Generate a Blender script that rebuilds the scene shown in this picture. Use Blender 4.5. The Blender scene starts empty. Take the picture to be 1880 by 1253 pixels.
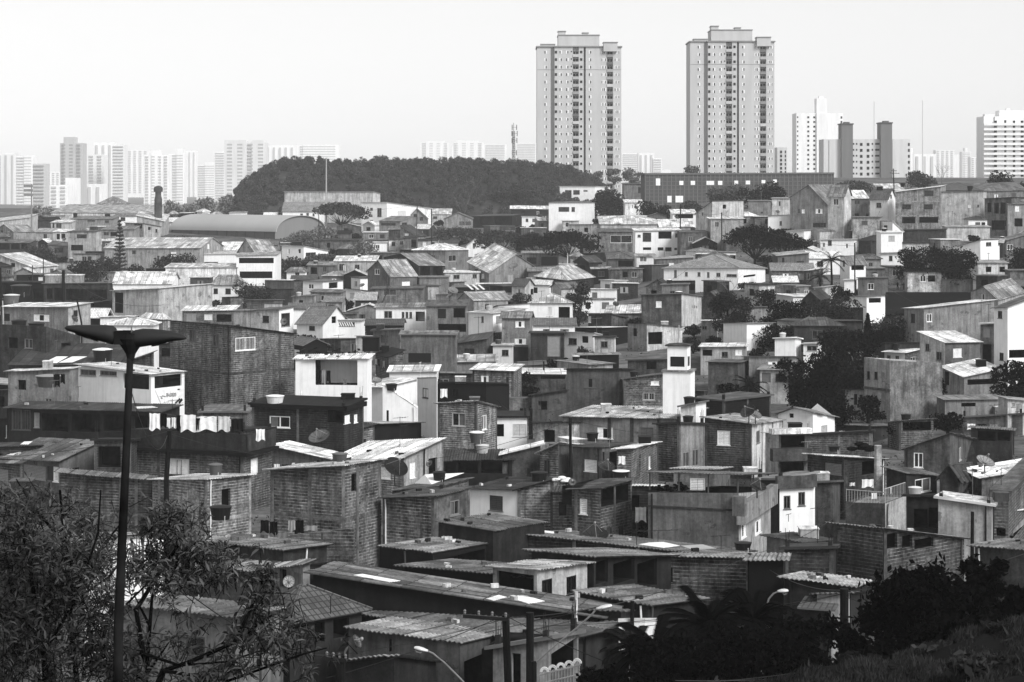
# ------------------------------------------------------------------ exposure and base greys
SKY_STRENGTH, SUN_STRENGTH, EXPOSURE, HAZE, VB = .09, 1.5, 1.34, .00012, 2
KW, KR = 1.34, 1.25
def lin(v): return ((v+.055)/1.055)**2.4 if v > .04 else v/12.92
def alb(tone, d=120, k=None):
    """base grey of a surface from the grey it shows through the air at distance d"""
    a = math.exp(-d*HAZE); hz = (1-a)*.86
    f = min(1.0, .4+1.1*tone)+max(0, tone-.5)*.75; f = 1+(f-1)*min(1, max(0, (420-d)/200)) if tone < .6 else f
    return min(.86, max(.003, (lin(tone)-hz)/a*(KW if k is None else k)*f))
import bpy, math, random
import numpy as np
from mathutils import Vector, Matrix
random.seed(7); RNG = np.random.default_rng(7)
sc = bpy.context.scene
col = sc.collection
F = 4000.0; HY = 340.0; CX = 940.0; CZ = 0.0     # focal length and horizon of the photograph, in its pixels

# ------------------------------------------------------------------ projection / terrain
LT = [(1600,64),(1400,53),(1250,44.5),(1000,30.3),(850,23),(750,18.4),(655,14.3),(600,11.8),(550,9.8),(480,7.5),(420,6),(400,5.4),(380,4.8)]
RT = [(1600,64),(1400,53),(1250,44.5),(1000,30.3),(850,23),(750,18.7),(650,15.2),(550,11.5),(480,9.5),(420,8.3),(380,7.2),(345,6),(325,4.7)]
def _ip(T, y):
    if y >= T[0][0]: return T[0][1]
    for (y0, s0), (y1, s1) in zip(T, T[1:]):
        if y >= y1: return s1 + (s0-s1)*(y-y1)/(y0-y1)
    return T[-1][1]
def wblend(px):
    t = min(1, max(0, (px-950)/450)); return t*t*(3-2*t)
def scale_at(px, py):
    t = wblend(px); return _ip(LT, py)*(1-t)+_ip(RT, py)*t
def depth_at(px, py): return F/scale_at(px, py)
def P(px, py, d): return Vector(((px-CX)/F*d, d, CZ-(py-HY)/F*d))
def pix(v): return (CX+F*v[0]/v[1], HY-F*(v[2]-CZ)/v[1])
_gy = list(range(1600, 324, -3))
_tabs = []
for T in (LT, RT):
    gy = [y for y in _gy if y >= T[-1][0]]
    dd = np.array([F/_ip(T, y) for y in gy]); zz = np.array([-(y-HY)/_ip(T, y) for y in gy])
    _tabs.append((dd, zz))
def ground_z(x, d):
    px = CX+F*x/d; t = wblend(px)
    z = []
    for k, (dd, zz) in enumerate(_tabs):
        end = dd[-1]
        if d <= end: z.append(float(np.interp(d, dd, zz)))
        else:
            u = min(1, (d-end)/500); u = u*u*(3-2*u)
            z.append(float(zz[-1])*(1-u)+(-22)*u)
    return CZ+z[0]*(1-t)+z[1]*t

def crest(px): return float(np.interp(px, [-400, 0, 600, 1150, 1320, 1500, 1620, 1720, 1800, 1880, 2300], [1330, 1330, 1345, 1320, 1268, 1240, 1212, 1190, 1163, 1138, 1080]))
def near_z(x, d):
    px = CX+F*x/max(d, 1); zc = lambda dd: CZ-(crest(px)-HY)/F*dd
    if d <= 46: 
        z46 = zc(46); t = d/46; return -3.2*(1-t)**1.3+z46*(1-(1-t)**1.3) if d < 46 else z46
    return zc(46)-(d-46)*.75
# ------------------------------------------------------------------ objects
def tag(o, label=None, cat=None, group=None, kind=None):
    if label: o['label'] = label
    if cat: o['category'] = cat
    if group: o['group'] = group
    if kind: o['kind'] = kind
    return o
def empty(name, loc, label=None, cat=None, group=None):
    o = bpy.data.objects.new(name, None); col.objects.link(o)
    o.location = loc; o.empty_display_size = .3
    return tag(o, label, cat, group)
def copy_tree(o, parent=None, delta=None):
    c = o.copy(); col.objects.link(c)
    if parent is not None:
        c.parent = parent
    for ch in list(o.children): copy_tree(ch, c)
    return c

class MB:
    def __init__(s): s.v = []; s.f = []; s.uv = []; s.mi = []; s.smooth = False
    def face(s, pts, uvs=None, mi=0):
        n = len(s.v); s.v += [tuple(p) for p in pts]; s.f.append(tuple(range(n, n+len(pts))))
        s.uv += list(uvs) if uvs else autouv(pts); s.mi.append(mi)
    def box(s, o, U, V, W, mi=0):
        """box from corner o along vectors U, V, W"""
        o, U, V, W = Vector(o), Vector(U), Vector(V), Vector(W)
        if U.cross(V).dot(W) < 0: U, V = V, U
        p = [o, o+U, o+U+V, o+V, o+W, o+U+W, o+U+V+W, o+V+W]
        for q in ((3,2,1,0),(4,5,6,7),(0,1,5,4),(1,2,6,5),(2,3,7,6),(3,0,4,7)): s.face([p[i] for i in q], mi=mi)
    def cbox(s, c, sx, sy, sz, mi=0):
        s.box((c[0]-sx/2, c[1]-sy/2, c[2]-sz/2), (sx,0,0), (0,sy,0), (0,0,sz), mi)
    def tube(s, path, r, n=6, mi=0, cap=True):
        path = [Vector(p) for p in path]; rs = r if isinstance(r, (list, tuple)) else [r]*len(path)
        rings = []; up = None
        for i, p in enumerate(path):
            t = (path[min(i+1, len(path)-1)]-path[max(i-1, 0)])
            t = t.normalized() if t.length > 1e-9 else Vector((0,0,1))
            a = Vector((1,0,0)) if abs(t.x) < .8 else Vector((0,1,0))
            b = t.cross(a).normalized(); a = b.cross(t)
            rings.append([p+(a*math.cos(2*math.pi*k/n)+b*math.sin(2*math.pi*k/n))*rs[i] for k in range(n)])
        s.loft(rings, mi=mi, cap=cap)
    def loft(s, rings, mi=0, cap=True, closed=True):
        n0 = len(s.v); n = len(rings[0])
        for r in rings: s.v += [tuple(p) for p in r]
        L = 0
        for i in range(len(rings)-1):
            seg = (Vector(rings[i+1][0])-Vector(rings[i][0])).length
            for k in range(n if closed else n-1):
                k2 = (k+1) % n
                s.f.append((n0+i*n+k, n0+i*n+k2, n0+(i+1)*n+k2, n0+(i+1)*n+k)); s.mi.append(mi)
                s.uv += [(k/n, L), ((k+1)/n, L), ((k+1)/n, L+seg), (k/n, L+seg)]
            L += seg
        if cap:
            s.f.append(tuple(n0+k for k in reversed(range(n)))); s.mi.append(mi); s.uv += [(0,0)]*n
            m = n0+(len(rings)-1)*n
            s.f.append(tuple(m+k for k in range(n))); s.mi.append(mi); s.uv += [(0,0)]*n
    def lathe(s, c, prof, n=14, mi=0):
        c = Vector(c)
        s.loft([[c+Vector((r*math.cos(2*math.pi*k/n), r*math.sin(2*math.pi*k/n), z)) for k in range(n)] for r, z in prof], mi=mi)
    def build(s, name, mats, parent=None, color=None, origin=None, smooth=None):
        me = bpy.data.meshes.new(name)
        o0 = Vector(parent.matrix_basis.translation) if parent is not None else Vector(origin or (0,0,0))
        if parent is not None and parent.parent is not None:
            q = parent.parent
            while q is not None: o0 = o0+q.matrix_basis.translation; q = q.parent
        va = np.array(s.v, dtype=float)-np.array(o0)
        me.from_pydata(va.tolist(), [], s.f)
        uvl = me.uv_layers.new(name='UVMap')
        uvl.data.foreach_set('uv', np.array(s.uv, dtype=np.float32).ravel())
        for m in (mats if isinstance(mats, (list, tuple)) else [mats]): me.materials.append(m)
        me.polygons.foreach_set('material_index', s.mi)
        if s.smooth if smooth is None else smooth: me.polygons.foreach_set('use_smooth', [True]*len(s.f))
        me.update()
        o = bpy.data.objects.new(name, me); col.objects.link(o)
        if parent is not None: o.parent = parent
        else: o.location = o0
        if color is not None:
            o.color = (color, color, color, 1)
        return o
def autouv(pts):
    a, b = Vector(pts[0]), Vector(pts[1]); c = Vector(pts[-1])
    U = (b-a); U = U.normalized() if U.length > 1e-9 else Vector((1,0,0))
    n = U.cross(c-a); V = n.cross(U); V = V.normalized() if V.length > 1e-9 else Vector((0,0,1))
    h = abs(n.normalized().z) if n.length > 1e-9 else 0
    if h < .3:  # wall: level rows of bricks
        Uh = Vector((U.x, U.y, 0)) if Vector((U.x, U.y, 0)).length > .3 else Vector((V.x, V.y, 0))
        Uh = Uh.normalized() if Uh.length > 1e-9 else Vector((1,0,0))
        return [(Vector(p).dot(Uh), p[2]) for p in pts]
    return [((Vector(p)-a).dot(U), (Vector(p)-a).dot(V)) for p in pts]

# ------------------------------------------------------------------ materials (all grey: the photograph is black and white)
MATS = {}
class NT:
    def __init__(s, name, rough=.9, spec=.2, disp=False):
        s.m = bpy.data.materials.new(name); s.m.use_nodes = True; s.t = s.m.node_tree; s.t.nodes.clear()
        s.out = s.n('ShaderNodeOutputMaterial'); s.b = s.n('ShaderNodeBsdfPrincipled')
        s.l(s.b.outputs[0], s.out.inputs[0]); s.b.inputs['Roughness'].default_value = rough
        s.b.inputs['Specular IOR Level'].default_value = spec
        MATS[name] = s.m
    def n(s, k, **kw):
        x = s.t.nodes.new(k)
        for a, b in kw.items(): setattr(x, a, b)
        return x
    def l(s, a, b): s.t.links.new(a, b)
    def math(s, op, a, b=None, clamp=False):
        x = s.n('ShaderNodeMath', operation=op); x.use_clamp = clamp
        for i, q in enumerate((a, b)):
            if q is None: continue
            if isinstance(q, (int, float)): x.inputs[i].default_value = q
            else: s.l(q, x.inputs[i])
        return x.outputs[0]
    def rng(s, v, a, b, c, d):
        x = s.n('ShaderNodeMapRange'); s.l(v, x.inputs[0])
        for i, q in enumerate((a, b, c, d)): x.inputs[i+1].default_value = q
        return x.outputs[0]
    def coords(s, sx=1, sy=1, kind='UV', sz=1):
        tc = s.n('ShaderNodeTexCoord'); oi = s.n('ShaderNodeObjectInfo')
        r = s.math('MULTIPLY', oi.outputs['Random'], 57.0)
        va = s.n('ShaderNodeVectorMath', operation='ADD'); s.l(tc.outputs[kind], va.inputs[0])
        cb = s.n('ShaderNodeCombineXYZ'); s.l(s.math('SNAP', r, .29), cb.inputs[0]); s.l(s.math('SNAP', r, .4), cb.inputs[1])
        s.l(cb.outputs[0], va.inputs[1])
        mp = s.n('ShaderNodeMapping'); mp.inputs['Scale'].default_value = (sx, sy, sz); s.l(va.outputs[0], mp.inputs[0])
        return mp.outputs[0]
    def noise(s, vec, scale, detail=4, rough=.6):
        x = s.n('ShaderNodeTexNoise'); x.inputs['Scale'].default_value = scale; x.inputs['Detail'].default_value = detail
        x.inputs['Roughness'].default_value = rough; s.l(vec, x.inputs['Vector']); return x.outputs['Fac']
    def objcol(s):
        oi = s.n('ShaderNodeObjectInfo'); bw = s.n('ShaderNodeRGBToBW'); s.l(oi.outputs['Color'], bw.inputs[0]); return bw.outputs[0]
    def setcol(s, v, sock='Base Color'): s.l(v, s.b.inputs[sock])
    def bump(s, h, strength=.4, dist=.05):
        x = s.n('ShaderNodeBump'); x.inputs['Strength'].default_value = strength; x.inputs['Distance'].default_value = dist
        s.l(h, x.inputs['Height']); s.l(x.outputs[0], s.b.inputs['Normal'])

def make_mats():
    # painted plaster: blotches, rain streaks, patches
    m = NT('plaster'); uv = m.coords(); st = m.coords(2.2, .22)
    a = m.rng(m.noise(uv, .55, 7, .7), .32, .66, .6, 1.2); b = m.rng(m.noise(st, 1.0, 6, .7), .42, .7, 1.08, .4)
    c = m.rng(m.noise(uv, 5, 5, .7), .32, .68, .72, 1.12)
    c = m.math('MULTIPLY', c, m.rng(m.noise(m.coords(.8, .9), .9, 7, .62), .62, .64, 1.0, .55))   # fallen plaster
    m.setcol(m.math('MULTIPLY', m.objcol(), m.math('MULTIPLY', a, m.math('MULTIPLY', b, c)), True)); m.bump(m.noise(uv, 20), .15, .02)
    # clean paint with light wear
    m = NT('paint', .7, .3); uv = m.coords()
    st = m.coords(3, .2)
    a = m.math('MULTIPLY', m.rng(m.noise(uv, .9, 5), .3, .7, .9, 1.05), m.rng(m.noise(st, 1, 4), .48, .8, 1.02, .8))
    m.setcol(m.math('MULTIPLY', m.objcol(), a, True))
    # hollow clay brick with pale mortar
    m = NT('brick'); uv = m.coords()
    wob = m.n('ShaderNodeVectorMath', operation='ADD'); m.l(uv, wob.inputs[0])
    wn = m.n('ShaderNodeTexNoise'); wn.inputs['Scale'].default_value = 1.7; m.l(uv, wn.inputs['Vector'])
    ws = m.n('ShaderNodeVectorMath', operation='SCALE'); m.l(wn.outputs['Color'], ws.inputs[0]); ws.inputs['Scale'].default_value = .05; m.l(ws.outputs[0], wob.inputs[1])
    br = m.n('ShaderNodeTexBrick'); br.offset = .5; m.l(wob.outputs[0], br.inputs['Vector'])
    br.inputs['Scale'].default_value = 1; br.inputs['Brick Width'].default_value = .3; br.inputs['Row Height'].default_value = .175
    br.inputs['Mortar Size'].default_value = .022; br.inputs['Mortar Smooth'].default_value = .3; br.inputs['Bias'].default_value = -.1
    br.inputs['Color1'].default_value = (.3,.3,.3,1); br.inputs['Color2'].default_value = (1.25,1.25,1.25,1); br.inputs['Mortar'].default_value = (1.0,1.0,1.0,1)
    bw = m.n('ShaderNodeRGBToBW'); m.l(br.outputs['Color'], bw.inputs[0])
    sp = m.n('ShaderNodeSeparateXYZ'); m.l(wob.outputs[0], sp.inputs[0])
    hl = m.math('ABSOLUTE', m.math('SUBTRACT', m.math('FRACT', m.math('DIVIDE', sp.outputs[1], .175)), .5))
    bwm = m.math('ADD', m.math('MULTIPLY', bw.outputs[0], .85), m.math('MULTIPLY', m.rng(hl, .36, .46, 0, 1), m.rng(m.noise(uv, 1.1, 5, .7), .35, .62, .1, 2.6)))
    smear = m.rng(m.noise(uv, .8, 5), .38, .66, 0, 1)          # mortar smeared over the courses in places
    mix = m.n('ShaderNodeMix'); mix.data_type = 'FLOAT'; m.l(m.math('MULTIPLY', smear, .75), mix.inputs[0]); m.l(bwm, mix.inputs[2]); mix.inputs[3].default_value = 1.0
    pt = m.n('ShaderNodeMix'); pt.data_type = 'FLOAT'; m.l(m.rng(m.noise(uv, .42, 6, .62), .585, .605, 0, .9), pt.inputs[0]); m.l(mix.outputs[0], pt.inputs[2]); m.l(m.rng(m.noise(uv, 2.5, 4), .3, .7, 1.0, 1.7), pt.inputs[3]); mix = pt   # patches of bare render over the brick
    a = m.rng(m.noise(uv, .45, 7, .75), .33, .67, .35, 1.6)
    c = m.rng(m.noise(m.coords(2.5, .2), 1, 4), .42, .7, 1.1, .4)
    m.setcol(m.math('MULTIPLY', m.objcol(), m.math('MULTIPLY', m.math('MULTIPLY', mix.outputs[0], a), m.math('MULTIPLY', c, m.rng(m.noise(uv, 5, 4, .7), .3, .68, .45, 1.45))), True)); m.bump(bw.outputs[0], .5, .02)
    # fibre-cement / metal roof sheets: laps, run-off streaks, lichen blotches
    for nm, wv in (('sheet', 0), ('sheetfar', 1)):
        m = NT(nm, .85, .25); uv = m.coords()
        a = m.rng(m.noise(uv, .6, 8, .75), .33, .67, .4, 1.35)
        b = m.rng(m.noise(m.coords(1.6, .16), 1, 5), .38, .7, 1.15, .5)
        vo = m.n('ShaderNodeTexBrick'); m.l(uv, vo.inputs['Vector']); vo.offset = 0
        vo.inputs['Scale'].default_value = 1; vo.inputs['Brick Width'].default_value = 1.05; vo.inputs['Row Height'].default_value = 1.75
        vo.inputs['Mortar Size'].default_value = .03; vo.inputs['Color1'].default_value = (.55,.55,.55,1); vo.inputs['Color2'].default_value = (1.3,1.3,1.3,1); vo.inputs['Mortar'].default_value = (.22,.22,.22,1)
        bw = m.n('ShaderNodeRGBToBW'); m.l(vo.outputs['Color'], bw.inputs[0])
        k = m.math('MULTIPLY', m.math('MULTIPLY', a, b), m.math('MULTIPLY', bw.outputs[0], m.rng(m.noise(uv, 4, 5, .75), .32, .68, .55, 1.35)))
        m.setcol(m.math('MULTIPLY', m.objcol(), k, True))
        if wv:
            w = m.n('ShaderNodeTexWave'); w.inputs['Scale'].default_value = .9; m.l(uv, w.inputs['Vector']); m.bump(w.outputs['Fac'], .5, .06)
    # clay roof tiles
    m = NT('tile'); uv = m.coords()
    br = m.n('ShaderNodeTexBrick'); m.l(uv, br.inputs['Vector']); br.offset = 0
    br.inputs['Scale'].default_value = 1; br.inputs['Brick Width'].default_value = .24; br.inputs['Row Height'].default_value = .36; br.inputs['Mortar Size'].default_value = .03
    br.inputs['Color1'].default_value = (.7,.7,.7,1); br.inputs['Color2'].default_value = (1.2,1.2,1.2,1); br.inputs['Mortar'].default_value = (.35,.35,.35,1)
    bw = m.n('ShaderNodeRGBToBW'); m.l(br.outputs['Color'], bw.inputs[0])
    a = m.rng(m.noise(uv, .5, 6, .7), .3, .7, .6, 1.3)
    m.setcol(m.math('MULTIPLY', m.objcol(), m.math('MULTIPLY', a, bw.outputs[0]), True)); m.bump(bw.outputs[0], .6, .05)
    # stained concrete
    m = NT('concrete'); uv = m.coords()
    a = m.rng(m.noise(uv, .7, 8, .75), .34, .66, .3, 1.35); b = m.rng(m.noise(m.coords(2, .25), 1, 5), .4, .7, 1.15, .35)
    m.setcol(m.math('MULTIPLY', m.objcol(), m.math('MULTIPLY', m.math('MULTIPLY', a, b), m.rng(m.noise(uv, 4.5, 5, .75), .32, .68, .6, 1.3)), True)); m.bump(m.noise(uv, 9), .3, .02)
    m = NT('plain', .6, .3); uv = m.coords(kind='Object'); m.setcol(m.math('MULTIPLY', m.objcol(), m.rng(m.noise(uv, 3, 4), .3, .7, .8, 1.12), True))
    m = NT('glass', .12, .5); uv = m.coords(kind='Object'); m.setcol(m.rng(m.noise(uv, .9, 2), .3, .7, .006, .03))
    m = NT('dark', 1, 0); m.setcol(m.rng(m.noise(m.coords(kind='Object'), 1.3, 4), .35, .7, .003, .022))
    m = NT('metal', .5, .5); m.setcol(m.math('MULTIPLY', m.objcol(), m.rng(m.noise(m.coords(kind='Object'), 4, 5), .3, .7, .65, 1.15), True)); m.b.inputs['Metallic'].default_value = .2
    m = NT('mesh', .7, .2); m.setcol(m.math('MULTIPLY', m.objcol(), 1.0))
    m = NT('cloth', 1, .05); m.setcol(m.math('MULTIPLY', m.objcol(), m.rng(m.noise(m.coords(kind='Object'), 3, 4), .3, .7, .75, 1.1), True))
    # foliage: each leaf its own shade
    for nm in ('leaf', 'nearleaf'):
        m = NT(nm, .7 if nm == 'nearleaf' else .9, .12 if nm == 'nearleaf' else .03); geo = m.n('ShaderNodeNewGeometry')
        v = m.rng(geo.outputs['Random Per Island'], 0, 1, .45, 1.6)
        v2 = m.rng(m.noise(m.coords(kind='Object'), .35, 3), .3, .7, .72, 1.35)
        cc = m.math('MULTIPLY', m.objcol(), m.math('MULTIPLY', v, v2))
        m.setcol(cc)
        tr = m.n('ShaderNodeBsdfTranslucent'); m.l(cc, tr.inputs[0]); ad = m.n('ShaderNodeMixShader'); ad.inputs[0].default_value = .25
        m.l(m.b.outputs[0], ad.inputs[1]); m.l(tr.outputs[0], ad.inputs[2]); m.l(ad.outputs[0], m.out.inputs[0])
    m = NT('bark', 1, .1); m.setcol(m.math('MULTIPLY', m.objcol(), m.rng(m.noise(m.coords(kind='Object', sx=3, sy=3), 3, 5), .3, .7, .5, 1.4), True))
    m = NT('ground', 1, .05)
    a = m.noise(m.coords(kind='Object'), .06, 8, .7); b = m.noise(m.coords(kind='Object'), .6, 6, .7)
    m.setcol(m.math('MULTIPLY', m.objcol(), m.math('MULTIPLY', m.rng(a, .35, .65, .5, 2.2), m.rng(b, .3, .7, .4, 1.6))))
    m = NT('tower', .8, .2); uv = m.coords(); a = m.rng(m.noise(m.coords(.4, .05), 1, 4), .35, .7, 1.03, .88)
    m.setcol(m.math('MULTIPLY', m.objcol(), a, True))
make_mats()
# ------------------------------------------------------------------ building kit
TX = TY = 0.0
def T(x, y):
    """origin of the 4x enlarged tile in which the following lines were measured"""
    global TX, TY; TX, TY = x, y
def q(x): return TX+x/4.0
def qy(y): return TY+y/4.0

def sheet(mb, a, b, c, d, t=.03, corr=0.0, mi=0):
    """roof sheet: eave a->b, ridge d->c; corrugations run from eave to ridge"""
    a, b, c, d = (Vector(v) for v in (a, b, c, d))
    W = (b-a).length; L = ((d-a).length+(c-b).length)/2
    n = (b-a).cross(d-a).normalized()
    if n.z < 0: n = -n
    if corr <= 0:
        pt = [a, b, c, d]; uv = [(0,0), (W,0), (W,L), (0,L)]
        mb.face([p+n*t for p in pt], uv, mi); mb.face([p for p in reversed(pt)], list(reversed(uv)), mi)
        for i in range(4):
            j = (i+1) % 4; mb.face([pt[i], pt[j], pt[j]+n*t, pt[i]+n*t], [(0,0),(.1,0),(.1,.02),(0,.02)], mi)
        return
    nw = max(3, int(W/.2)); N = min(900, nw*4); sd = (a-d).normalized()
    jv = [random.uniform(-.13, .1) for _ in range(int(W/1.06)+2)]; jn = [random.uniform(0, .03) for _ in jv]
    top0 = len(mb.v)
    for e0, e1, v in ((a, b, 0.0), (d, c, L)):
        for lay in (1, 0):
            for i in range(N+1):
                f = i/N; k_ = int(f*W/1.06); p = e0.lerp(e1, f)+n*(t*lay+corr*math.sin(2*math.pi*f*nw)+jn[k_])+sd*(jv[k_] if v == 0 else -jv[-1-k_]); mb.v.append(tuple(p))
    R = N+1
    for i in range(N):
        u0, u1 = W*i/N, W*(i+1)/N
        for lay in (0, 1):
            p = top0+lay*R
            f = (p+i, p+i+1, p+2*R+i+1, p+2*R+i); uv = [(u0,0),(u1,0),(u1,L),(u0,L)]
            if lay: f = f[::-1]; uv = uv[::-1]
            mb.f.append(f); mb.uv += uv; mb.mi.append(mi)
        for s0 in (0, 2*R):
            mb.f.append((top0+s0+i, top0+s0+R+i, top0+s0+R+i+1, top0+s0+i+1)); mb.uv += [(u0,0),(u0,.02),(u1,.02),(u1,0)]; mb.mi.append(mi)

def slab(mb, pts, t=.05, mi=0):
    pts = [Vector(p) for p in pts]; n = (pts[1]-pts[0]).cross(pts[2]-pts[0]).normalized()
    if n.z < 0: n = -n; pts = pts[::-1]
    a, b = pts[0], pts[1]; U = (b-a).normalized(); V = n.cross(U)
    uv = [((p-a).dot(U), (p-a).dot(V)) for p in pts]
    mb.face([p+n*t for p in pts], uv, mi); mb.face(pts[::-1], uv[::-1], mi)
    for i in range(len(pts)):
        j = (i+1) % len(pts); mb.face([pts[i], pts[j], pts[j]+n*t, pts[i]+n*t], [(0,0),(.1,0),(.1,.02),(0,.02)], mi)

class Facade:
    """vertical wall from A to B (left to right seen from outside); tops zA, zB"""
    def __init__(s, A, B, zA, zB, zb, apex=None, uo=0):
        s.A = Vector((A[0], A[1], 0)); s.B = Vector((B[0], B[1], 0)); s.W = (s.B-s.A).length
        s.U = (s.B-s.A).normalized(); s.N = Vector((s.U.y, -s.U.x, 0))
        s.zA, s.zB, s.zb, s.apex, s.holes, s.uo = zA, zB, zb, apex, [], uo
    def at(s, u, z, out=0): return Vector((s.A.x+s.U.x*u+s.N.x*out, s.A.y+s.U.y*u+s.N.y*out, z))
    def upx(s, px):
        k = (px-CX)/F; t = (s.A.x-k*s.A.y)/(k*(s.B.y-s.A.y)-(s.B.x-s.A.x)); return t*s.W
    def zpx(s, u, py): return CZ-(py-HY)/F*(s.A.y+s.U.y*u)
    def ztop(s, u):
        if s.apex:
            ua, za = s.apex
            return s.zA+(za-s.zA)*u/ua if u <= ua else za+(s.zB-za)*(u-ua)/(s.W-ua)
        return s.zA+(s.zB-s.zA)*u/s.W
    def rect(s, x0, y0, x1, y1):
        u0, u1 = sorted((s.upx(x0), s.upx(x1))); um = (u0+u1)/2; u0 = max(u0, .04); u1 = min(u1, s.W-.04)
        return u0, u1, s.zpx(um, y1), s.zpx(um, y0)
    def wall(s, mb, mi=0):
        us = {0.0, s.W}
        if s.apex: us.add(s.apex[0])
        for h in s.holes: us.add(h[0]); us.add(h[1])
        us = sorted(us)
        for u0, u1 in zip(us, us[1:]):
            if u1-u0 < 1e-6: continue
            um = (u0+u1)/2; hs = [h for h in s.holes if h[0] <= um <= h[1]]
            t0, t1 = s.ztop(u0), s.ztop(u1)
            zs = sorted({s.zb} | {z for h in hs for z in (h[2], h[3]) if s.zb < z < min(t0, t1)})
            for i, z0 in enumerate(zs):
                last = i == len(zs)-1; z1 = None if last else zs[i+1]
                zm = (z0+(z1 if z1 is not None else min(t0, t1)))/2
                if any(h[2] <= zm <= h[3] for h in hs): continue
                a, b = (t0, t1) if last else (z1, z1)
                if min(a, b) < z0: continue
                mb.face([s.at(u0, z0), s.at(u1, z0), s.at(u1, b), s.at(u0, a)], [(u0+s.uo, z0), (u1+s.uo, z0), (u1+s.uo, b), (u0+s.uo, a)], mi)
    def reveal(s, mb, h, dep, mi=0):
        u0, u1, z0, z1 = h
        for a, b in (((u0,z0),(u1,z0)), ((u1,z0),(u1,z1)), ((u1,z1),(u0,z1)), ((u0,z1),(u0,z0))):
            mb.face([s.at(*a), s.at(*b), s.at(b[0], b[1], -dep), s.at(a[0], a[1], -dep)], mi=mi)
    def bar(s, mb, u0, u1, z0, z1, o0, o1, mi=0):
        mb.box(s.at(u0, z0, o0), s.U*(u1-u0), s.N*(o1-o0), Vector((0,0,z1-z0)), mi)

WT = {'p': 'plaster', 'b': 'brick', 'w': 'paint', 'k': 'concrete'}
def mat_tone(spec):
    return WT[spec[0]], float(spec[1:])
# right hand walls in another finish, or in a tone with side light painted in
W2 = {'tall dark streaked block': 'p.68', 'grey walled house with a bright slanting': 'p.42', 'long pale two storey house with white': 'k.46', 'dark brick house with wide flat': 'p.68', 'large grey gabled house': 'p.6', 'white house front with two': 'w.86', 'tall white wall house behind': 'k.36', 'brown flat walled': 'k.42', 'small bright roofed hut': 'b.34', 'small bright roofed brick': 'k.34', 'low brick house with long sloping': 'k.4', 'white gabled house front': 'b.4', 'house with open brown': 'p.66', 'stained terrace house': 'p.6', 'big smooth grey': 'p.58', 'white house with low wide': 'w.9', 'stained brick corner': 'p.5', 'brick house with dark recessed': 'b.36', 'plaster house under a bright': 'p.6', 'house with a big bright double': 'p.55', 'tile roofed house with white': 'w.8', 'long low brick house with patched': 'b.26', 'white church nave': 'w.9', 'pale plastered house with a dark edge': 'w.88', 'big bright white house': 'w.9', 'white two storey house with shuttered': 'w.85', 'white two storey cube': 'w.8', 'house with broad triangular': 'p.6'}
HOUSES = {}; AUTO = random.Random(21)
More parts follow.
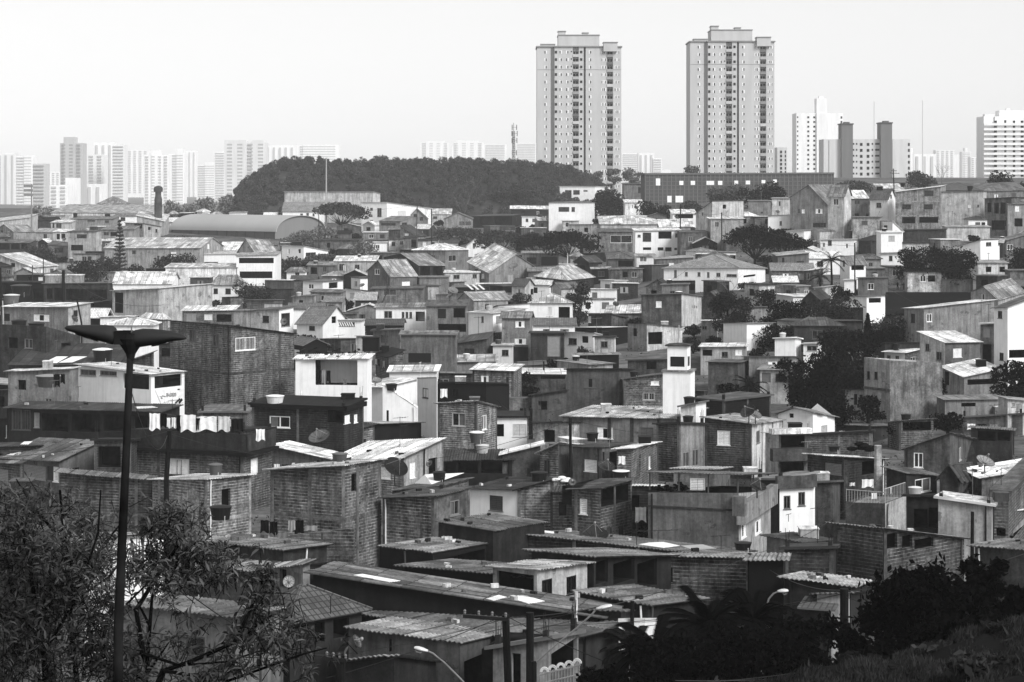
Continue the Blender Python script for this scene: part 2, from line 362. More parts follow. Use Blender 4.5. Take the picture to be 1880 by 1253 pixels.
def add_window(house, fc, h, typ, tone, near, wall_mb):
    u0, u1, z0, z1 = h; w, hh = u1-u0, z1-z0
    big = typ in 'ov'
    fc.reveal(wall_mb, h, .16)
    if big:                                           # open room or veranda: a real recess, its shade painted in near-black
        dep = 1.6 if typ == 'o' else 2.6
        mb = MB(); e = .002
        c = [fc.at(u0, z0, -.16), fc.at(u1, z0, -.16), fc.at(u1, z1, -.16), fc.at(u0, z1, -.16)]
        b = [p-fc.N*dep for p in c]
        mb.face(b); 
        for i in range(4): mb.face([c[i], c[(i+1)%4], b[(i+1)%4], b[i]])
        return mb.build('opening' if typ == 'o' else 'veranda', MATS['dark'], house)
    f = min(.07, w*.14); mb = MB()
    if typ == 'd':
        for a in ((u0, u0+f, z0, z1), (u1-f, u1, z0, z1), (u0+f, u1-f, z1-f, z1)): fc.bar(mb, *a, -.12, -.03)
        fr = mb.build('door', MATS['plain'], house, tone*.8)
        pb = MB(); fc.bar(pb, u0+f, u1-f, z0, z1-f, -.14, -.08)
        if near:
            fc.bar(pb, u0+f*2, u1-f*2, z0+hh*.1, z0+hh*.45, -.08, -.06); fc.bar(pb, u0+f*2, u1-f*2, z0+hh*.53, z1-hh*.1, -.08, -.06)
        pb.build('door_panel', MATS['plain'], fr, tone); return fr
    for a in ((u0, u0+f, z0, z1), (u1-f, u1, z0, z1), (u0+f, u1-f, z1-f, z1), (u0+f, u1-f, z0, z0+f)): fc.bar(mb, *a, -.12, -.02)
    um = (u0+u1)/2
    if typ in 'gb': fc.bar(mb, um-f*.5, um+f*.5, z0+f, z1-f, -.12, -.04)
    if typ == 'b':
        k = max(3, int(w/.16))
        for i in range(1, k): fc.bar(mb, u0+w*i/k-.012, u0+w*i/k+.012, z0+f, z1-f, -.06, -.035)
    fc.bar(mb, u0-.05, u1+.05, z0-.05, z0-.002, -.1, .05)
    fr = mb.build('window', MATS['plain'], house, tone)
    pb = MB()
    if typ in 'gb':
        pb.face([fc.at(u0+f, z0+f, -.1), fc.at(u1-f, z0+f, -.1), fc.at(u1-f, z1-f, -.1), fc.at(u0+f, z1-f, -.1)])
        if typ == 'g' and w > .8 and near:
            q0 = um+f if random.random() < .5 else u0+f
            fc.bar(pb, q0, q0+w*.36, z0+f, z1-f, -.098, -.09, 1)
        pb.build('pane', [MATS['glass'], MATS['cloth']], fr, .12)
    elif typ in 'sh':                                  # shutters: s = both shut, h = half open
        n = max(3, int(hh/.12))
        for k, (a, b) in enumerate(((u0+f, um-.01), (um+.01, u1-f))):
            if typ == 'h':
                gap = w*.14
                if k == 0: b = um-gap
                else: a = um+gap
            if near:
                for i in range(n):
                    za = z0+f+(hh-2*f)*i/n; zc = z0+f+(hh-2*f)*(i+1)/n
                    pb.box(fc.at(a, za, -.06), fc.U*(b-a), fc.N*.02, Vector((0,0,(zc-za)*.8))-fc.N*.02)
            else: fc.bar(pb, a, b, z0+f, z1-f, -.07, -.05)
        pb.face([fc.at(u0+f, z0+f, -.1), fc.at(u1-f, z0+f, -.1), fc.at(u1-f, z1-f, -.1), fc.at(u0+f, z1-f, -.1)], mi=1)
        pb.build('shutter', [MATS['plain'], MATS['dark']], fr, tone)
    return fr

def H(label, x0, xc, x1, yt, yb, a=0, w='p.2', r='c.25', wins='', dep=None, dl=None, pk=None, oh=.3, frame=None, posts='', d=None, raw=False, cat='house', name='house', group=None, par=.5, down=1.5, ph=0):
    """a building traced at its own distance: left edge, near corner, right edge and roof heights in the photograph; a = turn of its left wall in degrees"""
    k = (lambda v: v) if raw else q; ky = (lambda v: v) if raw else qy
    x0, xc, x1 = k(x0), k(xc), k(x1); yb = ky(yb)
    yt = tuple(ky(v) for v in (yt if isinstance(yt, tuple) else (yt, yt, yt)))
    level = yt[0] == yt[1] == yt[2]
    if d is None: d = depth_at(xc, yb)
    S = F/d; near = d < 215
    Cx = (xc-CX)/F*d; k0 = (x0-CX)/F; k1 = (x1-CX)/F; kc = (xc-CX)/F
    def dims(deg):
        r_ = math.radians(deg)-math.atan(kc); c_, s_ = math.cos(r_), math.sin(r_)
        w1 = (Cx-k0*d)/(c_+k0*s_); w2 = (k1*d-Cx)/(s_-k1*c_) if abs(s_-k1*c_) > 1e-6 else 1e9
        return w1, (w2 if w2 > 0 else 1e9), r_
    if abs(x1-xc) > .5 and not dep:                       # keep both walls of a believable length
        lo, hi, lo2, hi2 = min(4.5, .0+3.2*max(1, d/180)), 42 if d > 500 else 20, 3.6, 16 if d < 500 else 30
        best = None
        for dg in range(3, 88):
            w1, w2, _ = dims(dg)
            bad = max(0, lo-w1)*3+max(0, w1-hi)+max(0, lo2-w2)*3+max(0, min(w2, 400)-hi2)
            c = (bad*8+abs(dg-a)*.25, dg)
            if best is None or c < best: best = c
        a = best[1]
    else: a = 0 if a == 0 else a
    if abs(x1-xc) > .5 and not dep: a = dims(a)[2]
    else: a = math.radians(a) if a else 0.0
    ca, sa = math.cos(a), math.sin(a)
    wl = dl or (Cx-k0*d)/(ca+k0*sa)
    wr = dep or ((k1*d-Cx)/(sa-k1*ca) if abs(x1-xc) > .5 else 7.0)
    C = Vector((Cx, d, 0)); L = C+Vector((-ca*wl, sa*wl, 0)); R = C+Vector((sa*wr, ca*wr, 0)); B = L+R-C
    zC = CZ-(yt[1]-HY)/F*d
    if level: zL = zR = zC
    else:
        zL = CZ-(yt[0]-HY)/F*L.y; zR = CZ-(yt[2]-HY)/F*R.y
    if not level and abs(x1-xc) < 14 and x1 > xc+.5: zR = zC+max(-.22*wr, min(.22*wr, zR-zC))
    zB = zL+zR-zC
    zg = min(ground_z(p.x, p.y) for p in (C, L, R, B))-down
    rt = {'c': 'shed', 't': 'shed', 'f': 'flat', 'q': 'par', 'g': 'gl', 'j': 'gl', 'e': 'gr', 'm': 'gr', 'h': 'hip', 'i': 'hip', 'n': 'none'}[r[0]]
    rm = 'tile' if r[0] in 'tjmi' else ('concrete' if r[0] in 'fq' else ('sheet' if d < 260 else 'sheetfar'))
    rtone = float(r[1:]); corr = (.03 if d < 115 else .024) if (rm == 'sheet' and d < 200) else 0
    base = Vector(((C.x+B.x)/2, (C.y+B.y)/2, ground_z((C.x+B.x)/2, (C.y+B.y)/2)))
    ho = empty(name, base, label, cat, group)
    wm, wtone = mat_tone(w); wtone = alb(wtone, d); rtone = alb(rtone, d, KR)
    apL = apR = None; RZ = None
    if pk is not None:
        pk = ky(pk)
        if rt == 'gl': m = (L+C)/2; RZ = CZ-(pk-HY)/F*m.y; apL = (wl/2, RZ)
        elif rt == 'gr': m = (C+R)/2; RZ = CZ-(pk-HY)/F*m.y; apR = (wr/2, RZ)
        else: m = (L+R)/2; RZ = CZ-(pk-HY)/F*m.y
    fl = Facade(L, C, zL, zC, zg, apL); fr = Facade(C, R, zC, zR, zg, apR, wl)
    fb = Facade(R, B, zR, zB, zg, (wl/2, RZ) if apL else None, 3); fs = Facade(B, L, zB, zL, zg, (wr/2, RZ) if apR else None, 5)
    wmb = MB(); todo = []
    for item in wins.split(';'):
        item = item.strip()
        if not item: continue
        p = item.split(','); fc = fl if p[0] == 'l' else fr
        h = fc.rect(k(float(p[1])), ky(float(p[2])), k(float(p[3])), ky(float(p[4])))
        zt = min(fc.ztop(h[0]), fc.ztop(h[1]))-.06
        h = (h[0], h[1], max(h[2], zg+.02), min(h[3], zt))
        if h[1]-h[0] < .12 or h[3]-h[2] < .12: continue
        fc.holes.append(h); todo.append((fc, h, p[5], alb(float(p[6]) if len(p) > 6 else .45, d)))
    if 140 < d < 700 and cat == 'house' and r[0] != 'q':   # plain small windows on walls otherwise left blank
        for fc in (fl, fr):
            pl = [pix(fc.at(u_, fc.ztop(u_))) for u_ in (0, fc.W)]
            if fc.holes or fc.W < 2.6 or abs(pl[1][0]-pl[0][0]) < 1.6*S or AUTO.random() < .3: continue
            for k_ in range(1 if fc.W < 6 else 2):
                u_ = fc.W*(.3+.4*k_)+AUTO.uniform(-.4, .4); w_ = AUTO.uniform(.7, 1.3); z_ = min(fc.ztop(u_), fc.ztop(u_+w_))-AUTO.uniform(.5, .9); h_ = (u_, min(u_+w_, fc.W-.1), z_-AUTO.uniform(.8, 1.2), z_)
                if h_[2] < zg+1 or h_[1]-h_[0] < .4: continue
                fc.holes.append(h_); todo.append((fc, h_, AUTO.choice('ggssho'), alb(AUTO.choice((.2, .35, .6, .85)), d)))
    w2 = next((v_ for k_, v_ in W2.items() if label.startswith(k_)), None); smb = MB() if w2 else wmb
    for fc in (fl, fb, fs): fc.wall(wmb)
    fr.wall(smb)
    for fc, h, ty, tn in todo: add_window(ho, fc, h, ty, tn, near, smb if fc is fr else wmb)
    rmb = MB()
    u, v = (C-L).normalized(), (R-C).normalized()
    Lz, Cz, Rz, Bz = (Vector((p.x, p.y, z)) for p, z in ((L, zL), (C, zC), (R, zR), (B, zB)))
    e = .012                                              # roof sheets lie just proud of the wall tops
    up = Vector((0,0,e))
    if rt == 'shed':
        du = (Cz-Lz)/wl; dv = (Rz-Cz)/wr
        a_, b_, c_, d_ = Lz-du*oh-dv*oh, Cz+du*oh-dv*oh, Rz+du*oh+dv*oh, Bz-du*oh+dv*oh
        if abs(dv.z) >= abs(du.z): sheet(rmb, a_+up, b_+up, c_+up, d_+up, .035, corr)
        else: sheet(rmb, b_+up, c_+up, d_+up, a_+up, .035, corr)
    elif rt == 'flat':
        du = (Cz-Lz)/wl; dv = (Rz-Cz)/wr; o = min(oh, .25)
        slab(rmb, [Lz-du*o-dv*o+up, Cz+du*o-dv*o+up, Rz+du*o+dv*o+up, Bz-du*o+dv*o+up], .14)
        if d < 215 and wl > 2 and wr > 2:                 # starter columns with bare steel for a next floor
            for p_, a1, a2 in ((Cz, -du, dv), (Lz, du, dv), (Rz, -du, -dv)):
                cm = MB(); b_ = p_+(a1+a2)*.05; hh_ = random.uniform(.15, .55); cm.box(b_+Vector((0,0,.15)), a1*.2, a2*.2, (0,0,hh_))
                for f1, f2 in ((.04,.04),(.16,.04),(.04,.16),(.16,.16)): s_ = b_+a1*f1+a2*f2; cm.tube([s_+Vector((0,0,.15)), s_+Vector((random.uniform(-.06,.06), random.uniform(-.06,.06), .15+hh_+random.uniform(.3,.8)))], .012, 4)
                cm.build('column_stub', MATS['concrete'], ho, alb(.22, d))
    elif rt == 'par':
        t = .14; dz = Vector((0,0,par))
        ii = [Lz+u*t+v*t, Cz-u*t+v*t, Rz-u*t-v*t, Bz+u*t-v*t]; oo = [Lz, Cz, Rz, Bz]
        slab(rmb, [p-dz-Vector((0,0,.1)) for p in ii], .1)
        for i in range(4):
            j = (i+1) % 4
            wmb.face([oo[i], oo[j], ii[j], ii[i]]); wmb.face([ii[i], ii[j], ii[j]-dz, ii[i]-dz])
    elif rt in ('gl', 'gr'):
        if rt == 'gl':
            A0 = Vector(((L.x+C.x)/2, (L.y+C.y)/2, RZ)); A1 = A0+(Rz-Cz)
            sides = [(Lz, A0, A1, Bz), (Cz, A0, A1, Rz)]; ax = v
        else:
            A0 = Vector(((C.x+R.x)/2, (C.y+R.y)/2, RZ)); A1 = A0+(Lz-Cz)
            sides = [(Cz, A0, A1, Lz), (Rz, A0, A1, Bz)]; ax = -u
        for E0, P0, P1, E1 in sides:
            ds = (E0-P0).normalized()
            a_ = E0+ds*oh-ax*oh+up; d_ = P0-ax*oh+up; b_ = E1+ds*oh+ax*oh+up; c_ = P1+ax*oh+up
            if (b_-a_).cross(d_-a_).z < 0: a_, b_, c_, d_ = b_, a_, d_, c_
            sheet(rmb, a_, b_, c_, d_, .035 if rm != 'tile' else .07, corr)
        rmb.tube([A0-ax*oh+Vector((0,0,.06)), A1+ax*oh+Vector((0,0,.06))], .09, 6)
    elif rt == 'hip':
        o = oh; l0, c0, r0, b0 = Lz-u*o-v*o, Cz+u*o-v*o, Rz+u*o+v*o, Bz-u*o+v*o
        rl = max(0, wl-wr)/2*.9+ph; m = (L+R)/2; ax = u
        if wr > wl: rl = (wr-wl)/2*.9; ax = v
        A = Vector((m.x, m.y, RZ))-ax*rl; D = Vector((m.x, m.y, RZ))+ax*rl
        if rl < .05: faces = [[l0, c0, A], [c0, r0, A], [r0, b0, A], [b0, l0, A]]
        elif ax is u: faces = [[l0, c0, D, A], [c0, r0, D], [r0, b0, A, D], [b0, l0, A]]
        else: faces = [[l0, c0, A], [c0, r0, D, A], [r0, b0, D], [b0, l0, A, D]]
        for f in faces: slab(rmb, [p+up for p in f], .06)
        for p_, q_ in ((l0, A), (c0, A if ax is v and rl >= .05 else (D if rl >= .05 else A)), (r0, D if rl >= .05 else A)):
            rmb.tube([p_+up*6, q_+up*6], .08, 5)
    wall = wmb.build('wall', MATS[wm], ho, wtone)
    if d < 200 and cat == 'house' and wl > 2.5:           # drain pipes on the walls, stones weighing the sheets down
        for fc in (fl, fr):
            if fc.W > 2.5 and AUTO.random() < .5:
                u_ = AUTO.choice((.25, fc.W-.3, fc.W*.5)); 
                if any(h_[0]-.1 < u_ < h_[1]+.1 for h_ in fc.holes): continue
                mb = MB(); zt_ = fc.ztop(u_)-.05; mb.tube([fc.at(u_, zg, .06), fc.at(u_, zt_-.5, .06), fc.at(u_, zt_, .1)], .045, 6); mb.build('drain_pipe', MATS['plain'], ho, alb(AUTO.choice((.1, .3, .75)), d))
        if rt == 'shed' and wr > 2 and AUTO.random() < .75:
            for k_ in range(AUTO.randint(3, 7)):
                f_, g_ = AUTO.uniform(.05, .95), AUTO.uniform(.03, .9); c_ = Lz.lerp(Cz, f_)+(Rz-Cz)*g_; an_ = AUTO.uniform(0, 3); s_ = AUTO.uniform(.1, .2); mb = MB(); mb.box(c_+Vector((0,0,.05)), (math.cos(an_)*s_*2, math.sin(an_)*s_*2, 0), (-math.sin(an_)*s_, math.cos(an_)*s_, 0), (0,0,s_)); mb.build('roof_stone', MATS['concrete'], ho, alb(AUTO.choice((.2, .4, .7)), d))
    if w2: smb.build('side_wall', MATS[WT[w2[0]]], ho, alb(float(w2[1:]), d))
    if rmb.f: rmb.build('roof', MATS[rm], ho, rtone)
    if not frame and wm == 'brick' and d < 240:
        ct_ = alb(AUTO.uniform(.32, .48), d)
        for fc in (fl, fr):
            if fc.W < 2: continue
            us = [.1, fc.W-.1]+[fc.W*k_/round(fc.W/3.2) for k_ in range(1, round(fc.W/3.2))]
            for u_ in us:
                if any(h_[0]-.15 < u_ < h_[1]+.15 for h_ in fc.holes): continue
                mb = MB(); fc.bar(mb, max(u_-.1, .004), min(u_+.1, fc.W-.004), zg, fc.ztop(u_)-.04, -.05, AUTO.uniform(.012, .02)); mb.build('concrete_pillar', MATS['concrete'], ho, ct_)
    if frame:                                             # concrete pillars and beams left bare on a brick wall
        ft, spec = float(frame.split('|')[0]), frame.split('|')[1]
        mb = MB()
        for it in spec.split(';'):
            p = it.split(','); fc = fl if p[0] == 'l' else fr
            if p[1] == 'c':
                uu = fc.upx(k(float(p[2]))); hw = float(p[3])/2 if len(p) > 3 else .1
                uu = min(max(uu, hw), fc.W-hw)
                fc.bar(mb, uu-hw, uu+hw, zg, min(fc.ztop(uu-hw), fc.ztop(uu+hw))-.005, -.05, .018)
            else:
                zz = fc.zpx(fc.W/2, ky(float(p[2]))); fc.bar(mb, .006, fc.W-.006, zz-.1, zz+.1, -.05, .012)
        mb.build('concrete_frame', MATS['concrete'], ho, alb(ft, d))
    HOUSES[label] = dict(ylow=max([ky(float(i.split(',')[4])) for i in wins.split(';') if i.strip()] or [0]), fl=fl, fr=fr, C=Cz, L=Lz, R=Rz, B=Bz, d=d, o=ho)
    return ho

def awning(house, x0, y0, x1, y1, out=1.2, rise=.35, tone=.3, face='l', posts=False, name='awning', mat=None):
    """sheet roof fixed to a wall: its wall-side edge runs from (x0,y0) to (x1,y1)"""
    h = HOUSES[house['label']]; fc = h['fl'] if face == 'l' else h['fr']
    u0, u1 = fc.upx(q(x0)), fc.upx(q(x1)); z0, z1 = fc.zpx(u0, qy(y0)), fc.zpx(u1, qy(y1))
    mb = MB(); d = h['d']
    sheet(mb, fc.at(u0, z0-rise, out), fc.at(u1, z1-rise, out), fc.at(u1, z1, .02), fc.at(u0, z0, .02), .03, .03 if d < 200 else 0)
    o = mb.build(name, MATS[mat or ('sheet' if d < 260 else 'sheetfar')], house, alb(tone, d, KR))
    if posts:
        for uu, zz in ((u0+.1, z0), (u1-.1, z1)):
            pb = MB(); p = fc.at(uu, zz-rise-.02, out-.12); pb.tube([(p.x, p.y, ground_z(p.x, p.y)-.3), p], .05, 6)
            pb.build('post', MATS['plain'], house, .1)
    return o
def band(house, face, y, tone=.3, th=.12, out=.12, mat='concrete', x0=None, x1=None):
    """slab edge or cornice along a wall"""
    h = HOUSES[house['label']]; fc = h['fl'] if face == 'l' else h['fr']
    u0 = fc.upx(q(x0)) if x0 is not None else 0; u1 = fc.upx(q(x1)) if x1 is not None else fc.W
    z = fc.zpx(fc.W/2, qy(y)); mb = MB(); fc.bar(mb, u0, u1, z-th/2, z+th/2, -.03, out)
    return mb.build('ledge', MATS[mat], house, alb(tone, h['d']))
def balcony(house, face, x0, y0, x1, y1, tone=.3, out=1.0, rail=False):
    """balcony whose parapet front fills the pixel box"""
    h = HOUSES[house['label']]; fc = h['fl'] if face == 'l' else h['fr']
    u0, u1, z0, z1 = fc.rect(q(x0), qy(y0), q(x1), qy(y1)); mb = MB()
    fc.bar(mb, u0, u1, z0-.12, z0, .003, out)
    if not rail:
        fc.bar(mb, u0, u1, z0, z1, out-.1, out); fc.bar(mb, u0, u0+.1, z0, z1, .003, out-.1); fc.bar(mb, u1-.1, u1, z0, z1, .003, out-.1)
    else:
        fc.bar(mb, u0, u1, z1-.05, z1, out-.06, out)
        n = max(4, int((u1-u0)/.14))
        for i in range(n+1):
            uu = u0+(u1-u0-.03)*i/n; fc.bar(mb, uu, uu+.025, z0, z1-.05, out-.045, out-.02)
    return mb.build('balcony', MATS['plaster' if not rail else 'metal'], house, alb(tone, h['d']))
def posts(house, face, xs, y0, y1, tone=.15, out=.02, w=.12):
    h = HOUSES[house['label']]; fc = h['fl'] if face == 'l' else h['fr']
    for x in xs:
        u = fc.upx(q(x)); mb = MB(); fc.bar(mb, u-w/2, u+w/2, fc.zpx(u, qy(y1)), fc.zpx(u, qy(y0)), -.14+out, w-.14+out)
        mb.build('post', MATS['plain'], house, alb(tone, h['d']))

def slabband(label, face, y0, y1, out=.2, tone=.3, x0=None, x1=None, mat='concrete', name='terrace_wall'):
    """a stretch of wall or edge beam standing proud of a facade between two pixel heights"""
    h = HOUSES[label]; fc = h['fl'] if face == 'l' else h['fr']; u0 = fc.upx(q(x0)) if x0 is not None else (-out if face == 'r' else 0); u1 = fc.upx(q(x1)) if x1 is not None else fc.W+(out if face == 'l' else 0)
    z1, z0 = fc.zpx(fc.W/2, qy(y0)), fc.zpx(fc.W/2, qy(y1)); mb = MB(); fc.bar(mb, u0, u1, z0, z1, -.02 if face == 'l' else -.021, out); return mb.build(name, MATS[mat], h['o'], alb(tone, h['d']))
def canopy(label, ys, tone=.4, oh=.35, room=None, npost=4):
    """sheet roof on posts over a flat house; ys = its heights above left, near and right corners; room = (from, to) share of a dark room behind"""
    h = HOUSES[label]; ps = []
    for k, y in zip('LCR', ys): v = h[k]; ps.append(Vector((v.x, v.y, CZ-(qy(y)-HY)/F*v.y)))
    L, C, R = ps; R.z = C.z-.115*(R-C).length; B = L+R-C; u = (C-L).normalized(); v = (R-C).normalized(); m = MB(); sheet(m, L-u*oh-v*oh, C+u*oh-v*oh, R+u*oh+v*oh, B-u*oh+v*oh, .03, .02); m.build('canopy_roof', MATS['sheet'], h['o'], alb(tone, h['d'], KR))
    for a, b, n in ((L, C, npost), (C, R, 3)):
        for i in range(n):
            t = a.lerp(b, (i+.04)/(n-.92)); w = v if a is L else -u; t = t+w*.12; zb = h['C'].z-.05; m = MB(); m.box((t.x-.04, t.y-.04, zb), (.08,0,0), (0,.08,0), (0,0,t.z-zb-.01)); m.build('post', MATS['plain'], h['o'], alb(.3, h['d']))
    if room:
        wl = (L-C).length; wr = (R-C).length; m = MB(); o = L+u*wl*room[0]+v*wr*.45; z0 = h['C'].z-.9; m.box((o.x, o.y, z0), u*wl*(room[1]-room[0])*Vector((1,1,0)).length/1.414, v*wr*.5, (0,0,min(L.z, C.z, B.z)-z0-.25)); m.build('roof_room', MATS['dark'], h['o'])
# ================================================================== houses, far slope (left to right, far to near)
# ---- tile at (0,200)
T(0, 200)
H('long low pale shed with plain grey roof below the left skyline', 375,1100,1100, (762,766,706), 850, 0, 'p.7', 'c.62', dep=28)
H('small grey hip roofed building rising behind the long pale shed', 712,905,905, 702, 800, 0, 'p.62', 'h.55', pk=645, dep=14, d=800)
H('low cream house at the left photo edge with slanting pale roof', -60,215,215, (832,800,770), 905, 0, 'p.68', 'c.7', 'l,20,850,70,880,g', dep=12)
H('flat roofed house with dark doorway left of the black roof tank', 375,515,515, (836,836,818), 905, 0, 'p.66', 'c.75', 'l,385,840,400,880,d,.2;l,412,842,452,876,g', dep=8)
H('long flat grey roofed row house left of the white villa under the skyline', 520,832,832, (812,812,790), 890, 0, 'p.55', 'f.5', 'l,640,818,700,830,g;l,770,820,800,840,g', dep=10)
H('small white villa with two windows behind the araucaria tree', 832,1010,1010, (790,790,770), 870, 0, 'w.82', 'f.5', 'l,885,797,920,825,g;l,940,797,985,825,s,.8', dep=8)
H('grey walled lean to house right of the small white villa', 1005,1205,1205, (785,826,780), 925, 0, 'p.6', 'c.72', 'l,1060,860,1090,880,g', dep=9)
H('shadowy house with dark opening just left of the barrel vaulted shed', 920,1055,1180, (840,845,868), 960, 22, 'p.6', 'f.45', 'l,985,838,1045,880,o;l,935,860,960,890,g')
H('low white and grey house right behind the araucaria crown', 745,985,985, (890,886,860), 975, 0, 'p.55', 'c.5', 'l,760,905,800,930,g;l,810,905,860,935,o', dep=9)
H('gabled house with a pale roof at the far left under the floodlight mast', -30,100,262, (895,900,905), 990, 35, 'p.55', 'g.58', '', pk=850)
H('grey single storey house between the gabled house and the tank', 255,385,385, (905,908,880), 965, 0, 'p.6', 'c.6', 'l,320,920,345,955,g', dep=8)
H('low house with two small dark windows left of the two storey cube', 392,500,500, (905,905,885), 1000, 0, 'p.68', 'c.8', 'l,415,918,440,960,o;l,450,918,480,955,o', dep=8)
H('two storey cube house with one wide dark window above and another below', 500,705,745, (905,902,895), 1110, 12, 'p.62', 'f.4', 'l,563,922,637,950,g,.2;l,520,1000,610,1042,o')
H('long dark verandah house at the far left edge', -40,215,215, (985,985,962), 1065, 0, 'p.35', 'c.45', 'l,-20,990,70,1035,o;l,80,990,145,1035,o;l,155,990,200,1032,o', dep=8)
H('narrow house with one window under a lean to roof left of the cube house', 352,515,515, (998,1012,985), 1095, 0, 'p.5', 'c.4', 'l,400,1020,465,1055,g,.3', dep=7)
H('big long pale roofed shed behind the araucaria with a sloping right end', 768,1470,1640, (1022,1022,1010), 1190, 18, 'p.58', 'e.68', '', pk=948)
H('white house with a dark doorway in front of the big pale shed', 1478,1740,1740, (1070,1068,1050), 1185, 0, 'w.86', 'f.7', 'l,1420,1080,1470,1130,o;l,1500,1125,1600,1150,g,.4', dep=10)
H('little house under a bright white roof beside the triangular gable', 1610,1815,1815, (1040,1040,980), 1120, 0, 'p.66', 'c.9', 'l,1640,1050,1670,1080,g', dep=8)
H('house with tall triangular gable and bright verge left of the white box house', 1740,1880,2050, (1065,1062,1075), 1190, 40, 'p.6', 'g.62', '', pk=955)
H('two storey house with two dark balconies stacked on its left front', 1735,2030,2030, (1080,1072,1050), 1290, 0, 'w.8', 'c.6', 'l,1755,1095,2010,1135,o;l,1760,1195,2000,1245,o', dep=9)
H('pale gable ended house at the left edge with white verge', 0,240,420, (1070,1165,1150), 1270, 12, 'p.68', 'c.72', '')
H('dark edged low gable house with a long pale front left of the trees', 262,690,690, (1140,1112,1110), 1230, 0, 'p.6', 'c.35', 'l,350,1170,380,1200,s,.8', dep=5)
H('long white windowless wall house under the dark bushes', 1215,1740,1740, (1165,1165,1135), 1290, 0, 'p.76', 'c.72', 'l,1235,1190,1290,1230,g', dep=9)
H('low grey roofed house in front of the dark trees at left', 720,905,905, (1200,1200,1185), 1260, 0, 'p.55', 'c.6', '', dep=8)
# ---- tile at (470,200)
T(470, 200)
H('pale flat factory block standing against the foot of the wood', 210,860,912, (612,612,625), 720, 14, 'p.7', 'f.66', '', d=706)
H('long white house with four small windows and a grey tiled roof', 195,480,480, (755,755,690), 850, 0, 'w.82', 'm.55', 'l,325,770,345,795,g;l,370,765,388,815,g;l,415,768,430,790,g', pk=690, dep=12)
H('white two storey cube house with a tall dark window on the hillside', 775,962,1290, (690,690,735), 900, 20, 'w.88', 'f.85', 'l,838,728,858,748,g;l,890,730,922,795,g;l,838,818,860,840,g;r,1040,750,1100,790,s,.7')
H('grey lean to roofed house with a wide dark window before the white cube', 905,1060,1150, (825,826,790), 935, 20, 'p.55', 'c.5', 'l,918,840,1025,856,g,.2;r,1070,835,1110,870,g')
H('gabled grey house behind bare saplings on the hillside', 1105,1255,1255, (810,812,805), 880, 0, 'p.5', 'g.4', '', pk=735, dep=9)
H('pale low roofed house at the right of the bare saplings', 1265,1430,1430, (775,775,735), 850, 0, 'p.68', 'c.72', 'l,1300,790,1330,810,g', dep=10)
H('pale gable house above the long dark shed', 1560,1700,1880, (700,715,700), 790, 25, 'p.66', 'g.6', 'l,1600,720,1640,745,g', pk=672)
H('long dark open shed below the umbrella tree on the right of the wood', 1590,1880,1980, (790,785,770), 870, 8, 'k.28', 'c.4', 'l,1640,800,1700,850,o;l,1750,800,1850,850,o')
H('low house with dark gable between the sheds and the saplings', 1380,1590,1590, (812,808,800), 880, 0, 'p.55', 'g.45', 'l,1490,825,1580,860,b,.6', pk=765, dep=8)
H('long row of garden walls with dark roof below the umbrella tree', 430,770,770, (968,968,955), 1060, 0, 'k.42', 'c.3', 'l,520,985,545,1020,o', dep=8)
H('small brown gabled shed beside the garden wall row', 1060,1170,1245, (860,935,930), 1030, 20, 'k.5', 'c.35', '')
H('grey shed with plain board wall in the trees', 1085,1180,1180, (950,945,930), 1060, 0, 'k.45', 'c.3', 'l,1140,960,1175,1020,o', dep=7)
H('white house with long flat white roof beside the round bush', 190,350,530, (1005,1010,1045), 1110, 25, 'w.84', 'c.8', 'r,365,1055,440,1085,g')
H('white chapel like facade with one dark arched window among the trees', 1545,1670,1670, (1010,1010,1000), 1080, 0, 'w.85', 'g.7', 'l,1590,985,1612,1030,g,.8', pk=960, dep=8)
H('two storey grey house with bright hip roof and three windows', 1155,1390,1560, (1040,1040,1038), 1240, 24, 'p.48', 'h.82', 'l,1290,1075,1315,1090,g;l,1345,1075,1385,1120,s,.5;r,1415,1075,1470,1120,g,.6', pk=990)
H('house with dark gable end and veranda under a grey slope right of the bare tree', 940,1195,1390, (1090,1148,1150), 1300, 38, 'k.3', 'g.55', 'r,1205,1160,1280,1225,o;r,1300,1160,1370,1225,o', pk=1062)
H('grey gabled house with a bright double window low on its right side', 820,985,1180, (1190,1230,1225), 1430, 36, 'p.42', 'g.6', 'r,1072,1270,1130,1308,s,.92', pk=1112)
H('long pale house with posts and three windows behind the bare tree', 575,880,880, (1120,1118,1080), 1235, 0, 'p.62', 'c.8', 'l,610,1140,650,1190,g;l,725,1145,760,1190,g;l,640,1150,660,1190,s,.7', dep=9)
H('low house with open porch in front of the round bush', 378,580,580, (1150,1150,1125), 1250, 0, 'p.42', 'c.55', 'l,400,1165,450,1215,o;l,490,1160,520,1200,g', dep=7)
H('small white box house with grey hip roof by the round bush', 225,360,372, (1200,1200,1190), 1340, 10, 'w.84', 'h.5', 'l,288,1200,318,1225,g', pk=1165)
H('large house with a broad pale gable roof carrying a dish', 1560,1710,2100, (1120,1205,1195), 1310, 52, 'p.5', 'e.68', 'r,1760,1220,1800,1270,s,.5;r,1850,1220,1890,1270,s,.55', pk=1070)
H('low white walled annex with two dark windows left of the broad pale roof', 1385,1640,1640, (1205,1205,1190), 1310, 0, 'p.68', 'f.8', 'l,1450,1220,1495,1250,g;l,1590,1215,1622,1245,g', dep=6)
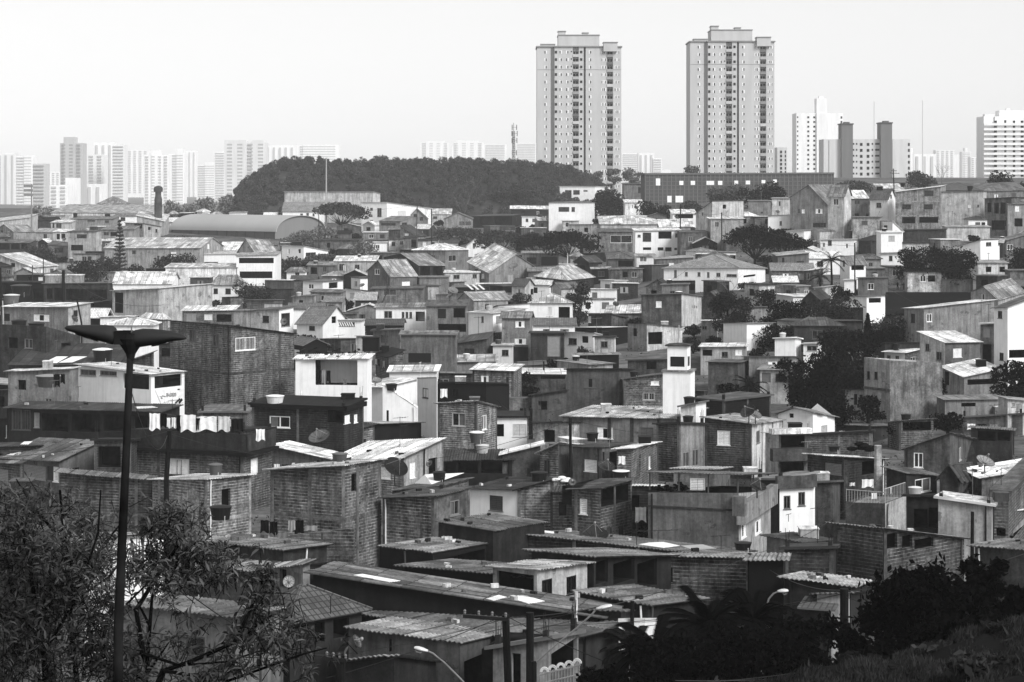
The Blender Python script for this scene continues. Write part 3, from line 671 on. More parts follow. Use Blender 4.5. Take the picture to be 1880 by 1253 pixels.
# ---- tile at (940,200)
T(940, 200)
H('white modern house with a wide roof terrace and square windows by the towers', 350,612,720, (572,572,575), 700, 14, 'w.84', 'f.88', 'l,390,598,437,655,g,.2;l,450,598,497,630,g,.3;l,525,598,555,608,g')
H('wide white house with grey roof under the modern terrace house', 270,605,640, (690,688,680), 850, 8, 'w.78', 'c.48', 'l,342,722,420,755,g,.3;l,437,722,462,757,g')
H('small grey house with one tall window left of the dark grid building', 820,968,968, (556,556,550), 680, 0, 'p.48', 'f.4', 'l,925,575,945,622,g,.4', dep=10)
H('dark shed with a bright long roof behind the umbrella trees', -10,275,275, (735,738,715), 830, 0, 'k.32', 'c.85', '', dep=7)
H('little gabled house with dark gable by the umbrella trees', 90,290,290, (640,660,640), 735, 0, 'p.62', 'g.62', 'l,208,632,235,655,o', pk=600, dep=9)
H('long pale concrete slab house behind the dark umbrella tree', 410,790,1060, (850,845,855), 990, 10, 'p.66', 'c.7', '')
H('low pale pitched roof house right of the round dark trees', 650,1065,1065, (850,850,790), 900, 0, 'p.66', 'h.72', '', pk=785, dep=12)
H('pale house between the dark bush and the round dark tree', 830,960,960, (690,690,670), 810, 0, 'p.8', 'f.85', '', dep=8)
H('white low roofs with small gables below the round dark tree', 1090,1330,1330, (870,865,810), 930, 0, 'p.62', 'c.78', 'l,1150,880,1180,910,g', dep=8)
H('house with dark lean to porch right of the round dark tree', 1180,1350,1350, (770,770,740), 860, 0, 'w.75', 'c.8', 'l,1200,775,1330,805,o', dep=8)
H('two storey grey house with a long front window below the slab house', 640,905,905, (905,905,880), 1075, 0, 'k.48', 'c.4', 'l,722,930,880,985,g,.7', dep=8)
H('two storey white house with dark balconies and tiny square windows', 905,1238,1238, (900,895,878), 1080, 0, 'w.78', 'f.82', 'l,960,910,1022,975,g,.3;l,1075,902,1172,955,o;l,922,925,945,945,g;l,1198,915,1215,945,g,.5;l,962,1018,1022,1038,o;l,1070,1018,1112,1042,o;l,1125,1018,1172,1048,o;l,1192,1022,1212,1040,o', dep=9)
H('brown windowless block right of the two storey white house', 1238,1435,1435, (908,908,895), 1060, 0, 'k.42', 'f.4', '', dep=9)
H('tall pale house with high lean to gable behind the pole', 1350,1470,1700, (770,682,678), 960, 35, 'p.66', 'c.5', '')
H('grey walled house with stepped pale roof right of the umbrella pole', 1460,1700,1700, (810,808,795), 1020, 0, 'p.58', 'c.76', 'l,1490,830,1520,870,g,.6', dep=8)
H('grey block house with one small window in front of the grid building', 1735,1880,1900, (675,675,680), 830, 18, 'p.52', 'f.6', 'l,1825,755,1845,772,g')
H('long grey house with a dark garage and window left of centre', 75,345,345, (1062,1062,1045), 1170, 0, 'p.45', 'c.55', 'l,108,1092,178,1138,g,.2;l,215,1088,335,1150,d,.2', dep=8)
H('low house with dark porch under grey hip roof in the middle distance', 705,905,905, (1105,1105,1060), 1190, 0, 'p.4', 'h.42', 'l,780,1115,890,1160,o', pk=1055, dep=8)
H('pale house with a barred window right of the dark porch house', 915,1055,1055, (1085,1085,1065), 1190, 0, 'w.72', 'c.55', 'l,938,1085,990,1125,b,.8', dep=7)
H('grey hip roofed house in shade of the umbrella tree', 120,400,400, (1195,1190,1160), 1290, 0, 'p.4', 'c.52', 'l,240,1205,280,1240,g', dep=8)
H('pyramid roofed house with a pale square hip roof', 175,400,600, (1232,1262,1240), 1390, 24, 'k.3', 'h.66', '', pk=1150)
H('broad white house with low grey hip roof and thin white fascia', 1115,1660,1860, (1175,1170,1175), 1320, 12, 'w.84', 'i.55', 'l,1190,1185,1210,1240,s,.4;l,1270,1200,1290,1230,g;l,1362,1200,1384,1232,g;l,1432,1200,1450,1240,g;l,1500,1205,1530,1235,g;l,1575,1215,1650,1235,b,.4;r,1700,1220,1790,1235,o', pk=1075)
H('long grey eaves house right of the pale house with barred window', 1060,1330,1330, (1105,1092,1075), 1180, 0, 'p.45', 'c.6', '', dep=8)
# ---- tile at (1410,200)
T(1410, 200)
H('large grey gabled house with tall pale right wing and arched window', 160,440,605, (650,705,700), 935, 30, 'p.5', 'g.5', 'l,350,735,400,770,h,.9;l,330,838,425,868,b,.3;l,215,735,235,770,g;l,248,738,270,768,s,.9', pk=560)
H('tall pale front of the gabled house with one arched dark window', 440,560,610, (640,640,635), 880, 16, 'p.68', 'e.52', 'l,480,662,518,708,g,.7', pk=560, d=452)
H('long pale roofed house with a grey front and small window between two gables', 595,740,740, (660,660,600), 830, 0, 'p.48', 'c.82', 'l,635,672,675,700,g,.4;l,640,770,670,795,o;l,720,770,780,795,o', dep=9)
H('narrow white house with arched window under a dark tiled roof', 750,880,935, (665,662,655), 845, 14, 'w.85', 'm.42', 'l,795,690,832,728,g,.5', pk=590)
H('three storey unplastered house with square dark windows and bright shed roof', 935,1265,1305, (612,572,560), 890, 12, 'k.55', 'c.88', 'l,1148,600,1215,638,g,.2;l,985,702,1050,735,g,.2;l,1145,702,1210,735,g,.2;l,985,795,1082,842,o;l,1110,795,1250,838,o', frame='.6|l,b,680;l,c,1100;l,b,785')
H('white low roofed house behind the unplastered three storey house', 835,1010,1010, (608,605,550), 700, 0, 'p.62', 'c.7', '', dep=12)
H('big plain pale walled block with a single tiny window', 1270,1580,1605, (612,606,608), 890, 8, 'p.66', 'f.5', 'l,1535,705,1552,725,g;l,1310,712,1370,750,s,.62;l,1470,705,1490,728,s,.75')
H('dark balconied house with posts right of the big plain block', 1590,1790,1960, (660,650,655), 930, 24, 'k.4', 'c.38', 'l,1610,690,1640,760,o;l,1660,690,1695,770,o;l,1705,690,1780,770,o;l,1640,820,1780,890,o;r,1800,800,1870,860,o')
H('grey house with balcony and half open window at the right edge', 1760,1990,1990, (700,698,650), 930, 0, 'p.55', 'c.5', 'l,1815,715,1845,755,s,.8;l,1810,805,1870,865,o', dep=9)
H('grey roofed house on the skyline at the right edge', 1560,1900,1900, (610,600,540), 720, 0, 'p.5', 'h.45', '', dep=12, pk=545)
H('low tile roofed house behind the plain pale block', 1250,1560,1560, (600,600,560), 720, 0, 'p.45', 'i.4', '', dep=10, pk=545)
H('white low house with two narrow dark windows above the umbrella tree', 0,250,262, (785,775,780), 915, 8, 'w.8', 'c.62', 'l,85,825,102,858,g;l,195,812,212,842,g')
H('pale windowless box behind the white low house', 28,155,165, (660,660,655), 800, 8, 'p.7', 'f.6', '')
H('pale little house with dark garage opening beside the post', 380,555,555, (895,892,875), 985, 0, 'p.7', 'c.6', 'l,475,920,500,960,g,.3', dep=8)
H('dark open carport under a flat white slab', 558,660,700, (900,896,890), 985, 12, 'p.5', 'f.9', 'l,565,905,645,955,v')
H('stained grey retaining wall house with pale streaks', 620,820,835, (800,800,795), 1010, 10, 'k.6', 'f.5', '')
H('bright white windowless wall house stepping down to the right', 820,915,990, (830,830,900), 1020, 40, 'w.95', 'f.9', '')
H('bright white lower wing beside the stepped white wall', 830,985,985, (910,908,900), 1040, 0, 'w.95', 'f.9', '', dep=5, d=398)
H('dark garden wall house above the big broad tree', 985,1300,1310, (895,890,885), 1010, 6, 'k.32', 'f.3', '')
H('long pale stained wall below the plain block', 1305,1630,1630, (870,870,860), 960, 0, 'p.68', 'f.6', '', dep=4)
H('white two storey house with shuttered window and dark roofed terrace', 385,635,650, (965,962,960), 1080, 8, 'w.82', 'f.75', 'l,402,985,418,1020,g,.6;l,440,965,468,1005,g,.4;l,560,990,600,1025,h,.9')
H('grey shed house with a small dark window left of the palm', 72,300,300, (1080,1060,1040), 1210, 0, 'p.42', 'c.66', 'l,102,1095,120,1170,d,.2;l,210,1120,265,1155,g,.2', dep=8)
H('pale leaning wall house right of the grey shed house', 300,445,480, (1025,1085,1070), 1200, 14, 'p.62', 'c.75', '')
H('gabled house with a bright front wall and dark balcony by the pole', 530,600,718, (1090,1145,1140), 1310, 40, 'w.8', 'g.5', 'r,612,1150,705,1185,o', pk=1085)
H('long low grey house with a dark roof left of the broad tree', 720,830,830, (1105,1105,1075), 1230, 0, 'p.5', 'h.4', 'l,740,1130,770,1160,g', dep=8, pk=1070)
H('pale house with one dark window by the trunk of the broad tree', 825,990,1000, (1065,1062,1040), 1210, 6, 'w.78', 'c.55', 'l,888,1080,914,1118,g,.3')
H('dark roofed house with white gable wall right of the broad tree', 1400,1560,1690, (1010,965,960), 1150, 30, 'w.75', 'c.35', 'r,1600,980,1640,1010,g')
H('white house with square dark window beside the right hand tree', 1495,1625,1700, (1015,1012,1000), 1130, 20, 'w.88', 'c.4', 'l,1558,1042,1612,1078,g,.4;r,1635,1080,1660,1110,g')
H('wide low roof with pale verge at the right edge of the hillside', 1690,1900,1900, (985,925,915), 1060, 0, 'p.45', 'c.5', '', dep=6)
H('pale terraced house with dark windows below the white house at right', 1540,1760,1760, (1135,1135,1115), 1250, 0, 'p.68', 'f.6', 'l,1630,1080,1660,1108,g;l,1600,1160,1640,1200,o;l,1700,1160,1740,1200,o', dep=6)
# ================================================================== houses, middle ground
# ---- tile at (0,470)
T(0, 470)
H('dark flat terrace house crowded with black tanks at the left edge', -60,330,330, (200,200,190), 420, 0, 'k.2', 'f.22', 'l,20,215,90,300,o;l,100,230,190,300,o;l,240,240,315,320,o', dep=8)
H('dark open terrace under a thin pale roof beam behind the tanks', 320,790,825, (205,202,200), 440, 8, 'k.3', 'f.5', 'l,395,235,455,330,o;l,480,245,785,330,v;l,340,240,385,320,o')
H('long light plastered wall house with a thin white sloping roof edge', 825,1165,1560, (255,240,205), 520, 20, 'p.62', 'c.85', 'l,840,270,905,420,o')
H('white house with two small square windows under a grey hip roof', 1560,1770,1790, (215,215,190), 360, 8, 'w.85', 'h.55', 'l,1568,240,1600,278,g,.2;l,1655,240,1695,280,g,.2', pk=140)
H('pale low gable house with wide cream roof above the plastered wall', 830,1260,1260, (205,205,170), 330, 0, 'w.8', 'e.78', '', pk=120, dep=9)
H('plaster house under a bright corrugated roof with a shuttered window', 0,500,665, (375,375,345), 640, 16, 'p.5', 'c.92', 'l,248,432,362,480,h,.95;l,30,425,72,480,d,.15')
H('black carport with slanted dark roof beside the bright roofed house', 665,820,835, (350,325,310), 500, 10, 'k.25', 'c.3', 'l,672,345,815,425,v')
H('brick shed with bright patched sheet roof above the large brick house', 1340,1715,1715, (405,400,365), 560, 0, 'b.41', 'c.86', 'l,1370,425,1440,480,s,.5;l,1500,430,1560,470,s,.7;l,1590,430,1700,485,o', dep=6)
H('house with pale plaster end wall right of the patched roof shed', 1715,1990,2015, (402,398,395), 590, 10, 'p.55', 'c.6', 'l,1925,440,1972,490,g,.1')
H('tall two storey bare brick house with a barred white window near its top', 1250,1695,2160, (480,515,575), 1320, 36, 'b.38', 'c.4', 'r,1728,598,1876,694,b,.88', frame='.33|r,c,2055;l,b,850;r,b,850')
H('dark concrete house with tanks on its terrace at the left edge', -60,340,590, (500,520,590), 830, 20, 'k.3', 'q.26', 'l,60,600,130,680,o;l,180,610,240,680,g;r,450,640,520,700,o', d=225)
H('dark tin roofed house behind the round water tank on the left', 80,850,850, (800,800,650), 1100, 0, 'k.3', 'c.3', '', dep=9)
H('long grey roofed brick house to the right of the lamp head', 870,1115,1130, (800,715,690), 1080, 14, 'b.36', 'c.36', '')
H('low shed roof with crooked verge at the left photo edge', -80,90,90, (690,680,640), 960, 0, 'k.15', 'c.25', '', dep=6)
H('bright white house with a long thin slanting roof and open corner porch', 575,1110,1355, (800,870,852), 1330, 24, 'w.8', 'c.74', 'l,590,835,705,880,b,.5;l,735,845,858,882,b,.5;l,905,868,1095,978,o;r,1135,875,1335,965,v')
H('low concrete house with dark square doorway left of the white porch house', 60,520,572, (850,832,820), 1330, 8, 'p.48', 'c.72', 'l,130,912,192,985,o;l,330,1045,382,1085,g;l,395,868,470,930,o')
H('very long dark porch house with low sheet roof behind the lamp pole', 50,1180,1320, (1118,1148,1100), 1480, 10, 'k.2', 'c.3', 'l,85,1130,225,1280,b,.3;l,250,1152,290,1262,s,.45;l,300,1160,500,1290,v;l,520,1160,735,1296,v;l,755,1165,930,1290,v;l,965,1170,1090,1290,v')
# ---- tile at (470,470)
T(470, 470)
H('grey slope roofed white house with arched window by the bent bare tree', 880,1250,1262, (378,375,300), 620, 6, 'w.78', 'c.52', 'l,940,405,1000,460,g,.55;l,1070,412,1090,458,g,.4;l,1098,412,1118,458,g,.4;l,1126,412,1146,458,g,.4;l,1172,410,1240,480,v')
H('grey house with a dark balcony opening right of the arched window house', 1250,1545,1545, (372,370,330), 660, 0, 'p.45', 'f.4', 'l,1335,390,1395,460,d,.1;l,1450,385,1535,455,o;l,1338,500,1560,560,o', dep=8)
H('tall white two storey house with shuttered windows and garage right of centre', 1560,1740,1980, (415,425,390), 720, 24, 'w.8', 'c.66', 'r,1762,442,1820,492,s,.5;r,1845,445,1862,485,g;l,1655,445,1672,490,g;r,1730,560,1860,625,g,.3')
H('grey house with steep grey gable roof and bright skylight edge', 300,490,600, (498,498,500), 650, 34, 'w.72', 'm.48', 'l,390,515,432,548,g,.2', pk=375, dep=6)
H('white house with a row of slanted louvres under a broken pale roof', 535,770,800, (470,475,465), 640, 8, 'w.86', 'c.66', 'l,552,488,725,518,b,.3')
H('pale plastered house with a dark edge roof left of the louvre house', 0,170,275, (400,395,375), 640, 14, 'p.66', 'c.4', 'l,48,440,95,490,g,.1;r,185,420,250,520,n')
H('low white wall house with one dark opening in the middle slope', 345,490,640, (190,190,190), 300, 10, 'w.75', 'c.45', 'r,535,195,600,238,o')
H('grey shed house under a long grey roof below the low white wall house', 400,620,660, (265,270,250), 400, 8, 'p.5', 'c.45', '')
H('pale house with a shallow roof left of the brick shed row', 270,430,440, (300,290,270), 440, 8, 'p.6', 'c.45', '')
H('small pale house with dark hole behind the branches of the bare tree', 655,770,850, (240,250,260), 380, 16, 'w.72', 'c.4', 'r,720,270,765,305,o')
H('grey garden house below the double bright window', 850,1225,1225, (245,240,225), 390, 0, 'k.45', 'f.4', 'l,935,245,1030,290,b,.5', dep=7)
H('grey plain wall block beside the sagging pale roofs', 1200,1410,1410, (160,158,150), 330, 0, 'p.5', 'f.5', '', dep=6)
H('wide pale roofed gable house with bright roof strips', 1320,1600,1880, (285,275,275), 430, 26, 'p.55', 'c.72', 'r,1640,290,1860,325,o', pk=210)
H('low pale roofed house under a triangular verge right of the roof strips', 1475,1600,1880, (330,325,320), 450, 30, 'p.55', 'g.6', '', pk=268)
H('dark gabled house with a white verge behind the tall white house', 1740,1780,2050, (380,365,345), 520, 20, 'w.8', 'c.25', '')
H('large bare concrete wall house with a dark roller door', 1065,1465,1475, (580,580,560), 960, 8, 'p.42', 'f.5', 'l,1118,715,1285,785,d,.12')
H('grey plaster back house behind the concrete wall house', 860,1060,1070, (550,545,540), 800, 8, 'p.45', 'f.42', '')
H('grey pitched roofed house below the grey balcony house', 1480,1690,1740, (640,610,560), 800, 10, 'k.36', 'c.35', '')
H('cream walled small house in front of the tall white garage house', 1740,1880,1890, (660,660,650), 800, 8, 'w.66', 'f.7', 'l,1805,690,1855,735,g,.3')
H('long pale sheet roof shed below the pitched grey house', 1470,1760,1760, (780,775,725), 930, 0, 'p.5', 'c.64', '', dep=6)
H('big bright white house with an open upper room full of clothes', 290,815,850, (760,755,725), 1330, 8, 'w.82', 'c.9', 'l,435,765,745,950,v')
H('white church wall with a narrow lancet window and sloping shoulder', 930,1185,1190, (950,1120,1110), 1390, 10, 'w.93', 'c.8', 'l,958,1135,975,1215,g,.1', d=196, oh=.02)
H('tall white slab wall to the right of the sloping church shoulder', 1185,1328,1332, (905,900,895), 1400, 6, 'w.94', 'f.9', '', d=200, oh=.02)
H('white wall house behind the church shoulder carrying the wide dish', 720,930,1180, (960,965,905), 1340, 20, 'w.8', 'c.85', '', d=206)
H('white flat roofed terrace house above the church wall', 980,1325,1340, (850,845,790), 1100, 6, 'w.85', 'c.88', '', d=222)
H('narrow bare brick stair tower next to the clothes room', 880,975,1080, (720,740,700), 1100, 20, 'b.36', 'c.2', '', d=228)
H('bare brick house with a dark upper edge and flat white parapet line', 1330,1690,1860, (935,940,940), 1500, 14, 'k.12', 'f.2', '', d=205)
H('brick house with pale mortar courses below the black wall', 1335,1620,1770, (1085,1070,1110), 1480, 22, 'b.46', 'c.7', '')
H('low brick house with bright bent sheet roof right of the white slab wall', 1590,1890,1950, (835,845,800), 1120, 10, 'b.42', 'c.82', '')
# ---- tile at (940,470)
T(940, 470)
H('little white house with pyramid roof and a carport opening', 130,440,455, (350,348,345), 560, 6, 'w.82', 'h.68', 'l,262,375,292,430,s,.7;l,342,375,425,480,v', pk=278)
H('two storey grey house with two pairs of bright open shutters', -75,130,150, (455,455,450), 740, 8, 'p.5', 'e.5', 'l,25,480,92,525,h,.95;l,20,608,104,650,h,.95', pk=415)
H('long dark brown house with flat roof left of the pale shuttered window house', 135,380,385, (570,570,560), 760, 6, 'k.28', 'f.3', 'l,260,590,355,740,d,.5')
H('pale house with two square windows under a stepped white roof', 380,600,760, (560,568,600), 740, 12, 'w.78', 'c.82', 'l,415,605,475,652,g,.3;l,512,590,560,640,o')
H('small grey walled house with one window at the end of the white roof', 605,745,755, (600,600,595), 760, 8, 'p.6', 'f.3', 'l,652,628,702,675,g,.35')
H('pale roof with bright sheets on top of a brown wall', 690,950,960, (425,420,360), 640, 6, 'k.42', 'c.74', '', d=318)
H('brown flat walled house with small bright corner window', 560,730,840, (430,430,455), 740, 14, 'k.3', 'f.36', 'l,555,445,580,490,h,.85', d=308)
H('tall dark streaked block with a pale right flank and small wall slots', 950,1245,1390, (290,280,300), 900, 14, 'k.36', 'f.4', 'r,1322,365,1328,385,o;r,1335,365,1345,388,o;r,1350,368,1360,388,o', d=300)
H('house with open brown balcony room in front of the tall streaked block', 850,990,1250, (500,500,520), 930, 20, 'p.52', 'c.42', 'r,1000,560,1105,650,o;l,880,485,945,510,o;r,1005,710,1030,735,g', d=278)
H('grey back wall house behind the top of the streaked block', 1100,1290,1300, (215,212,205), 500, 6, 'p.48', 'f.45', '', d=330)
H('white low house wing with a dark window right of the streaked block', 1390,1505,1515, (480,478,470), 620, 8, 'p.55', 'c.85', 'l,1395,515,1432,545,g')
H('pale low house with two dark windows and bright broken roof', 1385,1715,1725, (670,668,640), 800, 6, 'p.58', 'c.8', 'l,1400,690,1470,735,o;l,1540,705,1585,745,g,.3;l,1640,690,1690,730,s,.85')
H('grey brown house with a wide roof and dark wall in the tree shade', 1440,1660,1730, (780,785,765), 1010, 12, 'k.36', 'c.4', 'l,1495,945,1530,980,g,.2;l,1560,940,1620,990,d,.1')
H('plain grey plaster block with a dark roof line', 400,790,890, (838,836,840), 1110, 12, 'p.36', 'f.2', '')
H('grey block lower wall house left of the plain plaster block', 145,400,400, (1025,990,985), 1130, 0, 'p.36', 'c.2', '', dep=5)
H('long white sheet roofed shed over thin beams', -130,395,395, (865,870,830), 1010, 0, 'k.35', 'c.9', 'l,-40,885,100,920,o;l,210,885,390,905,o', dep=7)
H('pale gabled sheet roof house below the two pale window houses', 330,560,740, (770,800,790), 960, 24, 'p.55', 'c.52', 'r,580,810,630,825,g')
H('pale triangular gable above the long white sheet roof', 60,240,240, (810,800,770), 920, 0, 'p.6', 'c.4', '', dep=7)
H('low brick and plank huts between the plain block and the tower', 820,1110,1115, (905,870,860), 1120, 6, 'b.42', 'c.4', 'l,960,1005,1050,1060,b,.6;l,1020,920,1080,950,s,.9')
H('long terrace house with a dark edge below the streaked block', 850,1150,1400, (770,765,770), 1000, 12, 'k.35', 'f.4', 'l,985,780,1060,835,o', d=255)
H('white church nave block with bright flank below the bell tower', 1240,1350,1425, (1110,1090,1075), 1560, 20, 'p.72', 'f.5', '', d=176)
# ---- tile at (1410,470)
T(1410, 470)
H('low gabled roof house hidden between trees below the palm', 250,380,450, (330,320,300), 420, 20, 'k.25', 'g.3', '', pk=262)
H('white walled house strip between the palm and the pole', 560,640,650, (180,178,175), 290, 8, 'w.9', 'f.8', '')
H('grey board fence house beside the white strip', 660,860,880, (165,162,160), 290, 6, 'p.42', 'f.5', '')
H('ruined white hut with bright walls under the pole', 600,725,860, (300,300,290), 480, 14, 'w.85', 'c.4', 'l,625,320,650,350,o;r,740,310,830,345,o')
H('light house under dark trees with a small white box on the roof', 60,185,440, (280,300,300), 390, 14, 'w.72', 'c.8', '')
H('bright white hut with pale walls at the left foot of the black trees', 50,200,270, (610,605,615), 800, 14, 'w.85', 'f.9', 'l,20,655,60,690,g', dep=6)
H('small white hut with crooked roof under the black trees', 260,380,395, (650,645,640), 800, 8, 'w.8', 'f.7', 'l,285,660,360,700,g,.5')
H('pale house with grey roof at the left of the dark tree mass', -60,150,180, (835,840,805), 1010, 8, 'p.58', 'c.55', 'l,55,865,130,925,g,.3;l,-45,860,20,930,d,.4')
H('long grey house with a thin white roof and one framed window', 1000,1145,1660, (385,385,325), 700, 26, 'p.5', 'c.78', 'r,1165,425,1205,485,g,.75')
H('pale gabled house end on the right above the long grey house', 1490,1690,1880, (265,320,260), 480, 24, 'p.58', 'g.55', '', pk=228)
H('grey walled house with a bright slanting white roof and two windows', 1115,1300,1555, (560,635,630), 940, 28, 'p.68', 'c.95', 'l,1155,645,1185,700,g,.4;l,1235,705,1275,768,g,.4')
H('tall white house with dark eaves and an arched window at the right edge', 1660,1760,1960, (380,375,300), 860, 16, 'w.85', 'c.42', 'l,1688,405,1720,460,g,.35;l,1700,712,1730,768,g,.2;r,1770,690,1900,750,v', d=225)
H('dark narrow house with balcony beside the tall white house', 1560,1660,1665, (505,500,495), 830, 6, 'k.36', 'f.7', 'l,1580,520,1640,600,d,.4;l,1575,650,1640,790,o', d=236)
H('small bright roofed hut with two windows in front of the dark shed', 855,1005,1115, (705,712,685), 850, 20, 'w.68', 'c.85', 'l,872,730,900,760,g;l,935,735,962,762,g')
H('dark timber shed behind the small bright roofed hut', 762,860,1120, (690,640,640), 830, 14, 'k.28', 'c.3', '')
H('long pale two storey house with white parapet and three small windows', 705,895,1280, (745,768,790), 1180, 30, 'p.58', 'q.8', 'l,728,848,748,905,g,.1;l,782,852,804,905,g,.1;l,830,855,858,895,s,.5;l,832,1005,862,1065,s,.5;l,765,1000,790,1040,s,.5', par=.4)
H('pale low house with dark door left of the long two storey house', 565,705,715, (985,985,960), 1140, 6, 'p.66', 'c.3', 'l,632,1015,655,1095,d,.1;l,672,1020,695,1065,g,.2')
H('grey house under a wide pale scalloped roof in front of the white house', 1285,1440,1700, (815,885,830), 1040, 22, 'p.48', 'c.9', 'r,1465,905,1690,945,o;l,1290,850,1330,950,o')
H('grey sheet roofed house above the dark trees at right', 1240,1300,1720, (1030,1055,1050), 1180, 12, 'p.48', 'c.5', 'r,1420,1080,1525,1108,o')
H('cream house with slanted grey roof at the right edge below the tree', 1690,1760,2000, (1030,1050,1075), 1240, 14, 'p.66', 'c.55', 'r,1790,1080,1815,1110,s,.5;r,1820,1085,1850,1140,s,.5')
H('dark mossy wall house behind the cream house at right', 895,1070,1240, (1000,1000,1010), 1160, 14, 'k.32', 'c.35', '')
H('white house with low wide gable and tiny black square window', 75,330,490, (1160,1150,1185), 1330, 22, 'w.9', 'g.5', 'l,155,1158,188,1190,o;l,330,1200,345,1230,o', pk=1115)
# ================================================================== houses, near slope
# ---- tile at (0,720)
T(0, 720)
H('grey brick house with a broad terrace wall under the clothes line', 960,1790,2000, (288,288,270), 780, 14, 'b.36', 'f.2', 'l,1240,490,1390,605,d,.75;l,1300,500,1332,604,o;r,1842,488,1895,600,d,.8', frame='.4|l,c,1165,.22;l,c,1460,.22;l,c,1775,.3;l,b,420')
H('brick house below the terrace with sheet metal awnings left of the pole', 690,960,960, (360,360,350), 780, 0, 'b.28', 'f.2', 'l,720,400,885,555,o', dep=6)
H('house with big slanted grey sheet roof and plain side wall at the left', 0,435,720, (480,505,370), 720, 30, 'p.4', 'c.42', 'l,175,540,335,640,s,.5;l,345,545,392,650,d,.25;l,390,550,430,660,s,.85')
H('low brick house at the left edge under a grey verge', -60,160,165, (520,520,490), 820, 6, 'b.36', 'c.4', 'l,-10,570,60,700,s,.5')
H('long brick house with flat sheet roof crossing behind the lamp pole', 440,1110,1120, (585,640,632), 1050, 8, 'b.33', 'c.45', '', frame='.45|l,c,1000,.2;l,c,880,.12')
H('brick house with broad pale mortar lines and a black water tub on its ledge', 1120,1520,1845, (645,645,608), 1120, 30, 'b.46', 'c.72', 'r,1628,712,1692,840,o', frame='.55|l,c,1170,.2;l,c,1515,.2;r,c,1835,.2;r,b,925;l,b,925')
# ---- tile at (470,720)
T(470, 720)
H('dark brick house with bright framed double window and loaded flat roof', -30,650,790, (92,118,60), 600, 16, 'b.23', 'f.2', 'l,100,178,250,262,g,.92;l,520,130,640,225,o;r,650,170,690,230,s,.9;r,720,165,745,225,s,.8')
H('low brick house with a wide dark roof right of the framed window', 180,540,870, (300,330,240), 560, 30, 'b.42', 'c.26', 'r,655,355,710,400,g,.5;r,790,345,808,372,o')
H('house under a bright sheet roof carrying a wide mesh dish', 105,545,700, (395,495,470), 700, 32, 'p.42', 'c.9', '', d=158)
H('house with a big bright double sheet roof and barred shutter windows', 540,1085,1375, (505,482,345), 760, 32, 'b.46', 'c.88', 'r,1130,520,1170,632,s,.88;r,1268,485,1330,600,o', d=160)
H('large three bay bare brick house with scattered holes in the wall', 105,625,920, (572,545,500), 1300, 24, 'b.39', 'c.66', 'r,700,600,740,730,o', frame='.42|l,c,120,.2;l,c,395,.25;r,c,640,.3;r,c,745,.25;r,c,905,.2;l,b,910;r,b,905')
H('low brick house with long sloping sheet roof right of the three bay house', 930,1310,1570, (780,770,705), 1280, 30, 'b.40', 'c.38', 'r,1425,795,1495,905,g,.45')
H('white gabled house front with one shuttered window under a dark ribbed roof', 1570,1920,2210, (712,720,640), 1080, 34, 'w.93', 'c.3', 'l,1715,762,1812,872,s,.3')
H('dark roofed open shed on white posts behind the bright sheet roof', 1375,1880,1890, (500,495,366), 740, 6, 'k.2', 'c.3', 'l,1385,520,1465,600,v;l,1480,520,1630,600,v;l,1650,515,1850,600,o', d=168)
H('long grey flat sheet roof of the white fronted house', 1000,1380,1560, (730,690,640), 1100, 24, 'b.36', 'c.4', '', d=146)
H('brick terrace wall with laundry in front of the three bay house', 235,715,725, (1060,1000,990), 1480, 10, 'b.36', 'q.3', '', par=.9, frame='.4|l,c,485,.12;l,b,1180')
H('dark low flat canopy shed on posts below the long brick house', 905,1300,1690, (1135,1185,1120), 1560, 34, 'k.15', 'c.46', 'r,1340,1190,1680,1300,o', oh=.1)
H('grey flat roofed lean to under the white gabled house', 1340,1740,2120, (960,1025,960), 1480, 36, 'k.2', 'c.45', '', oh=.1)
# ---- tile at (940,720)
T(940, 720)
H('pockmarked brick wall house below the dark ribbed roof', 40,305,320, (720,650,640), 1130, 14, 'b.44', 'c.3', '', d=134)
H('small bright roofed brick house with barred window behind the post', 205,340,500, (445,385,400), 740, 36, 'b.38', 'c.95', 'l,232,500,278,608,b,.25;r,335,465,400,600,d,.3', d=166)
H('brown plaster house with a sagging bright roof at the middle', -70,205,210, (460,395,370), 700, 10, 'k.33', 'c.9', 'l,110,560,158,610,b,.2', d=168)
H('plain plastered house with dark open room and white bundle inside', 445,660,870, (405,410,380), 760, 30, 'p.4', 'c.36', 'r,715,430,865,540,v;r,665,440,680,520,g,.2', d=164)
H('brick house with ribbed pale canopy right of the dark open room', 770,875,1065, (420,415,372), 760, 18, 'b.40', 'c.82', '', d=160)
H('grey plaster house under a large pale ribbed roof next to the church', 370,1235,1420, (180,200,120), 720, 18, 'p.45', 'c.62', '', d=178, frame='.3|l,c,715,.3;l,c,880,.3')
H('stained brick corner house with two tall grilles below the church flank', 1060,1230,1415, (240,235,240), 800, 26, 'b.33', 'f.3', 'r,1255,440,1305,555,b,.5;r,1325,420,1372,545,b,.5', d=170)
H('dark brick house with wide flat pale roof and a dish on its corner', 1415,1755,1990, (190,235,205), 760, 28, 'b.31', 'c.58', 'r,1795,285,1820,375,g,.4', d=172)
H('brick house with dark recessed balcony and white half shutter', 440,650,880, (715,710,640), 1200, 30, 'b.38', 'c.36', 'r,655,690,870,825,v;r,785,980,820,1055,d,.2;r,695,995,735,1050,d,.3;l,497,785,552,898,s,.9', frame='.45|r,c,755,.12;l,c,470,.2', d=130)
H('brick house with dark jutting roof and leaning door left of the white half shutter', 300,445,460, (740,735,690), 1190, 12, 'b.42', 'c.35', 'l,345,805,400,910,d,.2', d=133)
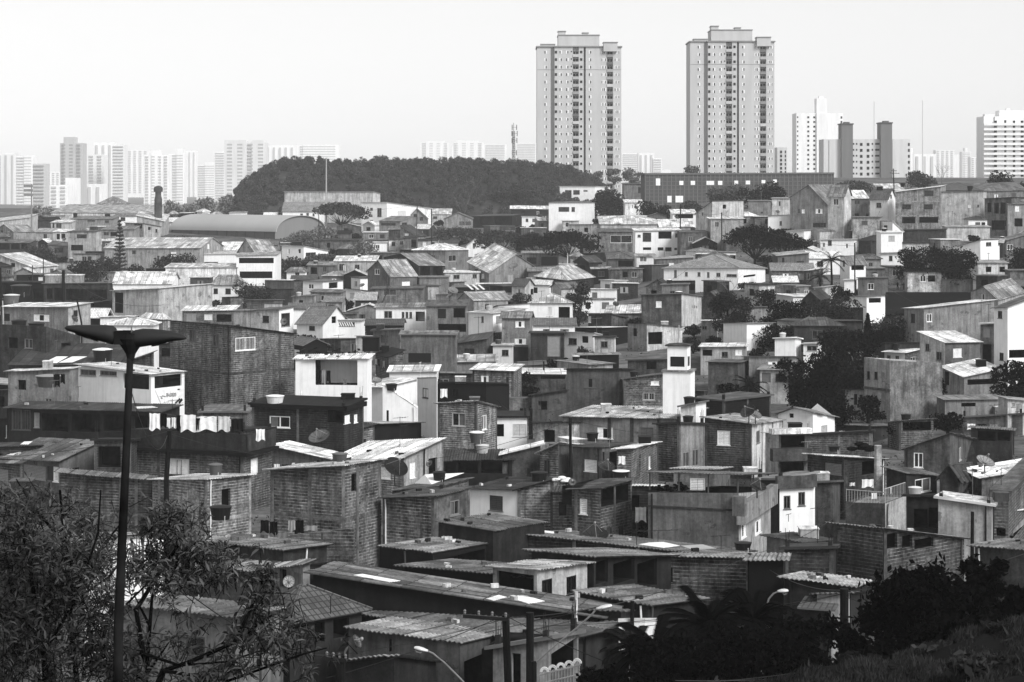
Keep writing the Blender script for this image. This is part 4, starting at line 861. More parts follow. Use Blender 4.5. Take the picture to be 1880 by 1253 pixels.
H('big smooth grey house with roof terrace under a long sheet canopy', 1000,1665,1900, (740,745,725), 1330, 25, 'p.42', 'q.4', 'r,1683,960,1720,1070,h,.8;r,1785,940,1830,1040,h,.75', par=.9, d=127)
H('long low brick house with patched sheet roof running across the centre', 0,1400,1760, (1040,1195,1170), 1500, 26, 'b.23', 'c.42', '')
H('brick house with stained wall and pale roof beside the roof tub', 1105,1750,1900, (1210,1225,1190), 1700, 14, 'b.36', 'c.5', 'l,1105,1290,1180,1400,o', d=104)
# ---- tile at (1410,720)
T(1410, 720)
H('white house front with two small dark windows and a thick grey roof band', -80,85,345, (645,645,600), 1060, 22, 'p.24', 'f.5', 'r,115,762,165,860,g,.35;r,222,735,272,835,g,.35', d=140)
H('tall white wall house behind brown balconies with small canopy roof', -20,80,300, (300,310,300), 760, 14, 'p.62', 'c.8', 'r,95,320,270,410,o;r,90,510,265,600,o', d=166)
H('plank walled house with open terrace and bright flat roof', 290,560,860, (460,480,495), 900, 10, 'b.26', 'c.72', 'r,690,500,800,605,o;l,420,525,540,605,s,.45', frame='.35|l,c,555,.14', d=150)
H('dark stained plaster house under the plank walled house', 305,480,570, (672,665,660), 1020, 14, 'k.36', 'f.4', 'l,330,680,345,700,n', d=142)
H('stained terrace house with metal railing and clothes', 570,860,1015, (810,820,760), 1200, 24, 'k.34', 'q.5', '', par=.1, d=138)
H('dark wood fronted house with bright framed window right of the terrace', 870,1015,1240, (560,600,610), 1010, 8, 'k.25', 'c.42', 'r,1080,635,1195,735,g,.92', d=146)
H('dark house with little gabled porch and black gate', 1260,1400,1560, (620,640,620), 1010, 20, 'k.28', 'g.3', 'r,1390,650,1510,755,d,.06', pk=540, d=146)
H('grey patched plaster house with open top beside the right edge post', 1250,1640,1680, (785,840,800), 1320, 8, 'p.55', 'f.75', '', d=122)
H('narrow dark passage house between the patched house and the stained terrace', 1015,1260,1265, (770,770,765), 1280, 6, 'k.22', 'f.2', 'l,1070,860,1170,1000,o;l,1180,850,1255,1000,o', d=132)
H('brick pillar house with pale ribbed roof at the right edge', 1660,1765,2000, (740,740,740), 1300, 12, 'b.36', 'f.4', 'l,1675,1000,1745,1060,o;r,1775,975,1900,1050,o', d=124)
H('wide pale sheet roofed house with stained wall at the right edge', 1440,1570,2000, (570,630,560), 900, 14, 'k.45', 'c.85', 'r,1790,595,1890,620,o', d=152)
H('grey gable house with long dark sheet roof and patched wall', 1000,1335,1560, (420,310,370), 660, 20, 'k.36', 'c.42', '', d=172)
H('low wall house above the grey gable house at right', 1430,1870,1900, (190,165,160), 420, 8, 'k.4', 'f.4', '', d=200)
H('bright thin roof house left of the black framed hut', 1060,1660,1670, (165,105,100), 330, 6, 'k.3', 'c.92', 'l,1550,130,1590,160,o', d=212)
H('dark hut with open black front under a thin grey roof at right', 1490,1790,1800, (265,285,270), 480, 8, 'k.25', 'c.45', 'l,1540,290,1670,360,o;l,1685,295,1780,360,o', d=182)
H('dark roofed ribbed barn in front of the white gabled house', 500,780,1210, (240,255,250), 460, 30, 'k.25', 'c.4', '', pk=170, d=196)
H('low white fenced house below the ribbed barn', 880,960,1215, (225,215,200), 400, 12, 'b.36', 'c.6', 'r,990,220,1200,285,o', d=190)
H('grey brick yard wall house in front of the ribbed barn', 285,760,770, (320,295,290), 560, 6, 'b.36', 'f.3', '', d=180)
H('tile roofed house with white wall beside the big grey house', -10,265,470, (1060,1110,1090), 1420, 24, 'p.5', 'c.3', 'r,272,1140,302,1190,g,.1;r,385,1125,435,1195,g,.1', d=118)
H('long brick house with broad flat roof and broken dark opening', 480,850,1440, (970,1010,1080), 1600, 22, 'b.33', 'c.42', 'r,860,1040,950,1150,o;r,985,1050,1060,1145,o;r,1075,1050,1215,1148,o', frame='.35|l,c,480,.25;r,c,850,.25', d=110)
H('pale tiled shed with white roof at the right edge below the pillar', 1770,1800,2100, (850,860,850), 1250, 10, 'p.5', 't.8', 'r,1800,1000,1900,1050,o', d=128)
# ================================================================== houses, bottom of the photograph (pixels of the whole photograph)
def HR(*a, **k): return H(*a, raw=True, **k)
T(0, 0)
HR('dark front house with a large grey sheet roof facing the street', 600,1000,1140, (1112,1182,1147), 1330, 41, 'p.24', 'c.39', 'r,1010,1182,1062,1250,v', d=84, oh=.5)
HR('house behind the large street roof with a broad roof and white strips', 575,1100,1132, (1054,1134,1113), 1300, 41, 'k.15', 'c.42', '', d=88)
HR('grey walled house with one narrow slit window and a white fascia', 640,845,925, (1153,1182,1163), 1330, 33, 'p.32', 'c.51', 'l,713,1174,719,1198,o;r,852,1200,922,1280,v', d=83, oh=.15)
HR('house with ribbed tile hip roof and an open dark corner room', 452,532,664, (1138,1146,1122), 1330, 42, 'p.22', 'i.36', 'r,612,1136,641,1172,o;r,578,1144,596,1180,o', d=86, pk=1078)
HR('small porch with white posts and a grey slab roof left of the big roof', 485,556,569, (1043,1037,1030), 1230, 14, 'p.5', 'c.49', 'l,491,1048,509,1085,o;l,513,1046,552,1083,v', d=94)
HR('long black walled house with a thin white parapet edge', 738,985,1075, (1040,1062,1050), 1260, 26, 'k.06', 'c.39', '', d=95)
HR('white fronted small house with two barred windows and light sheet roof', 905,986,1078, (1042,1047,1034), 1260, 26, 'p.62', 'c.64', 'r,995,1064,1014,1095,b,.12;r,1040,1058,1058,1090,b,.12;l,912,1052,980,1095,o', d=93)
HR('open garage house on pillars under a long ribbed sheet roof', 976,1090,1232, (1012,1023,1020), 1240, 14, 'k.2', 'c.45', 'r,1094,1030,1116,1072,v;r,1126,1030,1165,1070,v;r,1170,1030,1206,1080,v', d=96, oh=.35)
HR('grey strip roofed low house in front of the open garage house', 1065,1190,1290, (1088,1112,1100), 1240, 22, 'k.2', 'c.44', '', d=91)
HR('small shed with a dark roller wall below the grey strip roofs', 1080,1140,1190, (1122,1124,1118), 1240, 12, 'k.25', 'c.39', '', d=88)
HR('bright white low wall building behind the palm fronds', 1136,1184,1230, (1143,1143,1140), 1240, 10, 'w.93', 'f.85', '', d=86, oh=.02)
HR('house with pale gatepost wall and iron gate at the bottom centre', 905,1007,1062, (1192,1176,1165), 1330, 26, 'p.5', 'f.45', 'l,940,1200,956,1280,o;r,1012,1185,1060,1280,v', d=81)
HR('house with broad pale flat sheet roof beside the black box', 1440,1562,1592, (1062,1078,1066), 1240, 12, 'k.2', 'c.59', '', d=92, oh=.3)
HR('grey ribbed tile roof house under the pale flat roof', 1478,1520,1552, (1118,1122,1112), 1250, 20, 'k.2', 'm.36', '', pk=1092, d=88)
HR('small white plastered house end with one shuttered window by the pole', 1500,1556,1582, (1092,1090,1088), 1260, 20, 'p.6', 'c.39', 'r,1558,1096,1572,1114,s,.4', d=90)
HR('black walled box house between the roof tub and the pale roof', 1376,1438,1442, (1030,1030,1018), 1250, 10, 'k.07', 'c.54', '', d=97)
HR('low house with white car port front at the bottom below the lamp', 1396,1452,1470, (1190,1186,1180), 1330, 16, 'p.4', 'c.39', 'l,1400,1200,1440,1225,o', d=80)
HR('light walled house with a dark window seen through the leafy branches', 222,432,520, (1112,1134,1118), 1330, 18, 'p.42', 'c.43', 'l,320,1168,376,1206,g,.3', d=82)
HR('small grey roofs with a tub behind the leafy branches', 335,480,560, (1040,1052,1040), 1230, 20, 'k.3', 'c.47', '', d=96)
HR('low patched roof yard house below the pale mortar brick house', 350,520,600, (992,1010,1000), 1180, 24, 'k.25', 'c.45', '', d=104)
HR('small tin roofed lean to at the bottom edge between the lamps', 632,724,800, (1216,1206,1216), 1330, 14, 'k.2', 'c.49', '', d=79)
HR('white fronted house mostly hidden behind the leafy tree at left', 130,220,300, (985,985,980), 1180, 12, 'w.85', 'c.49', '', d=100)
HR('brick house with red tile tint roof at the left edge behind the tree', -60,60,180, (1000,1010,1000), 1220, 20, 'b.3', 'c.39', '', d=98)
HR('grey yard wall house left of the stained wall at the right', 1440,1530,1540, (1010,1008,1000), 1200, 8, 'b.25', 'f.3', '', d=106)
HR('dark sheet roofed house at the right edge behind the black tree', 1790,1900,1960, (1004,1012,1000), 1240, 12, 'k.3', 'c.44', '', d=104)
# ================================================================== towers
_winmesh = {}
def shared(key, make, mats):
    """one mesh used by many copies: make(mb) draws it round its own origin"""
    if key not in _winmesh:
        mb = MB(); make(mb); o = mb.build(key, [MATS[m] for m in mats]); me = o.data; bpy.data.objects.remove(o); _winmesh[key] = me
    return _winmesh[key]
def place(name, me, parent, loc, color=None, wloc=True):
    o = bpy.data.objects.new(name, me); col.objects.link(o); o.parent = parent
    o.location = Vector(loc)-parent.location
    if color is not None: o.color = (color, color, color, 1)
    return o
def win_make(w, h, half):
    def f(mb):
        mb.box((-w/2-.08, -.06, -.08), (w+.16,0,0), (0,.07,0), (0,0,h+.16))
        if half == 2: mb.box((-w/2, -.1, 0), (w,0,0), (0,.05,0), (0,0,h), 1)
        else:
            mb.box((-w/2, -.08, 0), (w/2,0,0), (0,.03,0), (0,0,h), 1 if half == 0 else 2); mb.box((0, -.09, 0), (w/2,0,0), (0,.04,0), (0,0,h), 1 if half else 2)
    return f
def tower(label, x0, x1, yt, yb, d, sections, cols, balc, fy0, fsp, n, extras, tone=.7, depth=18, dark=.3, cornice=True, name='apartment_tower', group=None, fine=True, slope=0, bt=.55):
    S = F/d; X = lambda px: (px-CX)/S; Z = lambda py: CZ-(py-HY)/S
    ho = empty(name, ((X(x0)+X(x1))/2, d+depth/2, min(Z(yb), ground_z(X((x0+x1)/2), d)-1)), label, 'building', group)
    mb = MB(); zb = ho.location.z-2; A = alb(tone, d)
    ovl = sorted(sections)
    for a, b, off in sections:
        holes = [(p, r) for p, r in balc if a <= p and r <= b]
        xs = [a]+[v for h in holes for v in h]+[b]
        for i in range(0, len(xs), 2): mb.box((X(xs[i]), d-off, zb), (X(xs[i+1])-X(xs[i]),0,0), (0,depth+off,0), (0,0,Z(yt)-zb))
        for p, r in holes: mb.box((X(p), d-off+1.4, zb), (X(r)-X(p),0,0), (0,depth+off-1.4,0), (0,0,Z(yt)-.3-zb), 1)
    for a, b, y0, y1, off, dp in extras: mb.box((X(a), d-off, Z(y1)), (X(b)-X(a),0,0), (0,dp,0), (0,0,Z(y0)-Z(y1)))
    mb.build('wall', [MATS['tower'], MATS['tower']], ho, A)
    if cornice:
        mb = MB()
        for a, b, off in sections:
            mb.box((X(a)-.35, d-off-.45, Z(yt)), (X(b)-X(a)+.7,0,0), (0,depth+off+.6,0), (0,0,.45))
        for a, b, y0, y1, off, dp in extras: mb.box((X(a)-.2, d-off-.25, Z(y0)+.002), (X(b)-X(a)+.4,0,0), (0,dp+.4,0), (0,0,.28))
        mb.build('cornice', MATS['tower'], ho, alb(tone-.12, d))
        if fine:
            mb = MB()
            for a, b, off in sections: mb.box((X(a)+.02, d-off-.04, Z(fy0+2.55*fsp)), (X(b)-X(a)-.04,0,0), (0,.1,0), (0,0,.14))
            mb.build('string_course', MATS['tower'], ho, alb(tone-.16, d))
    cnt = 0; rest = MB(); fr = alb(min(.95, tone+.12), d); dk = alb(dark, d)
    for i in range(n):
        fy = fy0+i*fsp
        if Z(fy) < ground_z(ho.location.x, d): break
        for cx, w, h, ty in cols:
            off = next((o for a, b, o in sections if a <= cx <= b), 0)
            half = 2 if ty == 'k' else random.choice((0, 1, 0, 1, 3)) if ty == 'w' else 3
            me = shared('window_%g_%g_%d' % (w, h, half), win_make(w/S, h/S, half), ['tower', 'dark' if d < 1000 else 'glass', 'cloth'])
            if half == 3 and ty == 'w': pass
            cnt += 1; loc = (X(cx), d-off, Z(fy)-h/S)
            if cnt <= 100: place('window', me, ho, loc, fr if ty != 'k' else alb(tone-.1, d))
            else:
                n0 = len(rest.v); rest.v += [tuple(Vector(v.co)+Vector(loc)) for v in me.vertices]
                for p in me.polygons: rest.f.append(tuple(n0+k for k in p.vertices)); rest.mi.append(p.material_index); rest.uv += [(0,0)]*len(p.vertices)
        for p, r in balc:
            off = next((o for a, b, o in sections if a <= p and r <= b), 0)
            def mk(m, w=X(r)-X(p)):
                m.box((0, -.25, -.12), (w,0,0), (0,1.7,0), (0,0,.12))
                m.box((0, -.25, 0), (w,0,0), (0,.08,0), (0,0,fsp/S*.34))
                m.box((w*.1, 1.3, .1), (w*.35,0,0), (0,.08,0), (0,0,fsp/S*.68), 1); m.box((w*.55, 1.3, .1), (w*.35,0,0), (0,.08,0), (0,0,fsp/S*.68), 1)
            me = shared('balcony_%g_%g' % (r-p, d), mk, ['tower', 'dark'])
            place('balcony', me, ho, (X(p), d-off, Z(fy+fsp*.78)), alb(bt+random.uniform(-.12, .14), d))
    if rest.f: tag(rest.build('windows', [MATS['tower'], MATS['dark' if d < 1000 else 'glass'], MATS['cloth']], ho, fr), kind='stuff')
    return ho
z = lambda v: 940+v/4
for lab, x0, dx, dy in (('left of the two tall pale twin towers, nearer the wooded hill', 183, 0, 0), ('right of the two tall pale twin towers, behind the dark grid building', 1308, 1125, -38)):
    Z4 = lambda v, dx=dx: 940+(v+dx)/4
    ye = dy/4
    tower(lab, Z4(183), Z4(803), 87+ye, 328, 816,
          [(Z4(183), Z4(284), 0), (Z4(284), Z4(312), -1.4), (Z4(312), Z4(526), .6), (Z4(526), Z4(541), -2.2), (Z4(541), Z4(636), .5), (Z4(636), Z4(803), -.3)],
          [(Z4(247), 4.2, 5, 'w'), (Z4(323), 3.6, 4.6, 'k'), (Z4(357), 4.2, 5, 'w'), (Z4(406), 4.2, 5, 'w'), (Z4(436), 1.6, 2.2, 'k'), (Z4(508), 3.8, 4.2, 'k'), (Z4(573), 4.4, 5, 'w'), (Z4(664), 3, 5, 'w'), (Z4(683), 3, 5, 'w'), (Z4(761), 3, 5, 'w'), (Z4(782), 3, 5, 'w')],
          [(Z4(446), Z4(490)), (Z4(698), Z4(742))], 94+ye, 13.65, 23,
          [(Z4(340), Z4(642), 65+ye, 87+ye, -1, 14), (Z4(340), Z4(394), 58+ye, 65+ye, -1.2, 6), (Z4(520), Z4(563), 60+ye, 65+ye, -4, 4), (Z4(212), Z4(314), 82+ye, 87+ye, -1, 5), (Z4(672), Z4(774), 79+ye, 95+ye, .9, 6)], tone=.655)
# white tower and the lower block with two dark stair towers
tower('white high rise with two columns of dark square windows behind the stair tower block', 1462, 1548, 208, 330, 1090, [(1462, 1499, 0), (1499, 1520, .8), (1520, 1548, -.3)],
      [(1484, 3.4, 3.4, 'k'), (1495, 3.4, 3.4, 'k'), (1464.5, 2, 3, 'k'), (1545, 3, 4, 'k')], [], 214, 8.6, 13, [(1499, 1518, 181, 208, .5, 8), (1504, 1512, 177, 181, 0, 3)], tone=.82, depth=16, cornice=False, dark=.4)
tower('lower grey apartment block with a row of square windows and two dark stair towers', 1512, 1672, 256, 332, 905, [(1512, 1546, .2), (1562, 1618, -.4), (1628, 1640, .2), (1640, 1665, .4), (1665, 1672, -.5)],
      [(1565, 7, 3, 'k'), (1573, 2.2, 3, 'k'), (1581.5, 4.4, 5, 'k'), (1594, 4.4, 5, 'k'), (1602, 2.2, 3, 'k'), (1611, 7.4, 3, 'k'), (1669, 3, 5, 'k')], [], 263, 10.9, 6, [(1522, 1532, 257, 332, .5, 3), (1638, 1647, 258, 332, .7, 3)], tone=.7, depth=14, cornice=False, dark=.35)
def stair(label, a, b, yt, dd):
    S = F/dd; X = lambda px: (px-CX)/S; Zz = lambda py: CZ-(py-HY)/S
    o = empty('stair_tower', (X((a+b)/2), dd+2, ground_z(X(a), dd)-1), label, 'tower'); mb = MB(); zb = o.location.z-2
    mb.box((X(a), dd, zb), (X(b)-X(a),0,0), (0,9,0), (0,0,Zz(yt)-zb)); mb.build('wall', MATS['tower'], o, alb(.48, dd))
    mb = MB(); mb.box((X(a)-.3, dd-.3, Zz(yt)), (X(b)-X(a)+.6,0,0), (0,9.6,0), (0,0,.5)); mb.box((X(a)+1.2, dd+1, Zz(yt)+.5), (X(b)-X(a)-2.4,0,0), (0,3,0), (0,0,.6)); mb.build('cap', MATS['tower'], o, alb(.42, dd))
    mb = MB(); mb.box((X(a-4), dd+.5, zb), (X(a)-X(a-4)-.01,0,0), (0,3,0), (0,0,Zz(257)-zb)) if False else None
stair('dark stair tower at the left of the lower apartment block', 1545, 1566, 229, 903)
stair('dark stair tower at the right of the lower apartment block', 1617, 1638, 227, 903)
tower('tall pale tower with rows of balconies cut by the right photo edge', 1806, 1892, 214, 335, 900, [(1806, 1826, 0), (1826, 1892, .6)],
      [(1827, 5, 4, 'k'), (1845, 3, 4, 'k'), (1861, 4, 4, 'k'), (1876, 5, 4, 'k')], [], 222, 9.0, 13, [(1836, 1892, 203, 214, -1, 8), (1808, 1826, 210, 214, 0, 4), (1850, 1856, 199, 203, -2, 2)], tone=.82, depth=14, cornice=False, dark=.4)
_t = tower('small grey block with a column of windows beside the right twin tower', 1427, 1445, 271, 330, 960, [(1427, 1445, 0)], [(1434, 3.5, 4.5, 'k'), (1442, 2, 4.5, 'k')], [], 277, 7.5, 7, [], tone=.7, depth=10, cornice=False)
# long balcony slabs of the right hand tower
_r = [o for o in bpy.data.objects if o.get('label', '').startswith('tall pale tower with rows')][0]
for i in range(13):
    S = F/900; X = lambda px: (px-CX)/S
    me = shared('balcony_long', lambda m: m.box((0, -.9, 0), (84/S,0,0), (0,.9,0), (0,0,.95)), ['tower'])
    place('balcony', me, _r, (X(1805), 899.3, CZ-(231+9*i-HY)/S), alb(.9, 900))

# ------------------------------------------------------------------ hazy skyline
def sky_block(label, x0, x1, yt, d, tone=.6, kind='band', core=None, rows=None, yaw=0.0, depth=22, name='apartment_block'):
    S = F/d; X = lambda px: (px-CX)/S; Z = lambda py: CZ-(py-HY)/S
    zb = ground_z(X(x0), d)-4
    o = empty(name, ((X(x0)+X(x1))/2, d+depth/2, zb+4), label, 'building', None)
    A = alb(min(.86, tone+.2), d, 1.2); mb = MB(); W = X(x1)-X(x0)
    mb.box((X(x0), d, zb), (W,0,0), (0,depth,0), (0,0,Z(yt)-zb))
    for a, b, y in (core or []): mb.box((X(a), d-.8, zb), (X(b)-X(a),0,0), (0,depth*.7,0), (0,0,Z(y)-zb))
    mb.build('wall', MATS['tower'], o, A)
    fl = 3.2; H_ = Z(yt)-Z(385); n = min(30, int(H_/fl)); dk = A*.6
    if kind == 'band':
        me = shared('sky_band_%g_%g' % (x0, x1), lambda m: m.box((0, -.9, 0), (W*.84,0,0), (0,.9,0), (0,0,1.25)), ['tower'])
        for i in range(n): place('window_band', me, o, (X(x0)+W*.08, d, Z(yt)-2.6-i*fl), dk)
    elif kind == 'grid':
        nc = max(2, min(4, int(W/6))); n = min(n, 24)
        me = shared('sky_win_%g_%g' % (x0, x1), lambda m: m.box((0, -.9, 0), (W/nc*.5,0,0), (0,.9,0), (0,0,1.6)), ['tower'])
        for i in range(n):
            for j in range(nc): place('window', me, o, (X(x0)+W*(j+.25)/nc, d, Z(yt)-2.8-i*fl), dk)
    elif kind == 'strip':
        nc = max(2, min(5, int(W/7)))
        me = shared('sky_strip_%g_%g' % (x0, x1), lambda m: m.box((0, -.9, 0), (W/nc*.35,0,0), (0,.9,0), (0,0,H_*.9)), ['tower'])
        for j in range(nc): place('window_strip', me, o, (X(x0)+W*(j+.3)/nc, d, Z(yt)-3-H_*.9), dk)
    return o
SK = [
 (-6,28,281,2500,.6,'strip',[(9,27,283)],'leftmost hazy block at the photo edge with flat top'),
 (28,60,287,2400,.62,'band',[(44,59,286)],'hazy block with stepped roof, second from the left edge'),
 (60,82,301,2000,.52,'band',None,'grey banded block with rounded top third from the left edge'),
 (86,110,316,3300,.72,'grid',None,'small very pale block in the gap left of the tall dark hazy tower'),
 (110,151,263,2050,.5,'grid',[(117,137,252)],'tall darker tower with a core rising above its roof'),
 (160,190,284,2300,.6,'grid',None,'left wing of the broad hazy tower group'),
 (172,208,262,2500,.66,'strip',None,'taller middle slab of the broad hazy tower group'),
 (206,228,266,2250,.6,'band',None,'banded right wing of the broad hazy tower group'),
 (91,124,340,1900,.78,'grid',None,'low white block in front of the darker tower'),
 (120,139,327,1950,.8,'',None,'windowless white slab in front of the darker tower'),
 (141,188,338,2100,.76,'strip',None,'low pale wide slab right of the white slab'),
 (233,272,276,3900,.74,'grid',None,'very faint tower far behind, right of the broad group'),
 (264,310,285,2400,.64,'grid',[(278,292,276)],'pale tower with a dense window grid and a small roof core'),
 (309,338,283,2500,.62,'band',[(324,337,273)],'pale tower with a slim taller core at its right'),
 (336,360,277,4000,.75,'strip',None,'very faint plain tower right of the slim core'),
 (361,396,303,3000,.7,'band',[(376,395,298)],'faint banded block with a raised right half'),
 (394,413,279,2800,.68,'band',None,'narrow faint banded tower beside the broad grey slab'),
 (412,488,262,2000,.57,'grid',[(412,452,258),(462,484,258)],'broad grey slab with terrace rails, largest of the left skyline'),
 (487,542,267,2900,.68,'strip',None,'faint flat topped slab just above the left end of the wood'),
 (545,622,267,2800,.66,'band',[(556,618,266)],'long faint slab with railing above the wood'),
 (772,824,262,4200,.76,'grid',[(782,816,259)],'faint broad block far above the middle of the wood'),
 (830,888,262,4000,.75,'grid',[(838,878,258)],'wide faint block with uneven top left of the radio mast'),
 (888,930,265,4100,.75,'band',None,'faint low block close to the radio mast'),
 (946,986,263,4100,.76,'band',None,'faint block between the radio mast and the left twin tower'),
 (1141,1173,282,3300,.72,'band',None,'faint block just right of the left twin tower'),
 (1172,1201,281,3000,.7,'strip',None,'pale plain tower pair right of the left twin tower'),
 (1199,1215,291,2900,.68,'band',None,'small faint banded block ending the group between the twin towers'),
 (1214,1231,312,3600,.78,'',None,'tiny faint low block between the twin towers'),
 (1662,1676,272,1500,.62,'',None,'narrow grey slab behind the right end of the stair tower block'),
 (1677,1718,283,2600,.72,'strip',None,'pale wide block between the thin masts'),
 (1718,1752,276,3600,.75,'grid',None,'faint block right of the taller thin mast'),
 (1752,1768,284,4200,.78,'',None,'faintest small block among the right skyline'),
 (1766,1782,279,3900,.74,'band',[(1771,1776,272)],'faint block with a little spire on the right skyline'),
 (1782,1798,289,3500,.74,'grid',None,'faint low block next to the right edge tower'),
]
for a, b, yt, d, tn, kd, core, lab in SK: sky_block(lab, a, b, yt, d, tn, kd, core)

# ------------------------------------------------------------------ the dark grid fronted building, barrel vaulted shed, water tower, masts
def grid_building():
    d0 = 615; S = F/d0; X = lambda px: (px-CX)/S; Z = lambda py: CZ-(py-HY)/S
    o = empty('warehouse', (X(1360), d0+12, ground_z(X(1360), d0)), 'long dark building with a fine grid facade and small bright square openings', 'building')
    ops = [(1204,1212,328,341),(1247,1254.5,332.5,340),(1268,1276,332.5,340),(1297,1311,332.5,340),(1318,1326,332.5,340),(1348,1355,332,339),(1369,1377,332,339),(1398,1405,331,337),(1419,1426,330,337),(1225,1233,360,372),(1240,1254,360,372)]
    fc = Facade((X(1184), d0), (X(1537), d0+6), Z(321.5), Z(320), Z(392)-3)
    mb = MB(); hs = []
    for a, b, c, e in ops: h = fc.rect(a, c, b, e); fc.holes.append(h); hs.append(h)
    fc.wall(mb)
    for h in hs: fc.reveal(mb, h, .3)
    A, B = fc.A, fc.B
    for p, q_ in ((B, B+Vector((0,20,0))), (B+Vector((0,20,0)), A+Vector((0,20,0))), (A+Vector((0,20,0)), A)):
        Facade(p, q_, Z(321), Z(321), Z(392)-3).wall(mb)
    mb.build('wall', MATS['tower'], o, alb(.4, d0, 1.0))
    mb = MB(); u = 0
    while u < fc.W:
        fc.bar(mb, u, min(u+.18, fc.W), fc.zb+3, fc.ztop(u)-.02, .0, .1); u += 1.25
    mb2 = MB(); zz = Z(320.5)
    for k in range(9):
        zz = Z(327+k*7); fc.bar(mb2, 0, fc.W, zz-.09, zz+.09, .0, .13)
    # skip ribs that would cross openings: the grid stands in front of the wall as it does in the photograph
    tag(mb.build('mullion', MATS['tower'], o, alb(.45, d0)), kind=None); mb2.build('transom', MATS['tower'], o, alb(.42, d0))
    for h in hs:
        m = MB(); m.face([fc.at(h[0], h[2], .14), fc.at(h[1], h[2], .14), fc.at(h[1], h[3], .14), fc.at(h[0], h[3], .14)]); m.box(fc.at(h[0], h[2], .02), fc.U*(h[1]-h[0]), fc.N*.11, Vector((0,0,h[3]-h[2])))
        m.build('window', MATS['paint'], o, .85)  # white panel stands in for the brightness of an opening seen through
    mb = MB(); slab(mb, [fc.at(0, fc.zA+.01, .3), fc.at(fc.W, fc.zB+.01, .3), fc.at(fc.W, fc.zB+.01, -20), fc.at(0, fc.zA+.01, -20)], .5); mb.build('roof', MATS['tower'], o, alb(.42, d0))
grid_building()
def vault():
    d0 = 622; S = F/d0; X = lambda px: (px-CX)/S; Z = lambda py: CZ-(py-HY)/S
    o = empty('barrel_vaulted_shed', (X(420), d0+8, ground_z(X(420), d0)), 'long shed with a light barrel vaulted roof and dark side wall', 'building')
    a = math.radians(40); C = Vector((X(505), d0, 0)); u = Vector((-math.cos(a), math.sin(a), 0)); v = Vector((math.sin(a), math.cos(a), 0))
    Ln = (X(505)-X(300))/math.cos(a)*1.07; Wd = 20; zE, zT = Z(426), Z(397); zg = o.location.z-2
    prof = [(Wd/2-math.cos(t)*Wd/2, zE+math.sin(t)*(zT-zE)) for t in np.linspace(0, math.pi, 19)]
    mb = MB()
    def ring(off, grow): return [C+u*off+v*(Wd/2+(p-Wd/2)*grow)+Vector((0,0,zE+(zz-zE)*grow)) for p, zz in prof]
    mb.loft([ring(-.6, 1.02), ring(Ln+.6, 1.02)], closed=False, cap=False); n = len(prof)
    inner = [ring(-.6, .99), ring(Ln+.6, .99)]; mb.loft([inner[1], inner[0]], closed=False, cap=False)
    r0, r1 = ring(-.6, 1.02), inner[0]
    for i in range(n-1): mb.face([r0[i], r1[i], r1[i+1], r0[i+1]])
    mb.build('roof', MATS['tower'], o, alb(.66, d0, .9), smooth=True)
    mb = MB()
    for off in (0.0, Ln):
        pts = [C+u*off+v*p+Vector((0,0,zz-.1)) for p, zz in prof]
        mb.face([Vector((pts[0].x, pts[0].y, zg))]+pts+[Vector((pts[-1].x, pts[-1].y, zg))] if off else [Vector((pts[-1].x, pts[-1].y, zg))]+pts[::-1]+[Vector((pts[0].x, pts[0].y, zg))])
    mb.build('end_wall', MATS['tower'], o, alb(.48, d0))
    mb = MB()
    for s in (0.0, Wd): p = C+v*s; mb.face([(p.x, p.y, zg), (p.x, p.y, zE), tuple((p+u*Ln)[:2])+(zE,), tuple((p+u*Ln)[:2])+(zg,)])
    mb.build('side_wall', MATS['tower'], o, alb(.38, d0))
    mb = MB()
    for k in range(0, int(Ln), 4): p = C+u*k-v*.15; mb.box((p.x, p.y, zg), u*.3, v*.14, (0,0,zE-zg-.05))
    mb.build('buttress', MATS['tower'], o, alb(.34, d0))
vault()
def mast(label, px, yt, yb, d, w=.25, tone=.5, kind='mast', name='radio_mast', cat='mast'):
    S = F/d; X = lambda p: (p-CX)/S; Z = lambda y: CZ-(y-HY)/S; zb = min(Z(yb), ground_z(X(px), d))
    o = empty(name, (X(px), d, zb), label, cat); mb = MB(); A = alb(tone, d); x = X(px); zt = Z(yt)
    if kind == 'lattice':
        for sx, sy in ((-1,-1), (1,-1), (0,1)): mb.tube([(x+sx*.8, d+sy*.8, zb), (x+sx*.35, d+sy*.35, zt-3)], .13, 5)
        k = 0; zz = zb
        while zz < zt-5:
            f = (zz-zb)/(zt-zb); r = .8-.45*f; mb.tube([(x-r, d-r, zz), (x+r, d-r, zz+1.6)], .07, 4); mb.tube([(x+r, d-r, zz), (x-r, d-r, zz+1.6)], .07, 4); zz += 1.6
        mb.tube([(x, d, zt-3), (x, d, zt)], .1, 5); mb.build('lattice', MATS['metal'], o, A)
        m = MB()
        for f, r in ((.95, 1.1), (.88, 1.3), (.8, 1.2), (.66, 1.0)):
            for an in (0, 2.1, 4.2):
                m.box((x+math.cos(an)*r-.15, d+math.sin(an)*r-.1, zb+(zt-zb)*f-1), (.3,0,0), (0,.2,0), (0,0,1.9)); m.tube([(x, d, zb+(zt-zb)*f), (x+math.cos(an)*r, d+math.sin(an)*r, zb+(zt-zb)*f)], .06, 4)
        m.build('antenna_panels', MATS['metal'], o, A)
    else:
        mb.tube([(x, d, zb), (x, d, zt)], [w, w*.5], 6); 
        if kind == 'flood':
            mb.build('pole', MATS['metal'], o, A); m = MB()
            for i in range(3): m.box((x-2.2, d-.4, zt-1-i*1.3), (2.6,0,0), (0,.4,0), (0,0,.8))
            m.build('floodlight', MATS['metal'], o, A)
        else: mb.build('pole', MATS['metal'], o, A)
    return o
